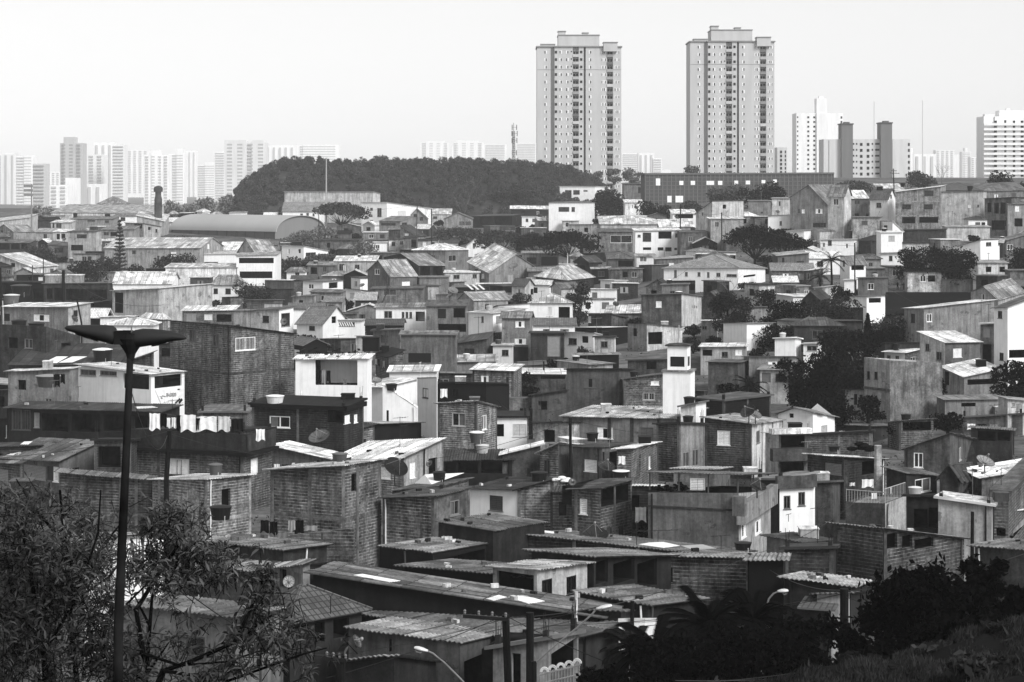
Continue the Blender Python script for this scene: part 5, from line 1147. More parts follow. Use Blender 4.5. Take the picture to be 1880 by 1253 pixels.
mast('telecom lattice mast with panel antennas rising from the wood', 943, 226, 320, 800, tone=.42, kind='lattice')
mast('thin radio mast above the lower apartment block, shorter of two', 1605, 187, 300, 1400, .5, .74)
mast('thin radio mast right of the stair towers, taller of two', 1694, 185, 310, 1300, .5, .74)
mast('pale slim pole standing in front of the wood', 599, 290, 352, 640, .3, .62, name='pole', cat='pole')
mast('floodlight mast with three lamp rows at the left', 58, 338, 402, 640, .3, .52, 'flood', 'floodlight_mast', 'floodlight')
def water_tower():
    d = 640; S = F/d; x = (290.5-CX)/S; Z = lambda y: CZ-(y-HY)/S; zb = ground_z(x, d)
    o = empty('water_tower', (x, d, zb), 'dark cylindrical water tower with a capped neck below the skyline', 'water tower')
    m = MB(); m.lathe((x, d, zb-1), [(1.15,0), (1.15,Z(366)-zb+1), (.9,Z(360)-zb+1), (.9,Z(352)-zb+1)], 16); m.build('shaft', MATS['concrete'], o, alb(.4, d), smooth=False)
    m = MB(); m.lathe((x, d, 0), [(1.3,Z(353)), (1.35,Z(349)), (1.35,Z(345.5)), (1.0,Z(343)), (.3,Z(341.5))], 16); m.build('tank', MATS['concrete'], o, alb(.36, d))
water_tower()
# ================================================================== vegetation
def leafmesh(name, cen, size, parent, color, elong=1.8, mat='leaf', nrm=None, droop=None):
    """one leaf-shaped face (diamond, folded) per centre"""
    n = len(cen); cen = np.asarray(cen, dtype=float)
    if parent is not None: cen = cen-np.array(parent.location)
    d1 = RNG.normal(size=(n,3)) if nrm is None else np.asarray(nrm)+RNG.normal(size=(n,3))*.35
    if droop is not None: d1[:,2] = d1[:,2]*.5+droop
    d1 /= np.linalg.norm(d1, axis=1)[:,None]+1e-9
    a = RNG.normal(size=(n,3)); d2 = np.cross(d1, a); d2 /= np.linalg.norm(d2, axis=1)[:,None]+1e-9
    s = (np.asarray(size)*RNG.uniform(.6, 1.35, n))[:,None] if np.ndim(size) else (size*RNG.uniform(.6, 1.35, n))[:,None]
    p0 = cen-d1*s*.5*elong; p2 = cen+d1*s*.5*elong; off = np.cross(d1, d2)*s*.14
    p1 = cen+d2*s*.5+off; p3 = cen-d2*s*.5+off
    V = np.stack([p0, p1, p2, p3], 1).reshape(-1, 3)
    me = bpy.data.meshes.new(name); me.vertices.add(4*n); me.vertices.foreach_set('co', V.ravel())
    me.loops.add(4*n); me.loops.foreach_set('vertex_index', np.arange(4*n, dtype=np.int32))
    me.polygons.add(n); me.polygons.foreach_set('loop_start', np.arange(0, 4*n, 4, dtype=np.int32)); me.polygons.foreach_set('loop_total', np.full(n, 4, dtype=np.int32))
    me.materials.append(MATS[mat]); me.update(calc_edges=True)
    o = bpy.data.objects.new(name, me); col.objects.link(o)
    if parent is not None: o.parent = parent
    o.color = (color, color, color, 1); return o
def blob_pts(c, r, n, rng=RNG, fuzzy=False):
    v = rng.normal(size=(n,3))
    if fuzzy: return np.array(c)+v*np.array(r)*.52
    v /= np.linalg.norm(v, axis=1)[:,None]; rad = rng.uniform(.35, 1, n)**.5
    return np.array(c)+v*np.array(r)*rad[:,None]
def branchy(mb, p, dirv, L, r, depth, spread=.55, up=.15, ends=None):
    p = Vector(p); dirv = Vector(dirv).normalized(); pts = [p]; rs = [r]
    for i in range(3):
        dirv = (dirv+Vector((random.gauss(0,.14), random.gauss(0,.14), random.gauss(0,.08)+up*.3))).normalized(); p = p+dirv*L/3; pts.append(p); rs.append(r*(1-.2*(i+1)))
    mb.tube(pts, rs, 5)
    if depth <= 0:
        if ends is not None: ends.append(p)
        return
    for k in range(random.choice((2, 3))):
        nd = (dirv+Vector((random.gauss(0,spread), random.gauss(0,spread), random.gauss(0,spread*.6)+up))).normalized()
        branchy(mb, pts[-1] if k else pts[2], nd, L*random.uniform(.6,.82), r*.55, depth-1, spread, up, ends)
KINDN = {'round': 'tree', 'umbrella': 'umbrella_tree', 'bare': 'bare_tree', 'palm': 'palm_tree', 'araucaria': 'conifer_tree', 'cypress': 'cypress_tree', 'bush': 'bush'}
def tree(label, px, yb, w, yt, kind='round', tone=.2, d=None, n=None, leaf=None, group=None, cat=None, sparse=1.0):
    if d is None: d = depth_at(px, yb)
    S = F/d; x = (px-CX)/S; zb = ground_z(x, d) if d > 70 else near_z(x, d); zt = CZ-(yt-HY)/S; Wm = w/S; Hh = max(zt-zb, 1.2)
    zv = max(zb, CZ-(yb-HY)/S); Hv = zt-zv
    if kind == 'bush' and d > 75: Wm *= 1.3
    if kind == 'umbrella': Wm *= 1.1; tone -= .03
    o = empty(KINDN[kind], (x, d, zb), label, cat or ('bush' if kind == 'bush' else 'palm' if kind == 'palm' else 'tree'), group)
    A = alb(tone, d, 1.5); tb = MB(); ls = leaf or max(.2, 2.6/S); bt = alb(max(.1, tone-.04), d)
    if kind in ('round', 'bush'):
        cz0 = zv+Hv*(.06 if kind == 'round' else -.15); ch = zt-cz0
        tb.tube([(x, d, zb-.3), (x+random.gauss(0,.1), d, cz0), (x+random.gauss(0,.2), d, cz0+ch*.5)], [max(.12, Wm*.045), max(.1, Wm*.035), .05], 7)
        blobs = []; nb = 12 if d > 90 else 30
        for i in range(nb):
            f = random.uniform(0, 1); an = random.uniform(0, 6.28); rr = math.sqrt(random.random())*.42*Wm*(1-.45*max(0, f-.5))
            c = (x+math.cos(an)*rr, d+math.sin(an)*rr*.8, cz0+ch*(.16+.64*f)); R = Wm*(random.uniform(.17, .27) if d > 90 else random.uniform(.07, .17))
            blobs.append((c, (R, R, min(R*.8, ch*.25))))
            tb.tube([(x, d, cz0+ch*.05), c], [max(.06, Wm*.018), .03], 5)
        if d > 90: blobs.append(((x, d, cz0+ch*.46), (Wm*.44, Wm*.36, ch*.46)))
        N = n or int(min(7000, max(700, 4.2*Wm*ch/(ls*ls)))); N = int(N*sparse)
        cen = np.concatenate([blob_pts(c, r, max(10, int(N/len(blobs)*(1.6 if i == len(blobs)-1 and d > 90 else 1))), fuzzy=d < 90) for i, (c, r) in enumerate(blobs)])
        cen = cen[cen[:,2] > zb+.1]
        leafmesh('crown', cen, ls, o, A)
    elif kind == 'umbrella':
        cz0 = zt-Hv*.62; ch = zt-cz0; cen = []
        fk = zv+Hv*.25; tb.tube([(x, d, zb-.3), (x, d, fk)], [max(.16, Wm*.03), max(.12, Wm*.025)], 7)
        for i in range(26):
            an = random.uniform(0, 6.28); f = math.sqrt(random.random()); rr = f*.46*Wm
            c = Vector((x+math.cos(an)*rr, d+math.sin(an)*rr*.8, zt-ch*.2-ch*.5*f*f*random.uniform(.5,1.2)-ch*.16*random.random()))
            tb.tube([(x, d, fk-.1), Vector((x, d, fk)).lerp(c, .55)+Vector((0,0,-Hv*.05)), c], [max(.07, Wm*.014), .05, .025], 5)
            cen.append(blob_pts(c, (Wm*.17, Wm*.16, max(.35, ch*.2)), int((n or max(900, min(4500, 3.2*Wm*ch/ls/ls)))/16*(1.25 if d > 500 else 1.0))))
        leafmesh('crown', np.concatenate(cen), ls, o, A)
    elif kind == 'bare':
        branchy(tb, (x, d, zb-.2), (random.gauss(0,.1), 0, 1), (zt-zb)*.4, max(.09, Wm*.02), 5, .5, .2)
    elif kind == 'palm':
        top = Vector((x, d, zt-Hv*.22)); tb.tube([(x, d, zb-.3), (x+.1, d, (zb+top.z)/2), top], [.24, .18, .15], 8)
        fm = MB(); nf = 32 if d < 90 else 20; L = Wm*.56
        for i in range(nf):
            an = i*2.4; el = random.uniform(-.35, 1.1); p = top.copy(); dv = Vector((math.cos(an)*math.cos(el), math.sin(an)*math.cos(el), math.sin(el))); pts = [p.copy()]
            for k in range(7): dv = (dv+Vector((0,0,-.13))).normalized(); p = p+dv*L/7; pts.append(p.copy())
            fm.tube(pts, [.035]*7+[.01], 3, cap=False)
            for k in range(1, 8):
                t = (pts[k]-pts[k-1]).normalized(); sd = t.cross(Vector((0,0,1))); sd = sd.normalized() if sd.length > .01 else Vector((1,0,0))
                for s in (-1, 1):
                    for m_ in ((0, .2, .4, .6, .8) if d < 90 else (0, .33, .66)):
                        b0 = pts[k-1].lerp(pts[k], m_); tip = b0+(sd*s+t*.6+Vector((0,0,-.35)))*L*.17
                        fm.face([b0-t*.05, b0+t*.05, tip+t*.02])
        fm.build('fronds', MATS['leaf'], o, A)
    elif kind == 'araucaria':
        tb.tube([(x, d, zb-.3), (x, d, zt)], [.22, .05], 7); cen = []; nt_ = 15
        for i in range(nt_):
            f = i/(nt_-1); zz = zv+Hv*(.08+.9*f); R = Wm*.5*(1-f)**.75+.12
            for k in range(9):
                an = k*.7+i; c = np.linspace(.15, 1, 9)[:,None]*np.array([math.cos(an)*R, math.sin(an)*R, R*.22])+np.array([x, d, zz]); cen.append(c+RNG.normal(size=c.shape)*.06)
                tb.tube([(x, d, zz), tuple(c[-1])], [.04, .015], 3, cap=False)
        leafmesh('crown', np.concatenate(cen), .34, o, A)
    elif kind == 'cypress':
        tb.tube([(x, d, zb-.3), (x, d, zt-.5)], [.16, .05], 7); N = 1800; f = RNG.uniform(0, 1, N)**.8; R = Wm*.5*np.sin(np.pi*np.clip(.12+.88*f, 0, 1))**.6*(1-f*.55); an = RNG.uniform(0, 6.28, N); q_ = RNG.uniform(.5, 1, N)
        leafmesh('crown', np.stack([x+np.cos(an)*R*q_, d+np.sin(an)*R*q_, zv+Hv*f], 1), ls, o, A)
    tb.build('trunk', MATS['bark'], o, bt)
    return o
TREES = [
 # far slope
 ('low bush hugging the white shed at far left', 82,402,42,378,'bush',.48), ('round tree in the tree belt right of the water tower', 318,398,36,366,'round',.46), ('small tree at the middle of the belt left of the wood', 345,396,28,372,'bush',.48),
 ('wide tree in the belt beside the wood', 382,398,46,361,'round',.47), ('tree filling the gap at the left foot of the wood', 414,396,30,354,'round',.47), ('tall narrow tree at the base of the water tower', 300,402,26,372,'bush',.46),
 ('round dark bush left of the low gable house', 76,486,50,452,'bush',.3), ('dark spreading tree in front of the low gable house', 146,516,52,474,'bush',.26), ('dark bush pressed against the araucaria', 190,514,52,472,'bush',.28), ('small round bush right of the araucaria', 246,512,36,484,'bush',.27),
 ('tiered conifer with a pointed top in front of the pale shed', 220,512,27,404,'araucaria',.3), ('dark tree above the long white wall', 318,508,70,466,'bush',.28), ('small leafless tree in front of the pale shed', 272,492,24,452,'bare',.5),
 ('bush cut dark against the white house at left centre', 468,562,62,514,'bush',.28), ('large round dark bush beside the white box house', 526,512,66,468,'round',.28), ('flat topped tree with slender forked trunk before the white cube house', 627,430,84,368,'umbrella',.36), ('low flat crowned tree over the porch house', 594,500,72,464,'umbrella',.36),
 ('thin leafless tree in front of the dark wood', 846,436,30,345,'bare',.5), ('leafless sapling left of the thin tree', 766,436,26,370,'bare',.5), ('bent leafless tree in front of the arched window house', 694,612,40,480,'bare',.3),
 ('feathery bush beside the garden wall', 664,478,46,440,'bush',.42), ('leafy tree among the roofs below the vault', 560,452,60,420,'bush',.42), ('scraggly bush beside the vault end', 596,446,44,412,'bush',.44),
 ('wide dark tree on the slope left of the umbrella trees', 842,462,86,414,'umbrella',.36), ('dark spreading tree at the foot of the long dark shed', 920,478,84,420,'umbrella',.34), ('umbrella tree standing high by the dark shed', 955,398,74,332,'umbrella',.38), ('thin dark sapling by the grey roof of the terrace house', 1026,418,28,345,'round',.38),
 ('big umbrella tree with fanned limbs in the centre', 1044,494,104,417,'umbrella',.26), ('low umbrella tree left of the big umbrella tree', 985,482,66,424,'umbrella',.3),
 ('broad dark bush right of the white terrace house', 1121,404,60,344,'bush',.3), ('round dark tree above the pale hip roof', 1204,408,64,368,'bush',.22), ('grey bush before the grid building', 1268,398,38,368,'bush',.32),
 ('lone round tree on the skyline left of the right twin tower', 1269,330,34,301,'round',.4), ('skyline tree left of the grid building', 1162,342,42,309,'round',.42), ('narrow skyline tree under the left twin tower', 1127,342,26,307,'round',.42), ('small skyline tree at the end of the wood', 1096,338,24,314,'round',.42),
 ('dark bushy tree in front of the grid building', 1400,380,70,332,'bush',.24), ('grey tree overlapping the grid building', 1338,380,60,338,'bush',.36),
 ('left of two dark layered trees by the stepped house', 1386,498,92,408,'umbrella',.2), ('right of two dark layered trees by the white low house', 1444,492,78,424,'umbrella',.2), ('small round dark bush by the layered trees', 1408,482,34,468,'bush',.24),
 ('low hedge bush behind the gabled house', 1570,352,64,332,'bush',.32), ('dark tree on the ridge beside the bare tree', 1688,344,48,314,'bush',.34), ('large leafless tree on the right ridge', 1726,352,60,300,'bare',.5), ('dome shaped dark tree on the right ridge', 1836,356,48,314,'bush',.24), ('small dark tree at the right end of the ridge', 1868,354,28,332,'bush',.26),
 ('broad tree on the grass edge, left half with open trunks', 1692,532,86,446,'round',.22), ('broad tree on the grass edge, right half', 1752,532,96,440,'round',.22), ('round tree cut by the right edge at mid height', 1868,508,60,448,'round',.22),
 ('tall palm left of the leaning pole', 1526,548,58,458,'palm',.22), ('low fan palm at the foot of the tall palm', 1505,545,44,498,'palm',.26),
 ('dark leafy tree in the roofs right of the pyramid roof', 1064,606,58,506,'round',.28), ('shrub with upright twigs left of the pyramid roof', 958,590,36,528,'bush',.3), ('pale leafless tree before the broad white house', 1334,560,60,494,'bare',.5), ('leafy tree with forked trunk right of the streaked block', 1340,628,88,526,'round',.24), ('dark round tree before the white ruin', 1402,566,36,528,'bush',.16),
 ('dark tree left of the gabled hut in the grove', 1440,612,70,548,'bush',.17), ('soft grey tree in the middle of the grove', 1520,612,88,546,'bush',.24), ('dark tree under the palm', 1546,570,40,522,'bush',.16), ('slim black cypress in the grove', 1593,668,26,576,'cypress',.08),
 ('feathery grey tree behind the bright roofed hut', 1644,636,92,566,'bush',.24), ('black dense tree in the middle of the grove', 1556,682,100,602,'bush',.11), ('black tree mass at the left of the grove', 1492,772,92,634,'bush',.09), ('drooping grey tree beside the long two storey house', 1552,752,72,652,'bush',.2), ('broad black tree low in the grove', 1600,748,80,664,'bush',.07), ('dark tree between the cypress and the grey tree', 1620,664,60,596,'bush',.09), ('dark leafy band below the leafy forked tree', 1420,640,70,592,'bush',.2), ('dark bush left of the black tree mass', 1452,720,60,654,'bush',.12), ('dark shrub at the foot of the grove', 1520,782,84,716,'bush',.12),
 ('black bush before the pale low house', 1592,772,46,722,'bush',.07), ('creeper bush on the wall of the long two storey house', 1706,742,54,684,'bush',.13), ('big dark tree cut by the right edge above the cream house', 1868,742,80,652,'bush',.07), ('dark shaggy palm right of the bell tower', 1378,758,64,694,'palm',.18), ('low dark shrub behind the bell tower', 1340,742,50,704,'bush',.1),
 ('bush between the small huts at centre left', 556,640,50,612,'bush',.16), ('shrub behind the white louvre house', 652,616,40,592,'bush',.2), ('small tree between the huts left of the plain plaster block', 960,730,40,680,'bush',.2), ('leafy pot plant bush by the stair tower', 1180,990,36,948,'bush',.14), ('hedge on the right by the low fenced house', 1660,800,46,776,'bush',.12),
 ('dark shrubs under the thin roof of the ribbed barn', 1740,790,60,756,'bush',.1), ('ivy bush on the corner of the wide dark roofed yard', 1250,1084,34,1020,'bush',.08),
]
# ================================================================== roof and street objects
def ray_on(px, py, label=None, d=None):
    """where the sight line through a pixel of the photograph meets a house's roof (or a given distance)"""
    r = Vector(((px-CX)/F, 1, -(py-HY)/F))
    if label:
        h = HOUSES[label]; n = (h['L']-h['C']).cross(h['R']-h['C']); t = h['C'].dot(n)/r.dot(n) if abs(r.dot(n)) > 1e-6 else -1
        lo = min(h[k].y for k in 'LCRB'); hi = max(h[k].y for k in 'LCRB')
        if t < lo-.5 or t > hi+.5: t = min(max(t, lo+.4), hi-.4) if t > 0 else (lo+hi)/2
        return r*t
    return r*d
def tank(label, px, yb, w, h, house=None, d=None, tone=.1, lid=None, square=False, group=None):
    p = ray_on(q(px), qy(yb), house, d); S = F/p.y; R = w/4/S/2; Hh = h/4/S
    o = empty('water_tank', p, label, 'water tank', group); A = alb(tone, p.y); m = MB()
    if square:
        m.box((p.x-R, p.y-R, p.z+.02), (2*R,0,0), (0,2*R,0), (0,0,Hh*.86)); m.build('tank_body', MATS['plaster'], o, A)
        m = MB(); m.box((p.x-R*1.08, p.y-R*1.08, p.z+.021+Hh*.86), (2.16*R,0,0), (0,2.16*R,0), (0,0,Hh*.08)); ap = Vector((p.x, p.y, p.z+Hh*1.05))
        m.build('lid', MATS['plaster'], o, alb(lid or tone+.15, p.y)); return o
    m.lathe((p.x, p.y, p.z), [(R*.82,0), (R*.86,Hh*.3), (R*.93,Hh*.62), (R*.97,Hh*.8), (R*1.0,Hh*.82), (R*1.0,Hh*.86)], 20); m.build('tank_body', MATS['plain'], o, A)
    m = MB(); m.lathe((p.x, p.y, p.z), [(R*1.05,Hh*.861), (R*1.05,Hh*.9), (R*.6,Hh*.97), (R*.18,Hh*1.0)], 20); m.build('lid', MATS['plain'], o, alb(lid if lid else tone+.08, p.y))
    m = MB(); m.tube([(p.x+R*.5, p.y-R*.9, p.z-.2), (p.x+R*.5, p.y-R*.95, p.z+Hh*.3), (p.x+R*.5, p.y-R*.8, p.z+Hh*.3)], .025, 5); m.build('pipe', MATS['plain'], o, alb(.6, p.y))
    return o
def dish(label, cx, cy, w, house=None, d=None, tone=.32, az=-25, el=40, group='satellite dishes on the rooftops', mast_h=None, base_y=None):
    """open mesh parabolic dish on a short mast"""
    yb = base_y if base_y is not None else cy+w*.55
    p = ray_on(q(cx), qy(yb), house, d); S = F/p.y; R = w/4/S/2; c = Vector((p.x, p.y, p.z+(yb-cy)/4/S))
    o = empty('satellite_dish', p, label, 'satellite dish', group)
    a, e = math.radians(az), math.radians(el); ax = Vector((math.sin(a)*math.cos(e), -math.cos(a)*math.cos(e), math.sin(e))); U = ax.cross(Vector((0,0,1))).normalized(); V = U.cross(ax)
    m = MB(); n = 24; rr = [0.06, .25, .45, .65, .85, 1.0]; dep = .34
    rings = [[c+(U*math.cos(t)+V*math.sin(t))*R*r+ax*R*dep*(r*r-.3) for t in np.linspace(0, 2*math.pi, n, endpoint=False)] for r in rr]
    m.loft(rings, cap=False); m.loft([[p_-ax*.012 for p_ in rg] for rg in reversed(rings)], cap=False); m.build('reflector', MATS['mesh'], o, alb(tone, p.y), smooth=True)
    m = MB()
    for t in np.linspace(0, 2*math.pi, 12, endpoint=False):
        m.tube([c+(U*math.cos(t)+V*math.sin(t))*R*r+ax*(R*dep*(r*r-.3)+.01) for r in (.06, .45, .75, 1.0)], .012, 4, cap=False)
    m.tube(rings[-1]+[rings[-1][0]], .018, 4, cap=False); m.build('ribs', MATS['metal'], o, alb(max(.06, tone-.16), p.y))
    m = MB(); f = c+ax*R*1.05
    for t in (.5, 2.6, 4.7): m.tube([c+(U*math.cos(t)+V*math.sin(t))*R*.8+ax*R*dep*.4, f], .014, 4)
    m.lathe(f-Vector((0,0,.06)), [(.05,0), (.07,.06), (.05,.12)], 8); m.build('feed_arm', MATS['metal'], o, alb(.5, p.y))
    m = MB(); m.tube([p, c-ax*R*.1], .04, 6); m.build('mast', MATS['metal'], o, alb(.15, p.y))
    return o
def antenna(label, px, yb, yt, house=None, d=None, tone=.15, w=30):
    p = ray_on(q(px), qy(yb), house, d); S = F/p.y; Hh = (yb-yt)/4/S; W = w/4/S
    o = empty('tv_antenna', p, label, 'antenna', 'television antennas on the rooftops'); A = alb(tone, p.y)
    m = MB(); m.tube([p-Vector((0,0,.1)), p+Vector((0,0,Hh))], max(.02, .35/S), 5); m.build('mast', MATS['metal'], o, A)
    m = MB(); t = p+Vector((0,0,Hh*.95)); m.tube([t+Vector((-W/2, -.1, 0)), t+Vector((W/2, .1, .05))], max(.016, .3/S), 4)
    for k in range(6): c = t+Vector((-W/2+W*k/5, -.1+.04*k, .01*k)); L = W*(.16+.05*k); m.tube([c-Vector((L*.35,L,0)), c+Vector((L*.35,L,0))], max(.01, .2/S), 4)
    m.build('boom', MATS['metal'], o, A); return o
def pole(label, pts, r=.12, d=100, tone=.05, name='utility_pole', cat='pole', arms=(), ground=True, group=None, mat='concrete'):
    """pole through zoom points (bottom first)"""
    P_ = [P(q(a), qy(b), d) for a, b in pts]
    if ground: b = P_[0]; zb = ground_z(b.x, d) if d > 72 else near_z(b.x, d); P_ = [Vector((b.x+(P_[0].x-P_[-1].x)*.0, d, zb-.4))]+P_ if zb < b.z else P_
    o = empty(name, P_[0], label, cat, group); m = MB(); m.tube(P_, [r]+[r*.8]*(len(P_)-1), 9); m.build('shaft', MATS[mat], o, alb(tone, d))
    for (xa, ya, xb, yb) in arms:
        m = MB(); a, b = P(q(xa), qy(ya), d-.15), P(q(xb), qy(yb), d-.15); v = b-a; m.box(a-Vector((0,.06,.06)), v, (0,.12,0), (0,0,.12)); arm = m.build('crossarm', MATS['plain'], o, alb(tone, d))
        for f in (.04, .35, .65, .95):
            m = MB(); c = a+v*f; m.lathe(c+Vector((0,0,.06)), [(.03,0), (.05,.05), (.035,.08), (.055,.12), (.03,.17)], 8); m.build('insulator', MATS['plain'], arm, alb(.4, d))
    return o
def street_lamp(label, head, armpts, d, tone=.6, w=.032, polept=None):
    """cobra head lamp on a curved bracket; head = (x0,y0,x1,y1)"""
    a, b = P(q(head[0]), qy(head[1]), d), P(q(head[2]), qy(head[3]), d)
    pts = [b]+[P(q(x), qy(y), d) for x, y in armpts]; end = pts[-1]
    zg = ground_z(end.x, d)
    o = empty('street_lamp', (end.x, d, zg), label, 'street lamp', 'curved street lamps at the bottom of the hill')
    m = MB(); m.tube(pts, w, 7); m.build('bracket', MATS['metal'], o, alb(tone*.75, d))
    m = MB(); m.tube([end+Vector((0,0,.1)), (end.x, d, zg-.2)], .1, 8); m.build('pole', MATS['concrete'], o, alb(.12, d))
    v = b-a; L = v.length; U = v.normalized(); W = Vector((0,1,0)); N = U.cross(W); N = N if N.z > 0 else -N
    m = MB(); rings = []
    for f, hh, ww in ((0,.03,.05), (.08,.06,.09), (.3,.085,.13), (.6,.085,.13), (.85,.06,.09), (1,.05,.06)):
        c = a+v*f; rings.append([c+W*math.cos(t)*ww+N*(math.sin(t)*hh*(1 if math.sin(t) > 0 else .55)) for t in np.linspace(0, 2*math.pi, 12, endpoint=False)])
    m.loft(rings); m.build('lamp_head', MATS['metal'], o, alb(tone+.1, d), smooth=True)
    m = MB(); m.loft([[a+v*f+W*math.cos(t)*.11*s-N*(.06+.05*s) for t in np.linspace(0, 2*math.pi, 8, endpoint=False)] for f, s in ((.12,.4), (.25,1), (.5,1), (.62,.4))]); m.build('lens', MATS['glass'], o, .4)
    return o
def cloth(label, x0, y0, x1, y1, d, tone, name='hanging_cloth', cat='laundry', group='washing on the clothes line', sag=.016, skew=0, o2=None):
    a, b = P(q(x0), qy(y0), d), P(q(x1), qy(y0)+skew/4, d); Hh = (qy(y1)-qy(y0))/F*d; m = MB(); nu, nv = 14, 8; ph = random.random()*9; idx = {}
    for side in (0, 1):
        for j in range(nv+1):
            for i in range(nu+1):
                f, g = i/nu, j/nv; p = a.lerp(b, f); w = sag*(1+g)*math.sin(f*math.pi*5+ph)+sag*.6*math.sin(f*11+g*3+ph)
                top = -.03*math.sin(f*math.pi*2+ph)**2; bot = Hh*(1+.1*math.sin(f*7+ph)); ins = .03*math.sin(g*4)
                idx[i, j, side] = len(m.v); m.v.append((p.x+(f-.5)*-ins, p.y+w-side*.012, p.z+top*(1-g)-bot*g))
    for j in range(nv):
        for i in range(nu):
            for s in (0, 1):
                f = (idx[i,j,s], idx[i+1,j,s], idx[i+1,j+1,s], idx[i,j+1,s]); m.f.append(f if s else f[::-1]); m.mi.append(0); m.uv += [(0,0)]*4
    o = m.build(name, MATS['cloth'], None, alb(tone, d), origin=(a+b)/2, smooth=True); tag(o, label, cat, group); return o

# ---- water tanks
T(0, 470)
tank('black round water tank with pale lid on the dark tin roof at left', 752,782,142,106, 'dark tin roofed house behind the round water tank on the left', tone=.14, lid=.8)
tank('black tub tank on the concrete plinth by the long plastered wall', 1080,372,112,66, None, 349, .05, .1)
tank('grey drum tank with pale lid at the left edge above the bright sheet roof', 85,350,118,70, None, 300, .4, .7)
tank('large black tank on the crowded terrace at the left edge', 155,292,150,84, None, 338, .05, .3)
tank('left of two dark tubs below the bright corrugated roof', 140,556,112,90, None, 240, .1)
tank('right of two dark tubs below the bright corrugated roof', 268,562,120,74, None, 240, .1)
tank('grey tub under the little roof of the low concrete house', 360,962,190,92, None, 186, .3, .5)
tank('left of two pale domed boxes on the dark terrace roof', 395,200,106,66, None, 345, .55, .92, True)
tank('right of two pale domed boxes on the dark terrace roof', 550,198,116,64, None, 345, .55, .9, True)
tank('concrete plinth box holding the black tub, right of two', 1080,445,170,72, None, 350, .22, .25, True)
tank('concrete plinth box heaped with rubble, left of two', 915,445,150,72, None, 350, .18, .2, True)
T(470, 470)
tank('white round tank with pale lid at the left of the loaded flat roof', 140,1092,132,72, 'dark brick house with bright framed double window and loaded flat roof', tone=.7, lid=.9)
tank('dark square crate on the loaded flat roof', 676,1062,96,52, 'dark brick house with bright framed double window and loaded flat roof', tone=.06, square=True, lid=.1)
tank('black tank stack silhouette above the clothes room', 845,700,120,110, None, 232, .05, .08, True)
T(470, 720)
tank('grey cylinder tank with white lid on the dark open shed', 1622,374,108,88, 'dark roofed open shed on white posts behind the bright sheet roof', tone=.32, lid=.85)
T(940, 720)
tank('black squat tub on the grey roof under the large pale ribbed roof', 590,360,90,66, None, 172, .04, .12)
tank('dark tub with white lid on the corner brick house', 800,636,124,64, None, 150, .08, .85)
tank('brick cylinder with a bright white lid on the long low house', 164,1165,142,74, None, 118, .25, .92)
tank('black rectangular tub on the patched roof before the big grey house', 1696,1158,128,58, None, 112, .03, .05)
tank('white box tank on the canopy of the big grey house', 1750,592,100,40, None, 150, .7, .85, True)
T(0, 720)
tank('black bathtub shaped water tub on the ledge of the pale mortar brick house', 1620,935,160,104, None, 114, .03, .06)
tank('grey square box tank by the low brick house at the left edge', 165,742,150,106, None, 124, .24, .4, True)
T(0, 940)
tank('dark ribbed tub half hidden by leaves under the lamp pole side', 1435,620,130,112, None, 97, .1, .3)
T(1410, 720)
tank('low black lump tank on the bright flat roof', 485,436,88,42, None, 152, .04, .06)
tank('grey square box tank behind the ribbed barn at right', 1700,160,90,60, None, 208, .5, .8, True)
tank('brick chimney like box at the right edge post', 1710,800,100,70, None, 123, .3, .35, True)
T(1410, 200)
tank('small black tank on the skyline house before the lower apartment block', 990,575,40,30, None, 455, .06)
tank('dark box tank on the roof left of the plain pale block', 820,600,40,32, None, 470, .2, .3, True)
tank('small dark tank above the plain pale block', 1485,605,44,40, None, 470, .1)
T(0, 200)
tank('small round black tank on the flat roofed row house at far left', 553,800,34,34, None, 610, .12)
tank('little dark box tank above the long grey row house', 790,792,34,22, None, 610, .3, .35, True)
# ---- rubble and tarpaulin on the bright flat roof
T(1410, 720)
def heap(label, x0, x1, yb, yt, d, tone=.05, name='tarpaulin_heap', cat='heap'):
    m = MB(); c = P(q((x0+x1)/2), qy(yb), d); W = (x1-x0)/4/F*d; Hh = (yb-yt)/4/F*d; rn = random.Random(x0); soft = cat in ('sacks', 'heap')
    for i in range(26 if not soft else 12):
        u = rn.uniform(-.5, .5); h_ = Hh*(1-abs(u)*1.3)*rn.random(); o_ = c+Vector((u*W, .8+rn.uniform(-.6,.6), max(0, h_)*.7+.02))
        if soft: r_ = Hh*rn.uniform(.25,.42); m.loft([[o_+Vector((math.cos(t)*r_*1.5*f, math.sin(t)*r_*f, z_*r_)) for t in np.linspace(0, 6.283, 9, endpoint=False)] for z_, f in ((0,.6),(.3,1),(.8,.95),(1.1,.4))])
        else:
            an, e_ = rn.uniform(0, 3.1), rn.uniform(-.35,.35); U_ = Vector((math.cos(an), math.sin(an)*.6, e_))*rn.uniform(.3, .9)*min(1.2, W*.4); V_ = Vector((-math.sin(an), math.cos(an), 0))*rn.uniform(.06,.3); m.box(o_-U_*.5, U_, V_, U_.cross(V_).normalized()*rn.uniform(.02,.14))
    tag(m.build(name, MATS['cloth'], None, alb(tone, d), origin=c, smooth=False), label, cat)
heap('black tarpaulin heap on the bright flat roof of the plank walled house', 600,770,446,370,151)
T(940, 720); heap('pile of pale plastic sacks on the roof by the pockmarked brick wall', 305,420,684,630,131,.75,'sack_pile','sacks'); heap('rounded dark arch shaped pile on the terrace of the big grey house', 1195,1310,742,672,129,.08,'scrap_pile','scrap'); heap('low dark junk pile left on the terrace of the big grey house', 1060,1190,742,700,129,.12,'scrap_pile','scrap')
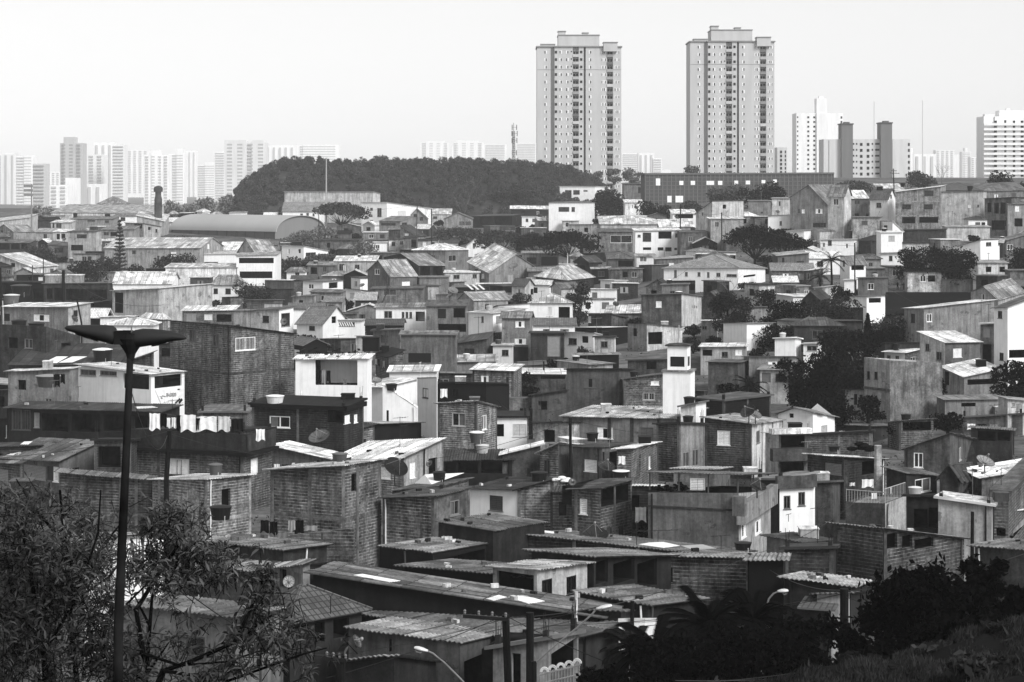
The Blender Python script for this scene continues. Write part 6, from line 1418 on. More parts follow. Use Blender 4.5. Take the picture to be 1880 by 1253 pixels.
T(470, 470); heap('loose broken boards and junk over the clothes room', 300,700,745,640,236,.15,'board_pile','boards'); heap('dark clutter pile on the stair tower roof', 700,1080,735,640,238,.08,'board_pile','boards')
T(0, 470); heap('rubble heap on the left plinth', 850,980,372,330,348,.12,'rubble_pile','rubble'); heap('dark junk crowding the terrace beneath the roof beam', 480,760,332,290,336,.1,'scrap_pile','scrap')
# ---- dishes
T(470, 720)
dish('wide mesh dish standing on the bright sheet roof', 468,338,160, 'house under a bright sheet roof carrying a wide mesh dish', tone=.36, az=-25, el=58, base_y=405)
dish('large dark mesh dish with bold ribs by the corner of the three bay house', 1020,562,185, None, 141, .17, az=35, el=48, base_y=690)
dish('small pale solid dish on the wall of the barred shutter house', 1275,525,52, None, 138, .45, az=-40, el=30, base_y=560)
T(470, 470)
dish('broad mesh dish left above the white church shoulder', 800,888,120, None, 204, .4, az=30, el=55, base_y=950)
dish('flatter mesh dish right above the white church shoulder', 875,922,100, None, 204, .5, az=10, el=70, base_y=955)
dish('small light dish with a bent arm before the clothes room', 548,908,62, None, 205, .42, az=0, el=25, base_y=960)
dish('round dish on the pale wall right of the patched roof shed', 208,482,56, None, 243, .45, az=-20, el=20, base_y=520)
dish('mesh dish on the wide pale roofed gable house', 1445,258,80, None, 330, .45, az=30, el=55, base_y=295)
T(0, 470)
dish('narrow dish seen edge on by the leaning pole at left', 545,465,60, None, 270, .3, az=65, el=35, base_y=500)
T(940, 720)
dish('very wide flat mesh dish over the long low brick house', 600,1062,215, None, 119, .2, az=12, el=72, base_y=1120)
dish('dark mesh dish on the corner of the dark brick house', 1738,148,120, None, 168, .24, az=-45, el=45, base_y=232)
dish('pale mesh dish beside the dark corner dish', 1788,172,90, None, 168, .45, az=30, el=55, base_y=235)
dish('mesh dish facing right on the terrace of the big grey house', 1800,698,130, None, 124, .22, az=30, el=62, base_y=780)
dish('brown mesh dish among the tubs in the middle', 690,552,130, None, 150, .25, az=20, el=60, base_y=610)
dish('little round dish on the end of the pale sack roof', 445,662,58, None, 130, .45, az=-10, el=30, base_y=700)
T(1410, 720); dish('pale mesh dish over the small bright roofs at right', 1592,518,140, None, 150, .5, az=35, el=60, base_y=590)
T(940, 200); dish('dish lying on the broad pale gable roof', 12,1160,64, None, 372, .45, az=-20, el=60, base_y=1192)
T(470, 940); dish('pale solid dish inside the white post porch', 240,515,84, None, 92, .62, az=10, el=18, base_y=575); dish('thin dish seen edge on at the corner of the hip roof room', 735,955,100, None, 82.5, .4, az=70, el=30, base_y=1000)
# ---- antennas
T(470, 720); antenna('antenna in front of the white church wall', 1087,322,245, None, 165, .12, 52)
antenna('tall antenna rod before the long sloping brick house', 1375,960,610, None, 128, .1, 30)
T(940, 720); antenna('long horizontal rod antenna by the big smooth grey wall', 1072,1090,1018, None, 120, .1, 300); antenna('branching antenna before the big smooth grey wall', 1535,1145,1055, None, 116, .1, 150)
antenna('antenna on the canopy of the pale dark room house', 715,400,340, None, 158, .5, 40); antenna('antenna left of the roof tub', 915,1210,950, None, 114, .12, 20)
T(1410, 720); antenna('antenna with double boom on the dark gable house at right', 1250,540,430, None, 148, .25, 60); antenna('antenna on the brick yard wall of the ribbed barn', 290,400,365, None, 162, .5, 90)
antenna('thin antenna on the grey gable house roof at right', 960,400,350, None, 168, .1, 24); antenna('tall antenna behind the right edge pillar', 1712,740,560, None, 126, .2, 26); antenna('small antenna on the white wall by the black scribble', 150,940,900, None, 136, .08, 40)
T(470, 470); antenna('white pipe antenna on the white flat terrace', 1205,900,780, None, 205, .8, 16); antenna('antenna before the clothes room', 548,1000,620, None, 200, .2, 20)
T(940, 470); antenna('pale rod antenna on the brown roofs', 650,420,260, None, 306, .7, 14); antenna('antenna over the pyramid roofed house', 365,190,120, None, 340, .3, 12)
T(0, 470); antenna('crooked antenna on the tall brick house wall', 1605,1080,950, None, 200, .35, 20); antenna('thin rod antenna above the long dark roof on the left', 412,690,620, None, 214, .4, 16); antenna('antenna on the white porch house', 575,1030,960, None, 176, .1, 30)
T(1410, 470); antenna('thin antenna left of the tall white house', 1570,500,320, None, 250, .3, 20)
T(470, 940); antenna('short antenna on the ridge of the hip tile roof', 548,730,620, None, 84, .12, 26)
# ---- poles
T(1410, 200); pole('tall thin pole leaning beside the gabled balcony house', [(640,1560),(636,985)], .12, 352, .2); pole('utility pole with two crossarms on the right ridge', [(925,560),(920,440)], .16, 500, .25, arms=((895,472,965,476),(905,455,945,457)))
T(940, 200); pole('tall pole before the umbrella tree and pale lean to house', [(1540,1020),(1540,762)], .16, 420, .3); pole('slim pole left of the tall pale lean to house', [(1236,880),(1238,700)], .16, 470, .2); pole('white thin post by the big umbrella tree', [(408,1150),(408,1060)], .1, 420, .75)
T(470, 200); pole('thin dark pole on the hillside behind the garden wall', [(1290,990),(1288,735)], .16, 520, .3); pole('second thin dark pole left of the bare sapling', [(1180,880),(1185,690)], .13, 540, .35); pole('pole beside the flat topped tree', [(462,860),(460,740)], .13, 560, .3)
T(0, 470); pole('thick dark wooden post on the crowded terrace', [(466,335),(466,106)], .3, 335, .06); pole('slim pole at the end of the pale gable wall', [(238,210),(238,70)], .12, 420, .3); pole('slim pole before the dark edged gable house', [(318,200),(318,20)], .12, 410, .3); pole('dark pole leaning left by the bright corrugated roof', [(600,500),(565,320)], .13, 268, .12); pole('thin white pipe at the left photo edge', [(30,600),(20,330)], .05, 262, .75); pole('black thick post at the far left photo edge', [(8,560),(4,90)], .16, 300, .04)
T(940, 720); pole('dark pole standing before the pale ribbed roof', [(430,620),(428,190)], .13, 152, .1); pole('pole at the corner of the roof tub house', [(1745,1440),(1745,1185)], .12, 103, .06)
T(940, 470); pole('short dark post on the white sheet roofed shed', [(235,930),(233,775)], .11, 236, .06); pole('left post of the dark frame above the brick hut', [(70,1240),(70,1120)], .2, 194, .06); pole('right post of the dark frame above the brick hut', [(138,1240),(138,1120)], .2, 194, .06)
T(0, 720); pole('black leaning utility pole crossing the terrace wall', [(1222,640),(1245,285)], .18, 122, .03); 
T(470, 940); pole('dark utility pole with a crossarm at the left of the gate', [(1850,1252),(1832,758)], .17, 76, .04, arms=((1520,765,1850,790),))
T(940, 940); pole('concrete utility pole right of the crossarm pole', [(130,1250),(132,740)], .17, 75, .12); pole('short white pipe in front of the barred window house', [(470,690),(470,585)], .09, 88, .7, name='vent_pipe', cat='pipe'); pole('dark short pole on the grey strip roofs', [(882,800),(884,655)], .1, 86, .05)
T(1410, 940); pole('black utility pole with a transformer by the pale flat roof', [(560,1000),(560,565)], .2, 80, .03)
T(470, 940); pole('dark pole stump with wires at the bottom edge', [(622,1252),(625,1035)], .2, 74, .03, arms=((515,1075,665,1095),))
T(1410, 720); pole('dark drain pipe on the grey patched house', [(1500,1030),(1502,880)], .12, 121, .1, name='drain_pipe', cat='pipe'); pole('pale chimney pipe on the bright flat roof', [(808,475),(808,392)], .32, 149, .6, name='chimney', cat='chimney')
T(470, 720); pole('short black flue on the bright sheet roof', [(625,505),(625,422)], .22, 141, .06, name='flue', cat='chimney')
# ---- street lamps
T(470, 940); street_lamp('curved street lamp over the slit window house', (1160,998,1262,1024), ((1300,1040),(1380,1105),(1500,1225),(1560,1290)), 72)
T(940, 940); street_lamp('street lamp reaching up from the concrete pole', (735,688,618,716), ((590,750),(480,850),(330,970),(160,1120)), 74.4)
T(1410, 940); street_lamp('long curved street lamp over the dark palms', (-62,828,35,846), ((70,860),(200,950),(350,1070),(490,1180)), 70); street_lamp('short street lamp above the dark palms', (150,580,70,586), ((40,600),(5,640),(-10,700)), 78)
def transformer():
    T(1410, 940); a = P(q(538), qy(1025), 79.6); b = P(q(602), qy(920), 79.6); w_ = b.x-a.x; h_ = b.z-a.z; m = MB()
    m.lathe((a.x+w_/2, 79.3, a.z), [(w_*.45,0), (w_*.5,.05), (w_*.5,h_*.85), (w_*.4,h_*.9)], 16)
    o = empty('transformer', (a.x+w_/2, 79.3, a.z), 'pale ribbed transformer drum hung on the black utility pole', 'transformer'); m.build('drum', MATS['metal'], o, alb(.45, 80))
    m = MB()
    for k in range(8): t = k*.785; m.box((a.x+w_/2+math.cos(t)*w_*.5, 79.3+math.sin(t)*w_*.5, a.z+.1), (.03,0,0), (0,.1,0), (0,0,h_*.7))
    m.build('cooling_fins', MATS['metal'], o, alb(.35, 80))
    for k in (-1, 0, 1): m = MB(); m.lathe((a.x+w_/2+k*w_*.3, 79.3, a.z+h_*.88), [(.04,0), (.06,.06), (.04,.12), (.06,.16), (.02,.24)], 8); m.build('bushing', MATS['plain'], o, alb(.6, 80))
transformer()
def cable(label, pts, d0, d1, r=.011, tone=.25):
    a, b = P(pts[0][0], pts[0][1], d0), P(pts[1][0], pts[1][1], d1); m = MB(); L = (b-a).length; m.tube([a.lerp(b, f)-Vector((0,0,L*.02*4*f*(1-f))) for f in np.linspace(0, 1, 24)], r, 5)
    tag(m.build('power_cable', MATS['plain'], None, alb(tone, 60), origin=a), label, 'cable', 'power cables over the street')
cable('upper power cable crossing above the grass bank', ((1280,1262),(1705,1196)), 55, 62); cable('lower power cable crossing above the grass bank', ((1240,1250),(1730,1208)), 54, 60); cable('power cable crossing below the palms', ((1060,1256),(1460,1236)), 62, 58); cable('cable from the crossarm pole to the left', ((925,1137),(640,1200)), 76, 74, tone=.12); cable('cable from the crossarm pole to the concrete pole', ((925,1134),(972,1128)), 76, 75, tone=.12)
cable('cable running from the concrete pole over the palms', ((972,1150),(1550,1090)), 75, 80, tone=.1)
# ---- clothes lines
T(0, 720); dl = 122
cable('clothes line rope over the terrace wall', ((273,757),(450,768)), dl, dl, .012, .3)
for it in ((1098,156,1176,276,.82,'white towel hanging leftmost on the terrace line'), (1180,158,1225,258,.12,'dark garment between the towel and the small white clothes'), (1224,188,1252,262,.72,'small pale garment on the line by the leaning pole'), (1258,186,1294,262,.7,'second small pale garment on the line by the leaning pole'), (1296,168,1326,280,.12,'dark garment left of the widest white sheet'), (1328,166,1438,286,.9,'widest white sheet with dark print on the line'), (1442,178,1592,284,.9,'long white sheet right of the widest sheet'), (1440,190,1470,280,.1,'black narrow garment dividing the two white sheets'), (1600,178,1688,286,.66,'patterned pale shirt near the right end of the line'), (1698,196,1786,284,.16,'dark cloth at the right end of the line')):
    cloth(it[5], *it[:4], dl-.02*random.random(), it[4])
cloth('white cloth hung over the wall end beside the framed window', 1880,272,1946,356, 119, .85)
T(470, 940)
for it in ((32,60,96,150,.08,'black garment leftmost above the brick terrace wall'), (100,70,160,165,.06,'dark garment second from left above the brick terrace wall'), (140,150,232,240,.42,'grey cloth below the dark garments by the brick terrace wall'), (236,62,290,140,.5,'pale shirt above the brick terrace wall'), (284,60,352,160,.06,'black garment with white edge right above the brick terrace wall'), (356,100,452,138,.5,'pale board like cloth lying on the terrace wall')): cloth(it[5], *it[:4], 118, it[4])
T(470, 470)
for it in ((448,840,478,945,.16,'dark garment leftmost in the open upper room'), (482,838,512,940,.5,'pale garment in the open upper room'), (516,842,548,930,.12,'dark garment third in the open upper room'), (640,905,665,948,.4,'small cloth low in the open upper room')): cloth(it[5], *it[:4], HOUSES['big bright white house with an open upper room full of clothes']['d']+.6, it[4])
cloth('white bag like cloth on the loaded flat roof', 318,985,352,1046, 176, .85); cloth('striped white bundle on the loaded flat roof', 356,1022,428,1084, 176, .8); cloth('white sheet board leaning on the loaded flat roof', 424,1034,566,1086, 175, .92, sag=.01)
T(940, 720); cloth('white bundle hanging in the dark open room', 780,470,832,530, 158, .8); cloth('white curtain on the narrow gap wall by the big grey house', 905,845,985,950, 131, .92)
T(1410, 720)
for it in ((690,640,776,700,.8,'pale cloth on the stained terrace line'), (760,740,800,800,.75,'white cloth low on the stained terrace'), (600,665,640,690,.7,'small pale cloth left on the stained terrace'), (895,700,912,750,.85,'white rag at the terrace corner')): cloth(it[5], *it[:4], 141, it[4])
T(0, 470); cloth('black garment left under the little roof of the low concrete house', 392,868,440,960, 184, .03); cloth('black garment right under the little roof of the low concrete house', 446,868,478,935, 184, .03)

# ---- banner with blurred lettering on the white porch house
def banner():
    T(270, 690); k = 1880/90*4/4
    X = lambda v: 270+v/20.9; Y = lambda v: 690+v/20.9
    h = HOUSES['bright white house with a long thin slanting roof and open corner porch']; fc = h['fr']
    u0, u1 = fc.upx(X(430)), fc.upx(X(1370)); pt = lambda x, y, o=.06: fc.at(fc.upx(X(x)), fc.zpx(fc.upx(X(x)), Y(y)), o)
    o = empty('banner', pt(900, 1060), 'white advertising banner with smudged lettering and a dark figure on the porch house', 'banner')
    m = MB(); n = pt(900, 500, .05); a, b, c, e = pt(300, 560), pt(1375, 470), pt(1375, 1040), pt(540, 1110); N = fc.N*.02
    m.face([e, c, b, a]); m.face([a-N, b-N, c-N, e-N])
    for p_, q_ in ((a,b),(b,c),(c,e),(e,a)): m.face([p_, p_-N, q_-N, q_])
    m.build('sheet', MATS['cloth'], o, alb(.85, 180))
    def marks(lst, name, tone, off):
        m = MB()
        for x0, y0, x1, y1, th in lst:
            A, B = pt(x0, y0, off), pt(x1, y1, off); v = (B-A).normalized(); w = fc.N.cross(v)*th/20.9/F*h['d']; m.face([A-w, B-w, B+w, A+w])
        m.build(name, MATS['cloth'], o, alb(tone, 180))
    L = []; rnd = random.Random(3)
    for i, x in enumerate(range(720, 1100, 48)):
        y = 690-12*i/8; L += [(x, y-20, x+8, y+130, 9)]+[(x+6, y+dy+rnd.randint(-10, 10), x+38, y+dy+rnd.randint(-14, 6), 9) for dy in (0, 62, 124) if rnd.random() < .8]+[(x+36, y+rnd.randint(0, 40), x+34, y+rnd.randint(70, 130), 8)]
    L += [(460, 800, 700, 790, 10), (500, 850, 570, 870, 22), (560, 760, 690, 820, 8)]
    marks(L, 'lettering', .12, .064); marks([(620, 1025, 690, 1020, 10), (700, 1020, 830, 1005, 8), (880, 990, 960, 985, 5)], 'small_lettering', .4, .064)
    marks([(1060, 1060, 1250, 880, 40), (1200, 1050, 1330, 900, 55), (1145, 530, 1235, 530, 25)], 'printed_figure', .03, .068)
banner()
# ---- bell tower with cross
def bell_tower():
    d = 183; S = F/d; T(940, 470); yaw = math.radians(14); u = Vector((-math.cos(yaw), math.sin(yaw), 0)); v = Vector((math.sin(yaw), math.cos(yaw), 0))
    c = P(q(1311), qy(1060), d); Z = lambda y: CZ-(qy(y)-HY)/S
    o = empty('bell_tower', (c.x, d, ground_z(c.x, d)), 'white square bell tower with louvred belfry and a cross on top', 'church tower')
    w1 = 200/4/S/math.cos(yaw); m = MB(); A = alb(.88, d)
    m.box((c.x, d, o.location.z-1), u*w1, v*w1*.95, (0,0,Z(856)-o.location.z+1)); m.build('shaft', MATS['paint'], o, A)
    def ledge(y0, y1, g, nm, tn):
        mm = MB(); p = Vector((c.x, d, Z(y1)))-u*g-v*g; mm.box(p, u*(w1+2*g), v*(w1*.95+2*g), (0,0,Z(y0)-Z(y1))); return mm.build(nm, MATS['concrete'], o, alb(tn, d))
    ledge(843, 857, .12, 'cornice', .5)
    g = w1*.14; w2 = w1-2*g; p = Vector((c.x, d, Z(843)))+u*g+v*g
    C2 = p; L2 = p+u*w2; R2 = p+v*w2; B2 = L2+v*w2; fl, fr, fb, fs = Facade(L2, C2, Z(668), Z(668), Z(843)), Facade(C2, R2, Z(668), Z(668), Z(843)), Facade(R2, B2, Z(668), Z(668), Z(843)), Facade(B2, L2, Z(668), Z(668), Z(843))
    m = MB(); hs = []
    for fc in (fl, fr, fb, fs): h = (w2*.14, w2*.86, Z(820), Z(745)); fc.holes = [h]; fc.wall(m); fc.reveal(m, h, .18)
    m.box(C2+u*.2+v*.2, u*(w2-.4), v*(w2-.4), (0,0,Z(690)-Z(843)), 1); m.build('belfry', [MATS['paint'], MATS['dark']], o, A)
    for fc in (fl, fr):
        m = MB(); h = fc.holes[0]; n = 8
        for i in range(n): z0 = h[2]+(h[3]-h[2])*i/n; m.box(fc.at(h[0], z0, -.16), fc.U*(h[1]-h[0]), fc.N*.13-Vector((0,0,.07)), Vector((0,0,.035)))
        m.build('louvre', MATS['plain'], o, alb(.22, d))
    m = MB(); G = .18; zc = Z(668); a = [C2-u*G-v*G, L2+u*G-v*G, B2+u*G+v*G, R2-u*G+v*G]; a = [Vector((p_.x, p_.y, zc)) for p_ in a]; ap = Vector(((C2.x+B2.x)/2, (C2.y+B2.y)/2, Z(646)))
    m.face(a[::-1]); b = [p_+Vector((0,0,.1)) for p_ in a]
    for i in range(4): j = (i+1) % 4; m.face([a[j], a[i], b[i], b[j]]); m.face([b[j], b[i], ap])
    m.build('cap', MATS['concrete'], o, alb(.3, d))
    m = MB(); zt = Z(520); m.tube([ap-Vector((0,0,.1)), (ap.x, ap.y, zt)], .06, 6); m.lathe((ap.x, ap.y, ap.z), [(.14,0), (.09,.2), (.05,.4)], 8); m.box((ap.x-.34, ap.y-.05, zt-.42), (.68,0,0), (0,.1,0), (0,0,.1)); m.build('cross', MATS['metal'], o, alb(.6, d))
bell_tower()
# ---- iron gate
def gate():
    d = 77; fx = lambda px, py: P(px, py, d); o = empty('iron_gate', fx(1028, 1262), 'pale wrought iron gate with arched tops at the bottom centre', 'gate'); n = 0
    m = MB(); 
    for i in range(27):
        px = 992+i*2.75; yt = 1236-(px-992)*.26; m.tube([fx(px, yt+34), fx(px, yt)], .016, 4)
    m.build('bars', MATS['metal'], o, alb(.55, d)); m = MB()
    for i in range(5):
        a = 992+i*15; yt = 1236-(a-992)*.26
        for r in (7.4, 5.2): m.tube([fx(a+7.5+math.cos(t)*r, yt-math.sin(t)*r*1.1-2) for t in np.linspace(0, math.pi, 9)], .03, 5)
    m.build('arches', MATS['metal'], o, alb(.7, d)); m = MB(); m.tube([fx(990, 1240), fx(1066, 1221)], .03, 5); m.tube([fx(990, 1256), fx(1066, 1238)], .03, 5); m.build('rails', MATS['metal'], o, alb(.5, d))
gate()
# ---- people standing by the grass edge
def person(label, px, yb, hpx, pose=0, tone=.08):
    d = depth_at(px, 530)-1; S = F/d; p = P(px, yb, d); Hh = hpx/S; s = Hh/1.7
    V = [(0,0,.92),(0,.02,1.15),(0,.02,1.4),(0,0,1.5),(0,-.02,1.62),(0,-.01,1.72)]; E = [(0,1),(1,2),(2,3),(3,4),(4,5)]; Rr = [(.15,.11),(.14,.1),(.15,.1),(.06,.06),(.1,.11),(.07,.08)]
    def add(par, pts):
        k = par
        for co_, r in pts: V.append(co_); Rr.append(r); E.append((k, len(V)-1)); k = len(V)-1
    sp = (.1, .16, .06, .2, .12, .08)[pose % 6]
    for sgn in (-1, 1):
        add(0, [((sgn*.1,0,.85),(.1,.1)), ((sgn*(.1+sp*.2),-.04 if sgn > 0 else .05,.48),(.07,.07)), ((sgn*(.1+sp*.4),.02,.09),(.05,.05)), ((sgn*(.1+sp*.45),-.12,.03),(.045,.03))])
        lift = (pose+sgn) % 3
        hand = {0: (sgn*.3,-.06,.8), 1: (sgn*.34,-.22,1.0), 2: (sgn*.2,-.28,1.12)}[lift]
        add(2, [((sgn*.19,0,1.38),(.065,.06)), ((sgn*.27,.03,1.1),(.05,.05)), (hand,(.035,.035)), ((hand[0],hand[1]-.06,hand[2]-.06),(.03,.02))])
    me = bpy.data.meshes.new('person'); rz = pose*1.1; cs, sn = math.cos(rz), math.sin(rz)
    me.from_pydata([((x*cs-y*sn)*s, (x*sn+y*cs)*s, z_*s) for x, y, z_ in V], E, []); o = bpy.data.objects.new('person', me); col.objects.link(o); o.location = p
    md = o.modifiers.new('skin', 'SKIN'); 
    for i, r in enumerate(Rr): me.skin_vertices[0].data[i].radius = (r[0]*s, r[1]*s)
    me.skin_vertices[0].data[0].use_root = True; sb = o.modifiers.new('sub', 'SUBSURF'); sb.levels = sb.render_levels = 1
    me.materials.append(MATS['cloth']); o.color = (alb(tone, d),)*3+(1,); tag(o, label, 'person', 'people gathered at the grass edge')
for i, (px, h_, lab) in enumerate(((1648,15,'person in dark clothes standing leftmost in the group by the bright wall'), (1654,13,'person in a pale top second from left in the standing group'), (1659,14,'person in dark clothes third from left in the standing group'), (1662.5,12,'person rightmost in the standing group, looking at the others'), (1679,13,'person in black apart from the group near the first tree trunk'), (1782,14,'person in dark clothes on the terrace right of the broad tree'))): person(lab, px, 533 if i < 5 else 516, h_, i, .5 if i == 1 else .1)
def field():
    m = MB(); idx = {}; nx, ny = 20, 8
    for j in range(ny+1):
        for i in range(nx+1): 
            py = 538+j*5; px = 1626+i*8.2; d = depth_at(px, py); p = P(px, py, d); idx[i,j] = len(m.v); m.v.append((p.x, p.y, ground_z(p.x, p.y)+.12))
    for j in range(ny):
        for i in range(nx): m.f.append((idx[i,j+1], idx[i+1,j+1], idx[i+1,j], idx[i,j])); m.mi.append(0); m.uv += [(0,0)]*4
    o = m.build('grass_field', MATS['ground'], None, alb(.2, 350)); o['kind'] = 'structure'
field()
def louvres():
    T(470, 470); h = HOUSES['white house with a row of slanted louvres under a broken pale roof']; fc = h['fl']
    for i in range(10):
        x = 558+i*17; u = fc.upx(q(x)); m = MB(); za, zb = fc.zpx(u, qy(488)), fc.zpx(u, qy(518)); m.box(fc.at(u, zb, .03), fc.U*.16, fc.N*.06, fc.U*-.28+Vector((0,0,za-zb))); m.build('louvre', MATS['plain'], h['o'], alb(.85, h['d']))
louvres()

# ---- bright translucent sheets let into roofs, wires over the slope
def patch(house, pts, tone=.93):
    h = HOUSES[house]; n = (h['L']-h['C']).cross(h['R']-h['C']).normalized(); n = n if n.z > 0 else -n; m = MB()
    slab(m, [ray_on(q(a), qy(b), house)+n*.07 for a, b in pts], .015); m.build('translucent_panel', MATS['paint'], h['o'], alb(tone, h['d'], KR))
T(0, 470); patch('dark tin roofed house behind the round water tank on the left', ((316,793),(418,793),(500,745),(415,745))); patch('dark tin roofed house behind the round water tank on the left', ((432,790),(530,788),(640,745),(530,745)))
T(470, 940); B_ = 'house behind the large street roof with a broad roof and white strips'
patch(B_, ((715,478),(780,470),(1060,520),(980,532))); patch(B_, ((1690,652),(1780,625),(1840,640),(1745,668))); patch(B_, ((1850,640),(1960,625),(2120,670),(2000,690)))
T(470, 720); patch('long grey flat sheet roof of the white fronted house', ((1165,682),(1240,615),(1530,602),(1290,686)))
T(940, 720); patch('plain plastered house with dark open room and white bundle inside', ((330,336),(410,330),(560,352),(440,358)))
L_ = 'long low brick house with patched sheet roof running across the centre'
patch(L_, ((60,1016),(120,1012),(330,1040),(300,1052))); patch(L_, ((930,1130),(1080,1105),(1230,1140),(1110,1156)), .8); patch(L_, ((1240,1140),(1400,1130),(1500,1160),(1330,1172)), .6)
T(470, 470); W_ = 'wide pale roofed gable house with bright roof strips'
for k in range(3): patch(W_, ((1540+k*42,215),(1556+k*42,213),(1600+k*42,250),(1584+k*42,252)))
T(0, 720); patch('very long dark porch house with low sheet roof behind the lamp pole', ((990,116),(1120,110),(1160,122),(1010,130))); patch('house with big slanted grey sheet roof and plain side wall at the left', ((40,468),(180,372),(240,370),(100,472)), .8)
for i, (a, b, d0_, d1_) in enumerate((((1569,447),(1641,312),352,500),((1325,392),(1250,376),420,470),((1325,393),(1569,452),420,352),((792,385),(766,374),520,540),((766,376),(585,388),540,560),((117,498),(60,489),335,420),((117,500),(300,560),335,250),((1046,770),(1240,800),152,160),((307,793),(-10,842),122,120),((307,795),(560,842),122,136),((1376,1018),(1550,1084),103,80),((1046,772),(800,842),152,140),((1550,1086),(1900,1010),80,90),((925,1136),(1376,1020),76,103))):
    cable(('thin cable number %d' % i) if 0 else 'thin sagging cable from the %s pole %s' % (('leaning','umbrella tree','second umbrella tree','hillside','sapling','thick terrace','terrace','middle dark','terrace wall','second terrace wall','roof tub','third middle','black transformer','crossarm')[i], ('up to the ridge','to the slim pole','across to the balcony house','to the second pole','towards the flat topped tree','to the left gable','down to the lamp heads','towards the dark corner dish','to the left edge','towards the three bay house','down to the transformer pole','towards the large dark dish','out to the right edge','up to the roof tub pole')[i]), (a, b), d0_, d1_, .024 if d0_ > 200 else .016, .15)

T(940, 720); G_ = 'big smooth grey house with roof terrace under a long sheet canopy'
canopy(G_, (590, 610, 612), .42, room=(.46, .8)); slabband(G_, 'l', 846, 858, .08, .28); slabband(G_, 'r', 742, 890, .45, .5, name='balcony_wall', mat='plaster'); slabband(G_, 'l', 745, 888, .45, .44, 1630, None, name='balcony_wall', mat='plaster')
T(0, 720); R_ = 'grey brick house with a broad terrace wall under the clothes line'
slabband(R_, 'l', 290, 415, .3, .24); slabband(R_, 'r', 290, 415, .3, .26); slabband(R_, 'l', 418, 445, .55, .12, name='ledge'); slabband(R_, 'r', 418, 445, .55, .12, name='ledge')  # dark tone of the ledges carries the shadow band under the terrace wall
T(470, 720); D_ = 'dark brick house with bright framed double window and loaded flat roof'
slabband(D_, 'l', 92, 122, .3, .14, name='roof_edge'); slabband(D_, 'r', 84, 118, .3, .14, name='roof_edge')
T(1410, 720); slabband('white house front with two small dark windows and a thick grey roof band', 'r', 610, 700, .3, .34, name='roof_edge'); S_ = 'tall white wall house behind brown balconies with small canopy roof'
slabband(S_, 'r', 410, 500, .7, .32, name='balcony_wall'); slabband(S_, 'r', 262, 300, .8, .8, name='roof_edge', mat='sheet')
T(1410, 470); slabband('long pale two storey house with white parapet and three small windows', 'l', 968, 985, .12, .4, name='ledge')
def rail(label, face, y0, y1, n=14, tone=.6):
    h = HOUSES[label]; fc = h['fl'] if face == 'l' else h['fr']; m = MB(); z1, z0 = fc.zpx(fc.W/2, qy(y0)), fc.zpx(fc.W/2, qy(y1))
    for i in range(n+1): m.tube([fc.at(fc.W*(i+.1)/(n+.2), z0, -.08), fc.at(fc.W*(i+.1)/(n+.2), z1, -.08)], .018, 5)
    m.tube([fc.at(0, z1, -.08), fc.at(fc.W, z1, -.08)], .03, 5); m.build('railing', MATS['metal'], h['o'], alb(tone, h['d']))
T(1410, 720); rail('stained terrace house with metal railing and clothes', 'l', 728, 815); rail('stained terrace house with metal railing and clothes', 'r', 690, 790)

for i, (a, b, d0_, d1_, n_) in enumerate((((925,1131),(600,1245),76,74,'sagging cable from the crossarm pole to the stump'),((925,1129),(1240,1260),76,70,'cable from the crossarm pole over the gate'),((972,1140),(1095,1115),75,75,'cable from the concrete pole to the lamp'),((307,800),(236,700),122,60,'cable from the terrace wall pole to the lamp post'),((1550,1090),(1180,1150),80,82,'cable from the transformer pole to the white wall'),((1550,1095),(1860,1170),80,70,'cable from the transformer pole into the trees'),((1046,772),(900,720),152,215,'cable from the middle pole up to the brick house'),((1376,1020),(1640,850),103,150,'cable from the roof tub pole up to the terrace'),((627,1200),(240,1000),74,40,'cable from the stump towards the lamp post'),((1000,760),(1220,690),190,185,'cable up to the bell tower'),((250,690),(560,640),176,230,'cable from the porch house to the huts'),((1569,470),(1690,560),352,300,'cable from the leaning pole to the long grey house'),((1325,400),(1215,520),420,300,'cable from the umbrella tree pole down the slope'))):
    cable(n_, (a, b), d0_, d1_, .022 if d0_ > 200 else .013, .12)
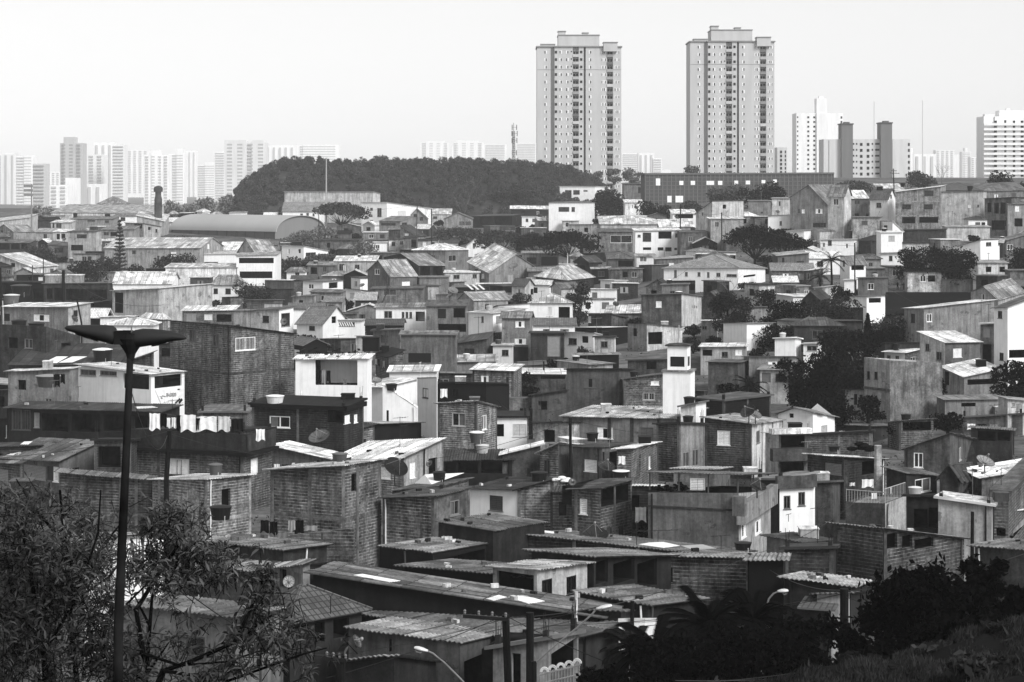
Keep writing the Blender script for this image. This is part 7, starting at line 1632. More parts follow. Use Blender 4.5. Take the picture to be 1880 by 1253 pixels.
# ================================================================== foreground: double headed lamp post, leafy trees, bank
def lamp_post():
    d = 25.0; A = lambda px, py, dd=0: P(px, py, d+dd)
    base = A(216, 1200); zb = near_z(base.x, d)
    o = empty('lamp_post', (base.x, d, zb), 'black lamp post with two drooping lamp heads in the left foreground', 'lamp post')
    bm = .004
    m = MB(); m.tube([Vector((A(214,1200).x, d, zb-.3)), A(217,1165), A(224,1000), A(231,850), A(236,730), A(239,655)], [.062,.056,.052,.046,.042,.038], 14); m.build('pole', MATS['dark'], o, .012, smooth=True)
    m = MB(); c = A(240, 668)
    m.loft([[A(240, y)+Vector((math.cos(t)*w/160/1.0, math.sin(t)*w/160*.9, 0)) for t in np.linspace(0, 2*math.pi, 14, endpoint=False)] for y, w in ((662,6),(650,9),(642,14),(632,21),(622,25),(612,20))]); m.build('junction_box', MATS['dark'], o, .012)
    m = MB(); a = A(209, 609, -.1); m.box(a, (A(238,609).x-a.x,0,0), (0,.2,0), (0,0,-24/160)); m.build('ballast_box', MATS['dark'], o, .02)
    m = MB(); m.tube([A(241.5,600), A(241.5,612)], .008, 6); m.build('sensor', MATS['metal'], o, .2)
    def head(stations, tone):
        m = MB(); rings = []
        for px, yt, yb, w in stations:
            cy = (yt+yb)/2; hh = (yb-yt)/2/160; c = A(px, cy)
            rings.append([c+Vector((0, math.cos(t)*w, math.sin(t)*hh*(1 if math.sin(t) > 0 else .95))) for t in np.linspace(0, 2*math.pi, 18, endpoint=False)])
        m.loft(rings); h = m.build('lamp_head', MATS['mesh'], o, tone*.5, smooth=True)
        m = MB(); lo = []
        for px, yt, yb, w in stations[2:5]: c = A(px, yb-1.2); lo.append([c+Vector((0, math.cos(t)*w*.7, math.sin(t)*.012-.006)) for t in np.linspace(0, 2*math.pi, 12, endpoint=False)])
        m.loft(lo); m.build('lens', MATS['glass'], h, .05, smooth=True)
    head([(118.5,601.5,603.5,.02),(124,598,608,.07),(140,597,613,.1),(160,597,620,.12),(180,596.5,626,.13),(196,597,631,.13),(207,598,634,.12),(213,603,631,.09)], .035)
    head([(342,620,623,.02),(334,614,625,.07),(318,609,627,.1),(300,606,632,.12),(280,604,635,.13),(262,603.5,638,.13),(248,606,640,.12),(242,610,636,.09)], .035)
lamp_post()

def leafy_tree(label, stems, sprays, d, leaf_len=.17, tone=.05, per=46, name='leafy_tree', mat='nearleaf', droop=.0, spread=1.0):
    """foreground tree: stems = polylines in photograph pixels, sprays = leaf clusters (px, py, radius px, share)"""
    x0, y0 = stems[0][0][:2]; b = P(x0, y0, d); zb = near_z(b.x, d)
    o = empty(name, (b.x, d, zb), label, 'tree'); m = MB(); S = F/d
    for k, st in enumerate(stems):
        pts = [P(p[0], p[1], d+(p[2] if len(p) > 2 else random.uniform(-.2,.2))) for p in st]
        if k == 0: pts = [Vector((b.x, d, zb-.2))]+pts
        r0 = .05 if k == 0 else .02
        m.tube(pts, [r0*(1-.75*i/(len(pts)-1))+.004 for i in range(len(pts))], 6)
    cen = []; nrm = []
    for px, py, rad, share in sprays:
        n = int(per*share); R = rad/S; c0 = np.array(P(px, py, d+random.gauss(0,.25)))
        k = max(1, n//9)
        for _ in range(k):                                # rosettes: long narrow leaves round a twig end
            c = c0+RNG.normal(size=3)*R*np.array([.62,.5,.55])
            tw = RNG.normal(size=3)*.5+np.array([0,0,.6]); tw /= np.linalg.norm(tw)
            m.tube([tuple(c-tw*.22), tuple(c+tw*.05)], [.006,.003], 4, cap=False)
            for j in range(9):
                dv = RNG.normal(size=3); dv -= tw*dv.dot(tw); dv /= np.linalg.norm(dv)+1e-9; dv = dv*.85+tw*RNG.uniform(-.1,.7); dv[2] -= droop; dv /= np.linalg.norm(dv)
                cen.append(c+dv*leaf_len*.55+tw*RNG.uniform(-.08,.06)); nrm.append(dv)
    cen = np.array(cen); nrm = np.array(nrm); n = len(cen)
    L = leaf_len*RNG.uniform(.6, 1.25, n)[:,None]; W = L*RNG.uniform(.2,.3,n)[:,None]
    side = np.cross(nrm, RNG.normal(size=(n,3))*.5+np.array([0,0,1.])); side /= np.linalg.norm(side, axis=1)[:,None]+1e-9; up = np.cross(side, nrm)
    st = [(-.5,0,0),(-.2,.8,.03),(.15,.75,.02),(.5,0,-.1)]
    V = []
    for f, w, z_ in st:
        c = cen+nrm*L*f+up*L*(z_-.12*max(0,f)); 
        if w == 0: V.append(c)
        else: V += [c-side*W*w*.5+up*W*.18, c+side*W*w*.5+up*W*.18, c]
    V = np.stack(V, 1); nv = V.shape[1]             # order: tip0, l1, r1, m1, l2, r2, m2, tip3
    fa = [(0,1,3),(0,3,2),(1,4,6,3),(3,6,5,2),(4,7,6),(6,7,5)]
    me = bpy.data.meshes.new('leaves'); co_ = V.reshape(-1,3)-np.array(o.location); faces = []
    base = (np.arange(n)*nv)[:,None]; loops = []; starts = []; tot = []
    lv = np.concatenate([base+np.array(f)[None,:] for f in fa], 1)   # n x sum
    lens = [len(f) for f in fa]; me.vertices.add(len(co_)); me.vertices.foreach_set('co', co_.ravel()); me.loops.add(lv.size); me.loops.foreach_set('vertex_index', lv.ravel().astype(np.int32))
    off = np.concatenate([[0], np.cumsum(lens)[:-1]]); ls = (np.arange(n)*sum(lens))[:,None]+off[None,:]
    me.polygons.add(n*len(fa)); me.polygons.foreach_set('loop_start', ls.ravel().astype(np.int32)); me.polygons.foreach_set('loop_total', np.tile(lens, n).astype(np.int32))
    me.materials.append(MATS[mat]); me.update(calc_edges=True)
    lo = bpy.data.objects.new('leaves', me); col.objects.link(lo); lo.parent = o; lo.color = (alb(tone, d),)*3+(1,)
    m.build('branches', MATS['bark'], o, alb(.07, d)); return o
def fill(poly, n, rad, share=1.0):
    out = []; xs = [p[0] for p in poly]; ys = [p[1] for p in poly]
    while len(out) < n:
        x, y = random.uniform(min(xs), max(xs)), random.uniform(min(ys), max(ys)); ins = False; j = len(poly)-1
        for i in range(len(poly)):
            if (poly[i][1] > y) != (poly[j][1] > y) and x < (poly[j][0]-poly[i][0])*(y-poly[i][1])/(poly[j][1]-poly[i][1])+poly[i][0]: ins = not ins
            j = i
        if ins: out.append((x, y, rad*random.uniform(.7, 1.3), share*random.uniform(.6, 1.3)))
    return out
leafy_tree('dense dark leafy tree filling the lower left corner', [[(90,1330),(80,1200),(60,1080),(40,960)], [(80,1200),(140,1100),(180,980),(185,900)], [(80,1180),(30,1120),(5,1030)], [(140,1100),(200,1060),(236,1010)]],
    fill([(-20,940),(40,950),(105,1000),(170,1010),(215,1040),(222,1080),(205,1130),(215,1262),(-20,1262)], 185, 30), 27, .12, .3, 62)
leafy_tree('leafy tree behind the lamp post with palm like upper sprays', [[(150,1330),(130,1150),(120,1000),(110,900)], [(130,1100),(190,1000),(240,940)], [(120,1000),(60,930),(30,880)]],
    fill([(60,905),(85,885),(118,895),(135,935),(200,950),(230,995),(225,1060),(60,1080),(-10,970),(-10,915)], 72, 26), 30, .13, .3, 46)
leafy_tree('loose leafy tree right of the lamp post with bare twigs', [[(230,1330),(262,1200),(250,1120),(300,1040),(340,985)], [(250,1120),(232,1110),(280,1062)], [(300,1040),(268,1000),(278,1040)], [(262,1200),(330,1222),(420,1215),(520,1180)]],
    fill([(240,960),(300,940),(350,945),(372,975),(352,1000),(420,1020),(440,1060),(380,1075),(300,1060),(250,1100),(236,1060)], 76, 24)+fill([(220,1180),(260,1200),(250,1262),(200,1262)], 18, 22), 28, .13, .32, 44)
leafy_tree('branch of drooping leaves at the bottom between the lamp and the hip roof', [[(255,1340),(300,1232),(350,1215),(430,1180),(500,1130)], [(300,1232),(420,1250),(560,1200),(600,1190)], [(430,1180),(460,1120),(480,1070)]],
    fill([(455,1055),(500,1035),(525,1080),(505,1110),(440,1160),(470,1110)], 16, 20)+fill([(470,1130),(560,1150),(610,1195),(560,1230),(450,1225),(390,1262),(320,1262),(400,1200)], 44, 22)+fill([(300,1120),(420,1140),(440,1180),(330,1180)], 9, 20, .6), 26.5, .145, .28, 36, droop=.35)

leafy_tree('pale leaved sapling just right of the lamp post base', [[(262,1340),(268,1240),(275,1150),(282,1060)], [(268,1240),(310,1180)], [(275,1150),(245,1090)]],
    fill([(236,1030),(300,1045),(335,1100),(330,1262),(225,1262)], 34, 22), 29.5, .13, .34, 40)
def grass_bank():
    cen = []; sz = []; rnd = np.random.default_rng(5)
    for _ in range(95000):
        px = rnd.uniform(1180, 1960); d = 46-30*rnd.random()**1.6 ; x = (px-CX)/F*d; z_ = near_z(x, d)
        k = math.sin(px*.045+d*.9)*math.sin(px*.021-d*.5)
        if k < -.75: continue
        h_ = rnd.uniform(.06, .28)*(.6+.6*max(0, k)); cen.append((x+rnd.normal()*.03, d, z_+h_*.4)); sz.append(h_*.2)
    o = leafmesh('grass', cen, np.array(sz), None, alb(.2, 40), 6.5, 'nearleaf', nrm=np.tile([0.1,0,1.],(len(cen),1))); tag(o, 'dark shaggy grass covering the near bank at the lower right', 'grass', kind='stuff')
grass_bank()
# ---- dark palms, bushes and the big black tree by the street
FRONT = [('feathery dark palm left of the long street lamp', 1205,1330,150,1150,'palm',.09,66), ('dark palm with pale frond tips beside the white low wall', 1168,1320,120,1158,'palm',.16,72), ('bushy black palm under the long street lamp', 1300,1330,170,1098,'palm',.07,68), ('black palm at the foot of the black box house', 1385,1320,150,1088,'palm',.07,70),
 ('black shrub mass below the palms, left of two', 1235,1345,190,1140,'bush',.05,64), ('black shrub mass below the palms, right of two', 1370,1335,200,1122,'bush',.045,62), ('black shrub right of the tile roof', 1500,1320,180,1112,'bush',.05,66), ('dark shrub behind the iron gate', 1110,1330,110,1205,'bush',.06,72),
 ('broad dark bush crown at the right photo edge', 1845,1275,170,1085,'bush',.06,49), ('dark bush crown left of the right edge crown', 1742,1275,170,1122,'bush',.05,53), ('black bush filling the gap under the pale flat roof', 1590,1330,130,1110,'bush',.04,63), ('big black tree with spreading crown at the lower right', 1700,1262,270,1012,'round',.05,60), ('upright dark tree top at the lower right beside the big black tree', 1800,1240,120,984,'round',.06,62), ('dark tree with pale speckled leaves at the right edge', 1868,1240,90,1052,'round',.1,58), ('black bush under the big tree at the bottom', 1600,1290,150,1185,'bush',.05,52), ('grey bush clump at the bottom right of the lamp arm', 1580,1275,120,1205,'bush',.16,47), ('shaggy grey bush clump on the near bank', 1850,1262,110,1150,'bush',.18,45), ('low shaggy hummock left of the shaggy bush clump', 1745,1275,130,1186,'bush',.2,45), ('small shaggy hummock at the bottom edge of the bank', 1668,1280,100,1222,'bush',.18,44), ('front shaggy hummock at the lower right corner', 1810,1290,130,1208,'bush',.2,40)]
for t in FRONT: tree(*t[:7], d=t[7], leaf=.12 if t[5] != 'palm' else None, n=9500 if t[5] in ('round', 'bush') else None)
for t in TREES: tree(*t)
# ------------------------------------------------------------------ the wooded hill
def wood():
    px = np.array([418,430,445,468,490,520,560,610,650,700,760,830,900,960,1010,1050,1080,1105,1125]); py = np.array([368,350,332,318,298,288,286,289,291,287,291,287,291,291,296,304,318,332,346])
    d0 = 738; S = F/d0; cen = []; szs = []
    zb = CZ-(405-HY)/S
    mb = MB(); rows = 6; idx = {}
    for j in range(rows):
        for i, (a, b) in enumerate(zip(px, py)):
            f = j/(rows-1); dd = d0+f*46; x = (a-CX)/F*dd; ztop = CZ-(b+11-HY)/F*d0
            idx[i, j] = len(mb.v); mb.v.append((x, dd, zb+(ztop-zb)*math.sin(f*math.pi/2)))
    for j in range(rows-1):
        for i in range(len(px)-1): mb.f.append((idx[i,j], idx[i+1,j], idx[i+1,j+1], idx[i,j+1])); mb.mi.append(0); mb.uv += [(mb.v[k][0], mb.v[k][1]) for k in mb.f[-1]]
    hill = mb.build('wooded_hill', MATS['ground'], None, .02, smooth=True); hill['kind'] = 'structure'

    for k in range(1000):
        a = random.uniform(420, 1122); b = float(np.interp(a, px, py)); f = random.random()**.8
        dd = d0+f*46; ztop = CZ-(b+11-HY)/F*d0; zg = zb+(ztop-zb)*math.sin(f*math.pi/2); x = (a-CX)/F*dd
        hgt = random.uniform(1.4, 3.4)*(1 if b < 330 else .7); R = random.uniform(.8, 1.8)
        m = int(170+R*150)
        pts = blob_pts((x, dd, zg+hgt*.35), (R, R, hgt*.6), m); cen.append(pts); szs.append(np.full(m, random.uniform(.2, .33)))
    o = leafmesh('wood', np.concatenate(cen), np.concatenate(szs), None, alb(.385, d0, 1.2)); tag(o, 'dense dark wood covering the low hill behind the houses', 'wood', kind='stuff')
wood()
# ================================================================== smaller houses between the large ones, roof clutter, weeds
LM = [(220,450,'tiered conifer'),(420,415,'barrel vaulted shed'),(627,395,'flat topped tree'),(690,395,'white cube house'),(805,470,'bright hip roofed grey house'),(925,490,'broad pale gable roof'),(955,365,'high umbrella tree'),(1044,445,'big umbrella tree'),(1060,380,'white terrace house'),(1205,430,'two storey white house'),(1360,430,'tall pale lean to house'),(1386,450,'dark layered trees'),(1480,390,'large gabled house'),(1700,390,'unplastered three storey house'),(1770,390,'plain pale block'),(1640,440,'bright stepped wall'),(1720,490,'broad tree'),(1526,500,'tall palm'),(1593,620,'black cypress'),(1260,500,'broad white house'),(1285,590,'tall streaked block'),(1010,570,'pyramid roofed white house'),(955,620,'bright shuttered house'),(740,580,'arched window house'),(640,605,'louvre house'),(590,600,'steep gabled house'),(470,535,'round dark bush'),(300,530,'long plastered wall house'),(90,570,'bright corrugated roof'),(430,650,'tall brick house'),(60,520,'tank crowded terrace'),(1075,540,'dark leafy tree'),(790,680,'bare concrete wall house'),(740,720,'white church wall'),(1250,660,'bell tower'),(1085,710,'plain plaster block'),(1540,720,'black grove'),(1720,690,'long two storey house'),(1750,610,'slanting white roof'),(1850,600,'tall white edge house'),(1490,760,'wide white gable house'),(1670,770,'ribbed barn'),(1740,830,'grey gable house'),(900,760,'black upper edge house'),(1150,750,'large pale ribbed roof'),(900,830,'dark open shed'),(1060,840,'sagging bright roof'),(1330,840,'dark corner dish house'),(1560,870,'plank walled house'),(330,765,'clothes line'),(90,760,'long dark porch'),(60,850,'slanted grey sheet roof'),(560,900,'three bay brick house'),(1290,950,'big smooth grey house'),(1780,920,'grey patched house'),(1600,990,'long flat roofed brick house'),(930,930,'white gabled front'),(720,810,'bright double sheet roof'),(600,770,'framed window house'),(250,1050,'lamp post')]
def near_name(px, py, k=0):
    c = sorted(LM, key=lambda m: (m[0]-px)**2+2*(m[1]-py)**2)[k]; dx, dy = px-c[0], py-c[1]
    return ('right of' if dx > 0 else 'left of') if abs(dx) > abs(dy)*1.3 else ('below' if dy > 0 else 'above'), c[2]
prot = []; full = []
for l, h in HOUSES.items():
    ps = [pix(h[k]) for k in 'LCRB']; xs = [p[0] for p in ps]; S = F/h['C'].y; yt = min(p[1] for p in ps)
    prot.append((min(xs)-2, max(xs)+2, yt-3, max(h['ylow']+3, yt+(1.7 if h['C'].y > 230 else 3.2)*S, yt+.72*(pix((h['C'].x, h['C'].y, ground_z(h['C'].x, h['C'].y)))[1]-yt) if h['C'].z-ground_z(h['C'].x, h['C'].y) > 5 else 0), h['C'].y)); full.append((min(xs), max(xs), yt, max(pix((h[k].x, h[k].y, ground_z(h[k].x, h[k].y)))[1] for k in 'LCR'), h['C'].y))
for t in TREES: d_ = depth_at(t[1], t[2]); prot.append((t[1]-t[3]/2, t[1]+t[3]/2, t[4], t[2]-.4*(t[2]-t[4]), d_)); full.append((t[1]-t[3]*.4, t[1]+t[3]*.4, t[4]+4, t[2], d_))
prot += [(1205,1300,600,790,183), (1625,1785,515,566,360), (110,350,590,640,20), (298,562,395,444,640), (1183,1537,320,386,615), (520,700,350,376,640)]
for t in (t for t in FRONT): full.append((t[1]-t[3]*.45, t[1]+t[3]*.45, t[4]+10, 1260, 60))
full += [(-20,225,910,1260,25), (225,450,960,1100,27)]
foot = [((h['C'].x+h['B'].x)/2, (h['C'].y+h['B'].y)/2, ((h['L']-h['R']).length)/2) for h in HOUSES.values()]
used_lab = {o['label'] for o in bpy.data.objects if 'label' in o}
fr_ = random.Random(11); made = 0
for tr in range(20000):
    if made >= 200: break
    px = fr_.uniform(-10, 1890); py = fr_.uniform(405, 1010); d = depth_at(px, py); S = F/d
    w_ = fr_.uniform(3.2, 7.2); hh = fr_.choice((2.5, 2.7, 2.9, 3.1)) if fr_.random() < .85 else 5.3; dp = fr_.uniform(3.6, 6)
    x0, x1, yt = px-w_*S/2, px+w_*S/2, py-hh*S
    if d < 138: continue
    X, Y = (px-CX)/S, d+dp/2
    if any(math.hypot(X-a, Y-b) < (r+math.hypot(w_, dp)/2)*.6 for a, b, r in foot): continue
    if any(pd > d and not (x1 < a or x0 > b or py < c or yt > e) for a, b, c, e, pd in prot): continue
    vis = 0
    for i in range(5):
        for j in range(4):
            sx, sy = x0+(x1-x0)*(i+.5)/5, yt+(py-yt)*(j+.5)/4
            vis += not any(fd < d and a <= sx <= b and c <= sy <= e for a, b, c, e, fd in full)
    if vis < 6: continue
    tone = fr_.choice((.2, .28, .34, .42, .5, .58, .66, .78, .86) if py < 600 else (.12, .18, .22, .28, .34, .42, .5, .62, .8)); wm = 'w' if tone > .72 else fr_.choice('ppkb' if tone > .3 else 'bbk')
    if wm == 'b': tone = min(tone, .38)
    rk = fr_.choice(('c', 'c', 'c', 'f', 'm', 'g', 'h') if d > 230 else 'ccf'); rt = fr_.choice((.28, .36, .44, .52, .62, .75, .88) if py < 700 else (.22, .3, .38, .46, .6, .85))
    turn = fr_.choice((1, 0)); split = fr_.uniform(.3, .85); nw = fr_.choice((0, 1, 1, 2, 2))
    tw = 'white' if tone > .72 else 'pale' if tone > .52 else 'grey' if tone > .3 else 'dark'
    rw = {'c': 'sheet roof', 'f': 'slab roof', 'm': 'tile gable', 'g': 'sheet gable', 'h': 'hip roof'}[rk]; rtw = 'bright' if rt > .7 else 'pale' if rt > .5 else 'grey' if rt > .34 else 'dark'
    for kk in range(4):
        rel, nm = near_name(px, (yt+py)/2, kk)
        lab = '%s %s hut%s with %s %s, %s, %s the %s' % (tw, {'w': 'painted', 'p': 'plaster', 'k': 'concrete', 'b': 'brick'}[wm], ' of two storeys' if hh > 4 else '', rtw, rw, ('no window', 'one window', 'two windows')[nw], rel, nm)
        if len(lab.split()) <= 16 and lab not in used_lab: break
    else: continue
    used_lab.add(lab); sl = fr_.uniform(-.35, .6)*S*.6
    xc = x0+(x1-x0)*split if turn else x1; wn = []
    for i in range(nw):
        a, b = (x0, xc) if (i == 0 or not turn) else (xc, x1); m_ = a+(b-a)*(fr_.uniform(.2, .4) if (i == 0) else fr_.uniform(.6, .75)); ww = min(fr_.uniform(.8, 1.4)*S, (b-a)*.35)
        wn.append('%s,%f,%f,%f,%f,%s,%f' % ('l' if a == x0 else 'r', m_, yt+.55*S, m_+ww, yt+1.6*S, fr_.choice('ggsooh'), fr_.uniform(.2, .9)))
    pk = yt-fr_.uniform(.7, 1.3)*S if rk in 'mgh' else None
    HR(lab, x0, xc, x1, (yt+sl*.4, yt, yt-abs(sl)*(0 if rk != 'c' else 1)+.0) if rk == 'c' else yt, py, fr_.uniform(10, 40) if turn else 0, '%s%.2f' % (wm, tone), '%s%.2f' % (rk, rt), ';'.join(wn), dep=None if turn else dp, pk=pk, d=d, name='small_house', cat='small house')
    foot.append((X, Y, math.hypot(w_, dp)/2)); full.append((x0, x1, yt, py, d)); prot.append((x0, x1, yt, py-.8*S, d)); made += 1
print('fill houses', made)
def hidden(x0, x1, yt, yb, d):
    if any(pd > d and not (x1 < a or x0 > b or yb < c or yt > e) for a, b, c, e, pd in prot): return True
    v_ = 0
    for i in range(4):
        for j in range(3):
            sx, sy = x0+(x1-x0)*(i+.5)/4, yt+(yb-yt)*(j+.5)/3; v_ += not any(fd < d and a <= sx <= b and c <= sy <= e for a, b, c, e, fd in full)
    return v_ < 6
made = 0
for tr in range(6000):                                    # garden walls and little bushes in the gaps
    if made >= 110: break
    px = fr_.uniform(0, 1880); py = fr_.uniform(400, 800); d = depth_at(px, py); S = F/d; wall_ = fr_.random() < .45
    w_, hh = (fr_.uniform(3.5, 9), fr_.uniform(1.0, 1.8)) if wall_ else (fr_.uniform(1.6, 3.6), fr_.uniform(1.2, 3.0))
    X = (px-CX)/S; x0, x1, yt = px-w_*S/2, px+w_*S/2, py-hh*S
    if any(math.hypot(X-a, d-b) < r*.72+.6 for a, b, r in foot) or hidden(x0, x1, yt, py, d): continue
    tone = fr_.choice((.25, .35, .45, .6, .8)) if wall_ else fr_.choice((.12, .18, .25))
    for kk in range(4):
        rel, nm = near_name(px, py, kk); lab = '%s masonry fence, %s, %s the %s' % ({.25: 'dark', .35: 'grey', .45: 'mid grey', .6: 'pale', .8: 'white'}[tone], 'long and low' if w_ > 6 else 'short', rel, nm) if wall_ else '%s %s bush growing %s the %s' % ('small' if w_ < 2.6 else 'wide', {.12: 'black', .18: 'dark', .25: 'grey'}[tone], rel, nm)
        if lab not in used_lab: break
    else: continue
    used_lab.add(lab); made += 1
    if wall_: HR(lab, x0, x1, x1, (yt, yt+fr_.uniform(-.2, .2)*S, yt), py, 0, fr_.choice('pkb')+'%.2f' % min(tone, .8), 'f.4', '', dep=.25, d=d, oh=.03, name='masonry_fence', cat='fence')
    else: tree(lab, px, py, w_*S, yt, 'bush', tone, d=d)
    full.append((x0, x1, yt, py, d)); prot.append((x0, x1, yt, py, d)); foot.append((X, d, w_*.4))
print('walls and bushes', made)
STOP = {'with','under','in','at','of','by','behind','beside','left','right','below','above','before','between','on','and','to','carrying','crowded','seen','standing','whose','next','among','hidden','mostly','from','stepping','running','cut','near','rising','pressed','facing','fixed','or','ending','beneath','the'}
def short(l):
    o = []
    for w_ in l.replace(',', '').split():
        if w_ in STOP and len(o) >= 3: break
        o.append(w_)
    return ' '.join(o)
cnt = {}
for l in HOUSES: cnt[short(l)] = cnt.get(short(l), 0)+1
TX = TY = 0.0; ct = fr_
for l, h in list(HOUSES.items()):
    if cnt[short(l)] > 1 or len(short(l).split()) > 9 or not 100 < h['d'] < 560 or h['o'].get('category') != 'house': continue
    c = h['C']*.25+h['B']*.45+(h['L'] if ct.random() < .5 else h['R'])*.3; px, py = pix(c); S = F/h['d']
    if ct.random() < .3: tone = ct.choice((.06, .1, .3, .6)); tank('%s roof tank on the %s' % ({.06: 'black', .1: 'dark', .3: 'grey', .6: 'pale'}[tone], short(l)), px*4, py*4, 4*S*ct.uniform(.75, 1.05), 4*S*ct.uniform(.6, .85), l, tone=tone, lid=ct.choice((None, .75)) if h['d'] > 220 else None, square=ct.random() < .3, group='water tanks on the rooftops')
    elif ct.random() < .3: antenna('tv antenna on the %s' % short(l), px*4, py*4, py*4-4*S*ct.uniform(1.4, 2.4), l, tone=ct.choice((.1, .15, .4)), w=4*S*ct.uniform(.6, 1.1))
    elif h['d'] > 165 and ct.random() < .16: dish('mesh dish on the %s' % short(l), px*4, py*4-4*S*.8, 4*S*ct.uniform(.8, 1.2), l, tone=ct.choice((.3, .42)), az=ct.uniform(-60, 60), el=ct.uniform(40, 62), base_y=py*4)
ln = 0
for l, h in list(HOUSES.items()):                         # washing hung along some front walls
    if ln >= 16 or 'smooth grey' in l or 'three bay' in l or not 110 < h['d'] < 300 or cnt[short(l)] > 1 or len(short(l).split()) > 8 or h['o'].get('category') != 'house' or h['fl'].W < 3.5 or h['fl'].holes or ct.random() < .45: continue
    fc = h['fl']; u_ = .4; z_ = min(fc.zA, fc.zB)-.5; ln += 1
    for tn, wd in ((.85, 'white'), (.1, 'black'), (.45, 'grey'), (.65, 'pale')):
        wd_ = ct.uniform(.4, .9); 
        if ct.random() < .25 or u_+wd_ > fc.W-.3: continue
        a, b = pix(fc.at(u_, z_, .25)), pix(fc.at(u_+wd_, z_-ct.uniform(.5, .95), .25)); cloth('%s cloth drying on the front of the %s' % (wd, short(l)), a[0]*4, a[1]*4, b[0]*4, b[1]*4, fc.at(u_, z_, .25).y, tn, group='washing hung on house fronts', sag=.02); u_ += wd_+ct.uniform(.05, .3)
def weeds():
    g = np.random.default_rng(3); cen = []; sz = []
    for _ in range(42000):
        py = 395+g.random()**1.0*700; px = g.uniform(-30, 1910); d = depth_at(px, py); x = (px-CX)/F*d; n = math.sin(x*.31+d*.12)+math.sin(x*.13-d*.23)+math.sin(d*.41+x*.07)
        if n < .1 or any(math.hypot(x-a, d-b) < r*.6 for a, b, r in ()): continue
        S = F/d; ls = max(.12, 2.0/S); cen.append((x, d, ground_z(x, d)-(.3 if d > 260 else 1.1)+g.random()*.35*(.5+max(0, n)))); sz.append(ls)
    tag(leafmesh('weeds', cen, np.array(sz), None, .035, 1.6), 'dark weeds growing between the houses on the slope', 'weeds', kind='stuff')
weeds()
# ================================================================== terrain, sky, light, air, camera
def build_ground():
    xs = np.linspace(-1, 1, 121); ys = np.unique(np.concatenate([np.linspace(70, 300, 70), np.linspace(300, 900, 90), np.linspace(900, 2000, 30), np.array([2600, 3500, 5000, 6900.])]))
    mb = MB(); idx = {}
    hw = lambda d: max(60, d*.34)
    for j, d in enumerate(ys):
        for i, t in enumerate(xs):
            x = t*hw(d); idx[i, j] = len(mb.v); mb.v.append((x, d, ground_z(x, d)-(.3 if d > 260 else 1.1)))
    for j in range(len(ys)-1):
        for i in range(len(xs)-1):
            mb.f.append((idx[i,j], idx[i+1,j], idx[i+1,j+1], idx[i,j+1])); mb.mi.append(0)
            mb.uv += [(mb.v[k][0], mb.v[k][1]) for k in mb.f[-1]]
    o = mb.build('ground', MATS['ground'], None, alb(.3, 0)); o['kind'] = 'structure'
def build_bank():
    mb = MB(); idx = {}; ds = np.linspace(2, 72, 60); xs = np.linspace(-1, 1, 61)
    for j, d in enumerate(ds):
        for i, t in enumerate(xs):
            x = t*(8+d*.36); z = near_z(x, d)+.25*math.sin(x*1.7+d*.6)*math.sin(d*.9-x*.4)*(1 if d < 46 else 0); z = max(z, -24)
            idx[i, j] = len(mb.v); mb.v.append((x, d, z))
    for j in range(len(ds)-1):
        for i in range(len(xs)-1):
            mb.f.append((idx[i,j], idx[i+1,j], idx[i+1,j+1], idx[i,j+1])); mb.mi.append(0); mb.uv += [(mb.v[k][0], mb.v[k][1]) for k in mb.f[-1]]
    o = mb.build('hillside', MATS['ground'], None, alb(.05, 0), smooth=True); o['kind'] = 'structure'
build_ground(); build_bank()

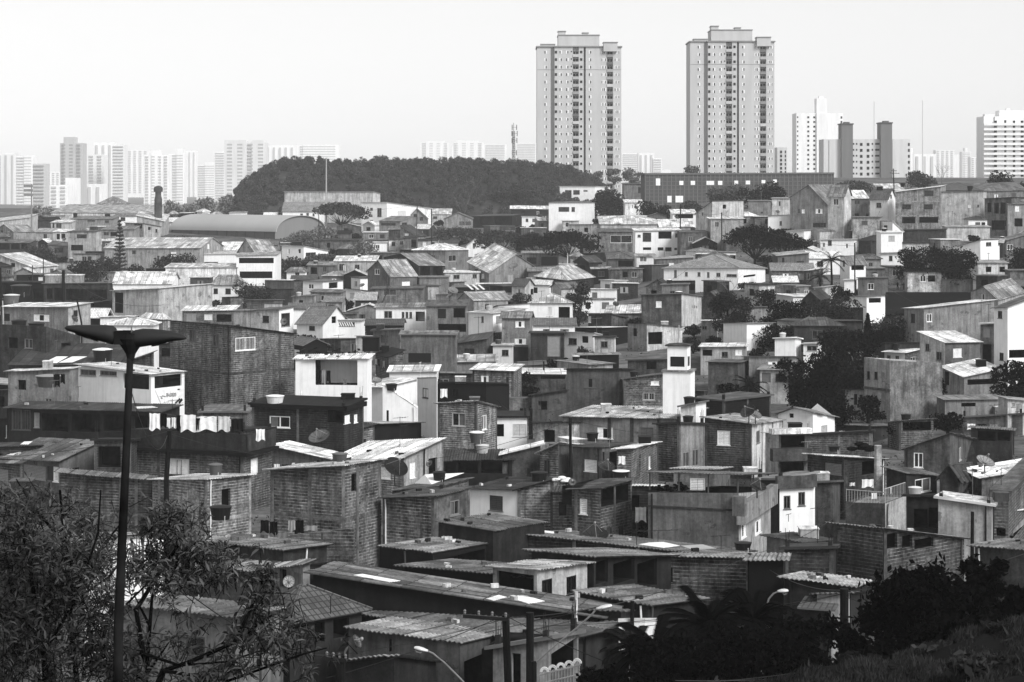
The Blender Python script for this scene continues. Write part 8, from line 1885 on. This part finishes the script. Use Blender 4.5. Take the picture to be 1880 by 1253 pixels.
SUN_EL, SUN_AZ = 40, 136       # degrees; azimuth measured clockwise from the view direction (+Y)
w = bpy.data.worlds.new('World'); sc.world = w; w.use_nodes = True
nt = w.node_tree; bg = nt.nodes['Background']
sky = nt.nodes.new('ShaderNodeTexSky'); sky.sky_type = 'NISHITA'; sky.sun_disc = False
sky.sun_elevation = math.radians(SUN_EL); sky.sun_rotation = math.radians(SUN_AZ)
sky.air_density = 1.0; sky.dust_density = 2.0; sky.ozone_density = 1.0; sky.altitude = 700
bw = nt.nodes.new('ShaderNodeRGBToBW'); nt.links.new(sky.outputs[0], bw.inputs[0]); 
pw = nt.nodes.new('ShaderNodeMath'); pw.operation = 'POWER'; nt.links.new(bw.outputs[0], pw.inputs[0]); pw.inputs[1].default_value = .45   # high thin overcast evens out the clear sky
ml = nt.nodes.new('ShaderNodeMath'); ml.operation = 'MULTIPLY'; nt.links.new(pw.outputs[0], ml.inputs[0]); ml.inputs[1].default_value = 2.0; nt.links.new(ml.outputs[0], bg.inputs['Color'])
bg.inputs['Strength'].default_value = SKY_STRENGTH
sl = bpy.data.lights.new('sun', 'SUN'); sl.energy = SUN_STRENGTH; sl.angle = math.radians(22); sl.color = (1, 1, 1)
so = bpy.data.objects.new('sun', sl); col.objects.link(so)
el, az = math.radians(SUN_EL), math.radians(SUN_AZ)
sd = Vector((math.sin(az)*math.cos(el), math.cos(az)*math.cos(el), math.sin(el)))
so.rotation_euler = (-sd).to_track_quat('-Z', 'Y').to_euler(); so.location = sd*200

if HAZE > 0:
    mb = MB(); mb.box((-2600, -40, -70), (5200,0,0), (0,7200,0), (0,0,260))
    hm = bpy.data.materials.new('haze'); hm.use_nodes = True; t = hm.node_tree; t.nodes.clear()
    vo = t.nodes.new('ShaderNodeVolumePrincipled'); vo.inputs['Density'].default_value = HAZE; vo.inputs['Color'].default_value = (1,1,1,1)
    vo.inputs['Anisotropy'].default_value = -.3
    om = t.nodes.new('ShaderNodeOutputMaterial'); t.links.new(vo.outputs[0], om.inputs['Volume'])
    hz = mb.build('haze', hm); hz['kind'] = 'stuff'; hz['label'] = 'thin pale haze hanging over the whole valley'
cam = bpy.data.cameras.new('camera'); co = bpy.data.objects.new('camera', cam); col.objects.link(co)
cam.sensor_width = 36; cam.lens = 36*F/1880; cam.shift_y = -(626.5-HY)/1880; cam.clip_start = .5; cam.clip_end = 12000
co.location = (0, 0, CZ); co.rotation_euler = (math.pi/2, 0, 0); sc.camera = co
sc.view_settings.view_transform = 'Standard'; sc.view_settings.look = 'None'; sc.view_settings.exposure = EXPOSURE; sc.view_settings.gamma = 1
sc.cycles.max_bounces = 4; sc.cycles.diffuse_bounces = 2; sc.cycles.glossy_bounces = 2; sc.cycles.transmission_bounces = 2; sc.cycles.transparent_max_bounces = 4; sc.cycles.volume_bounces = VB
sc.cycles.use_denoising = True
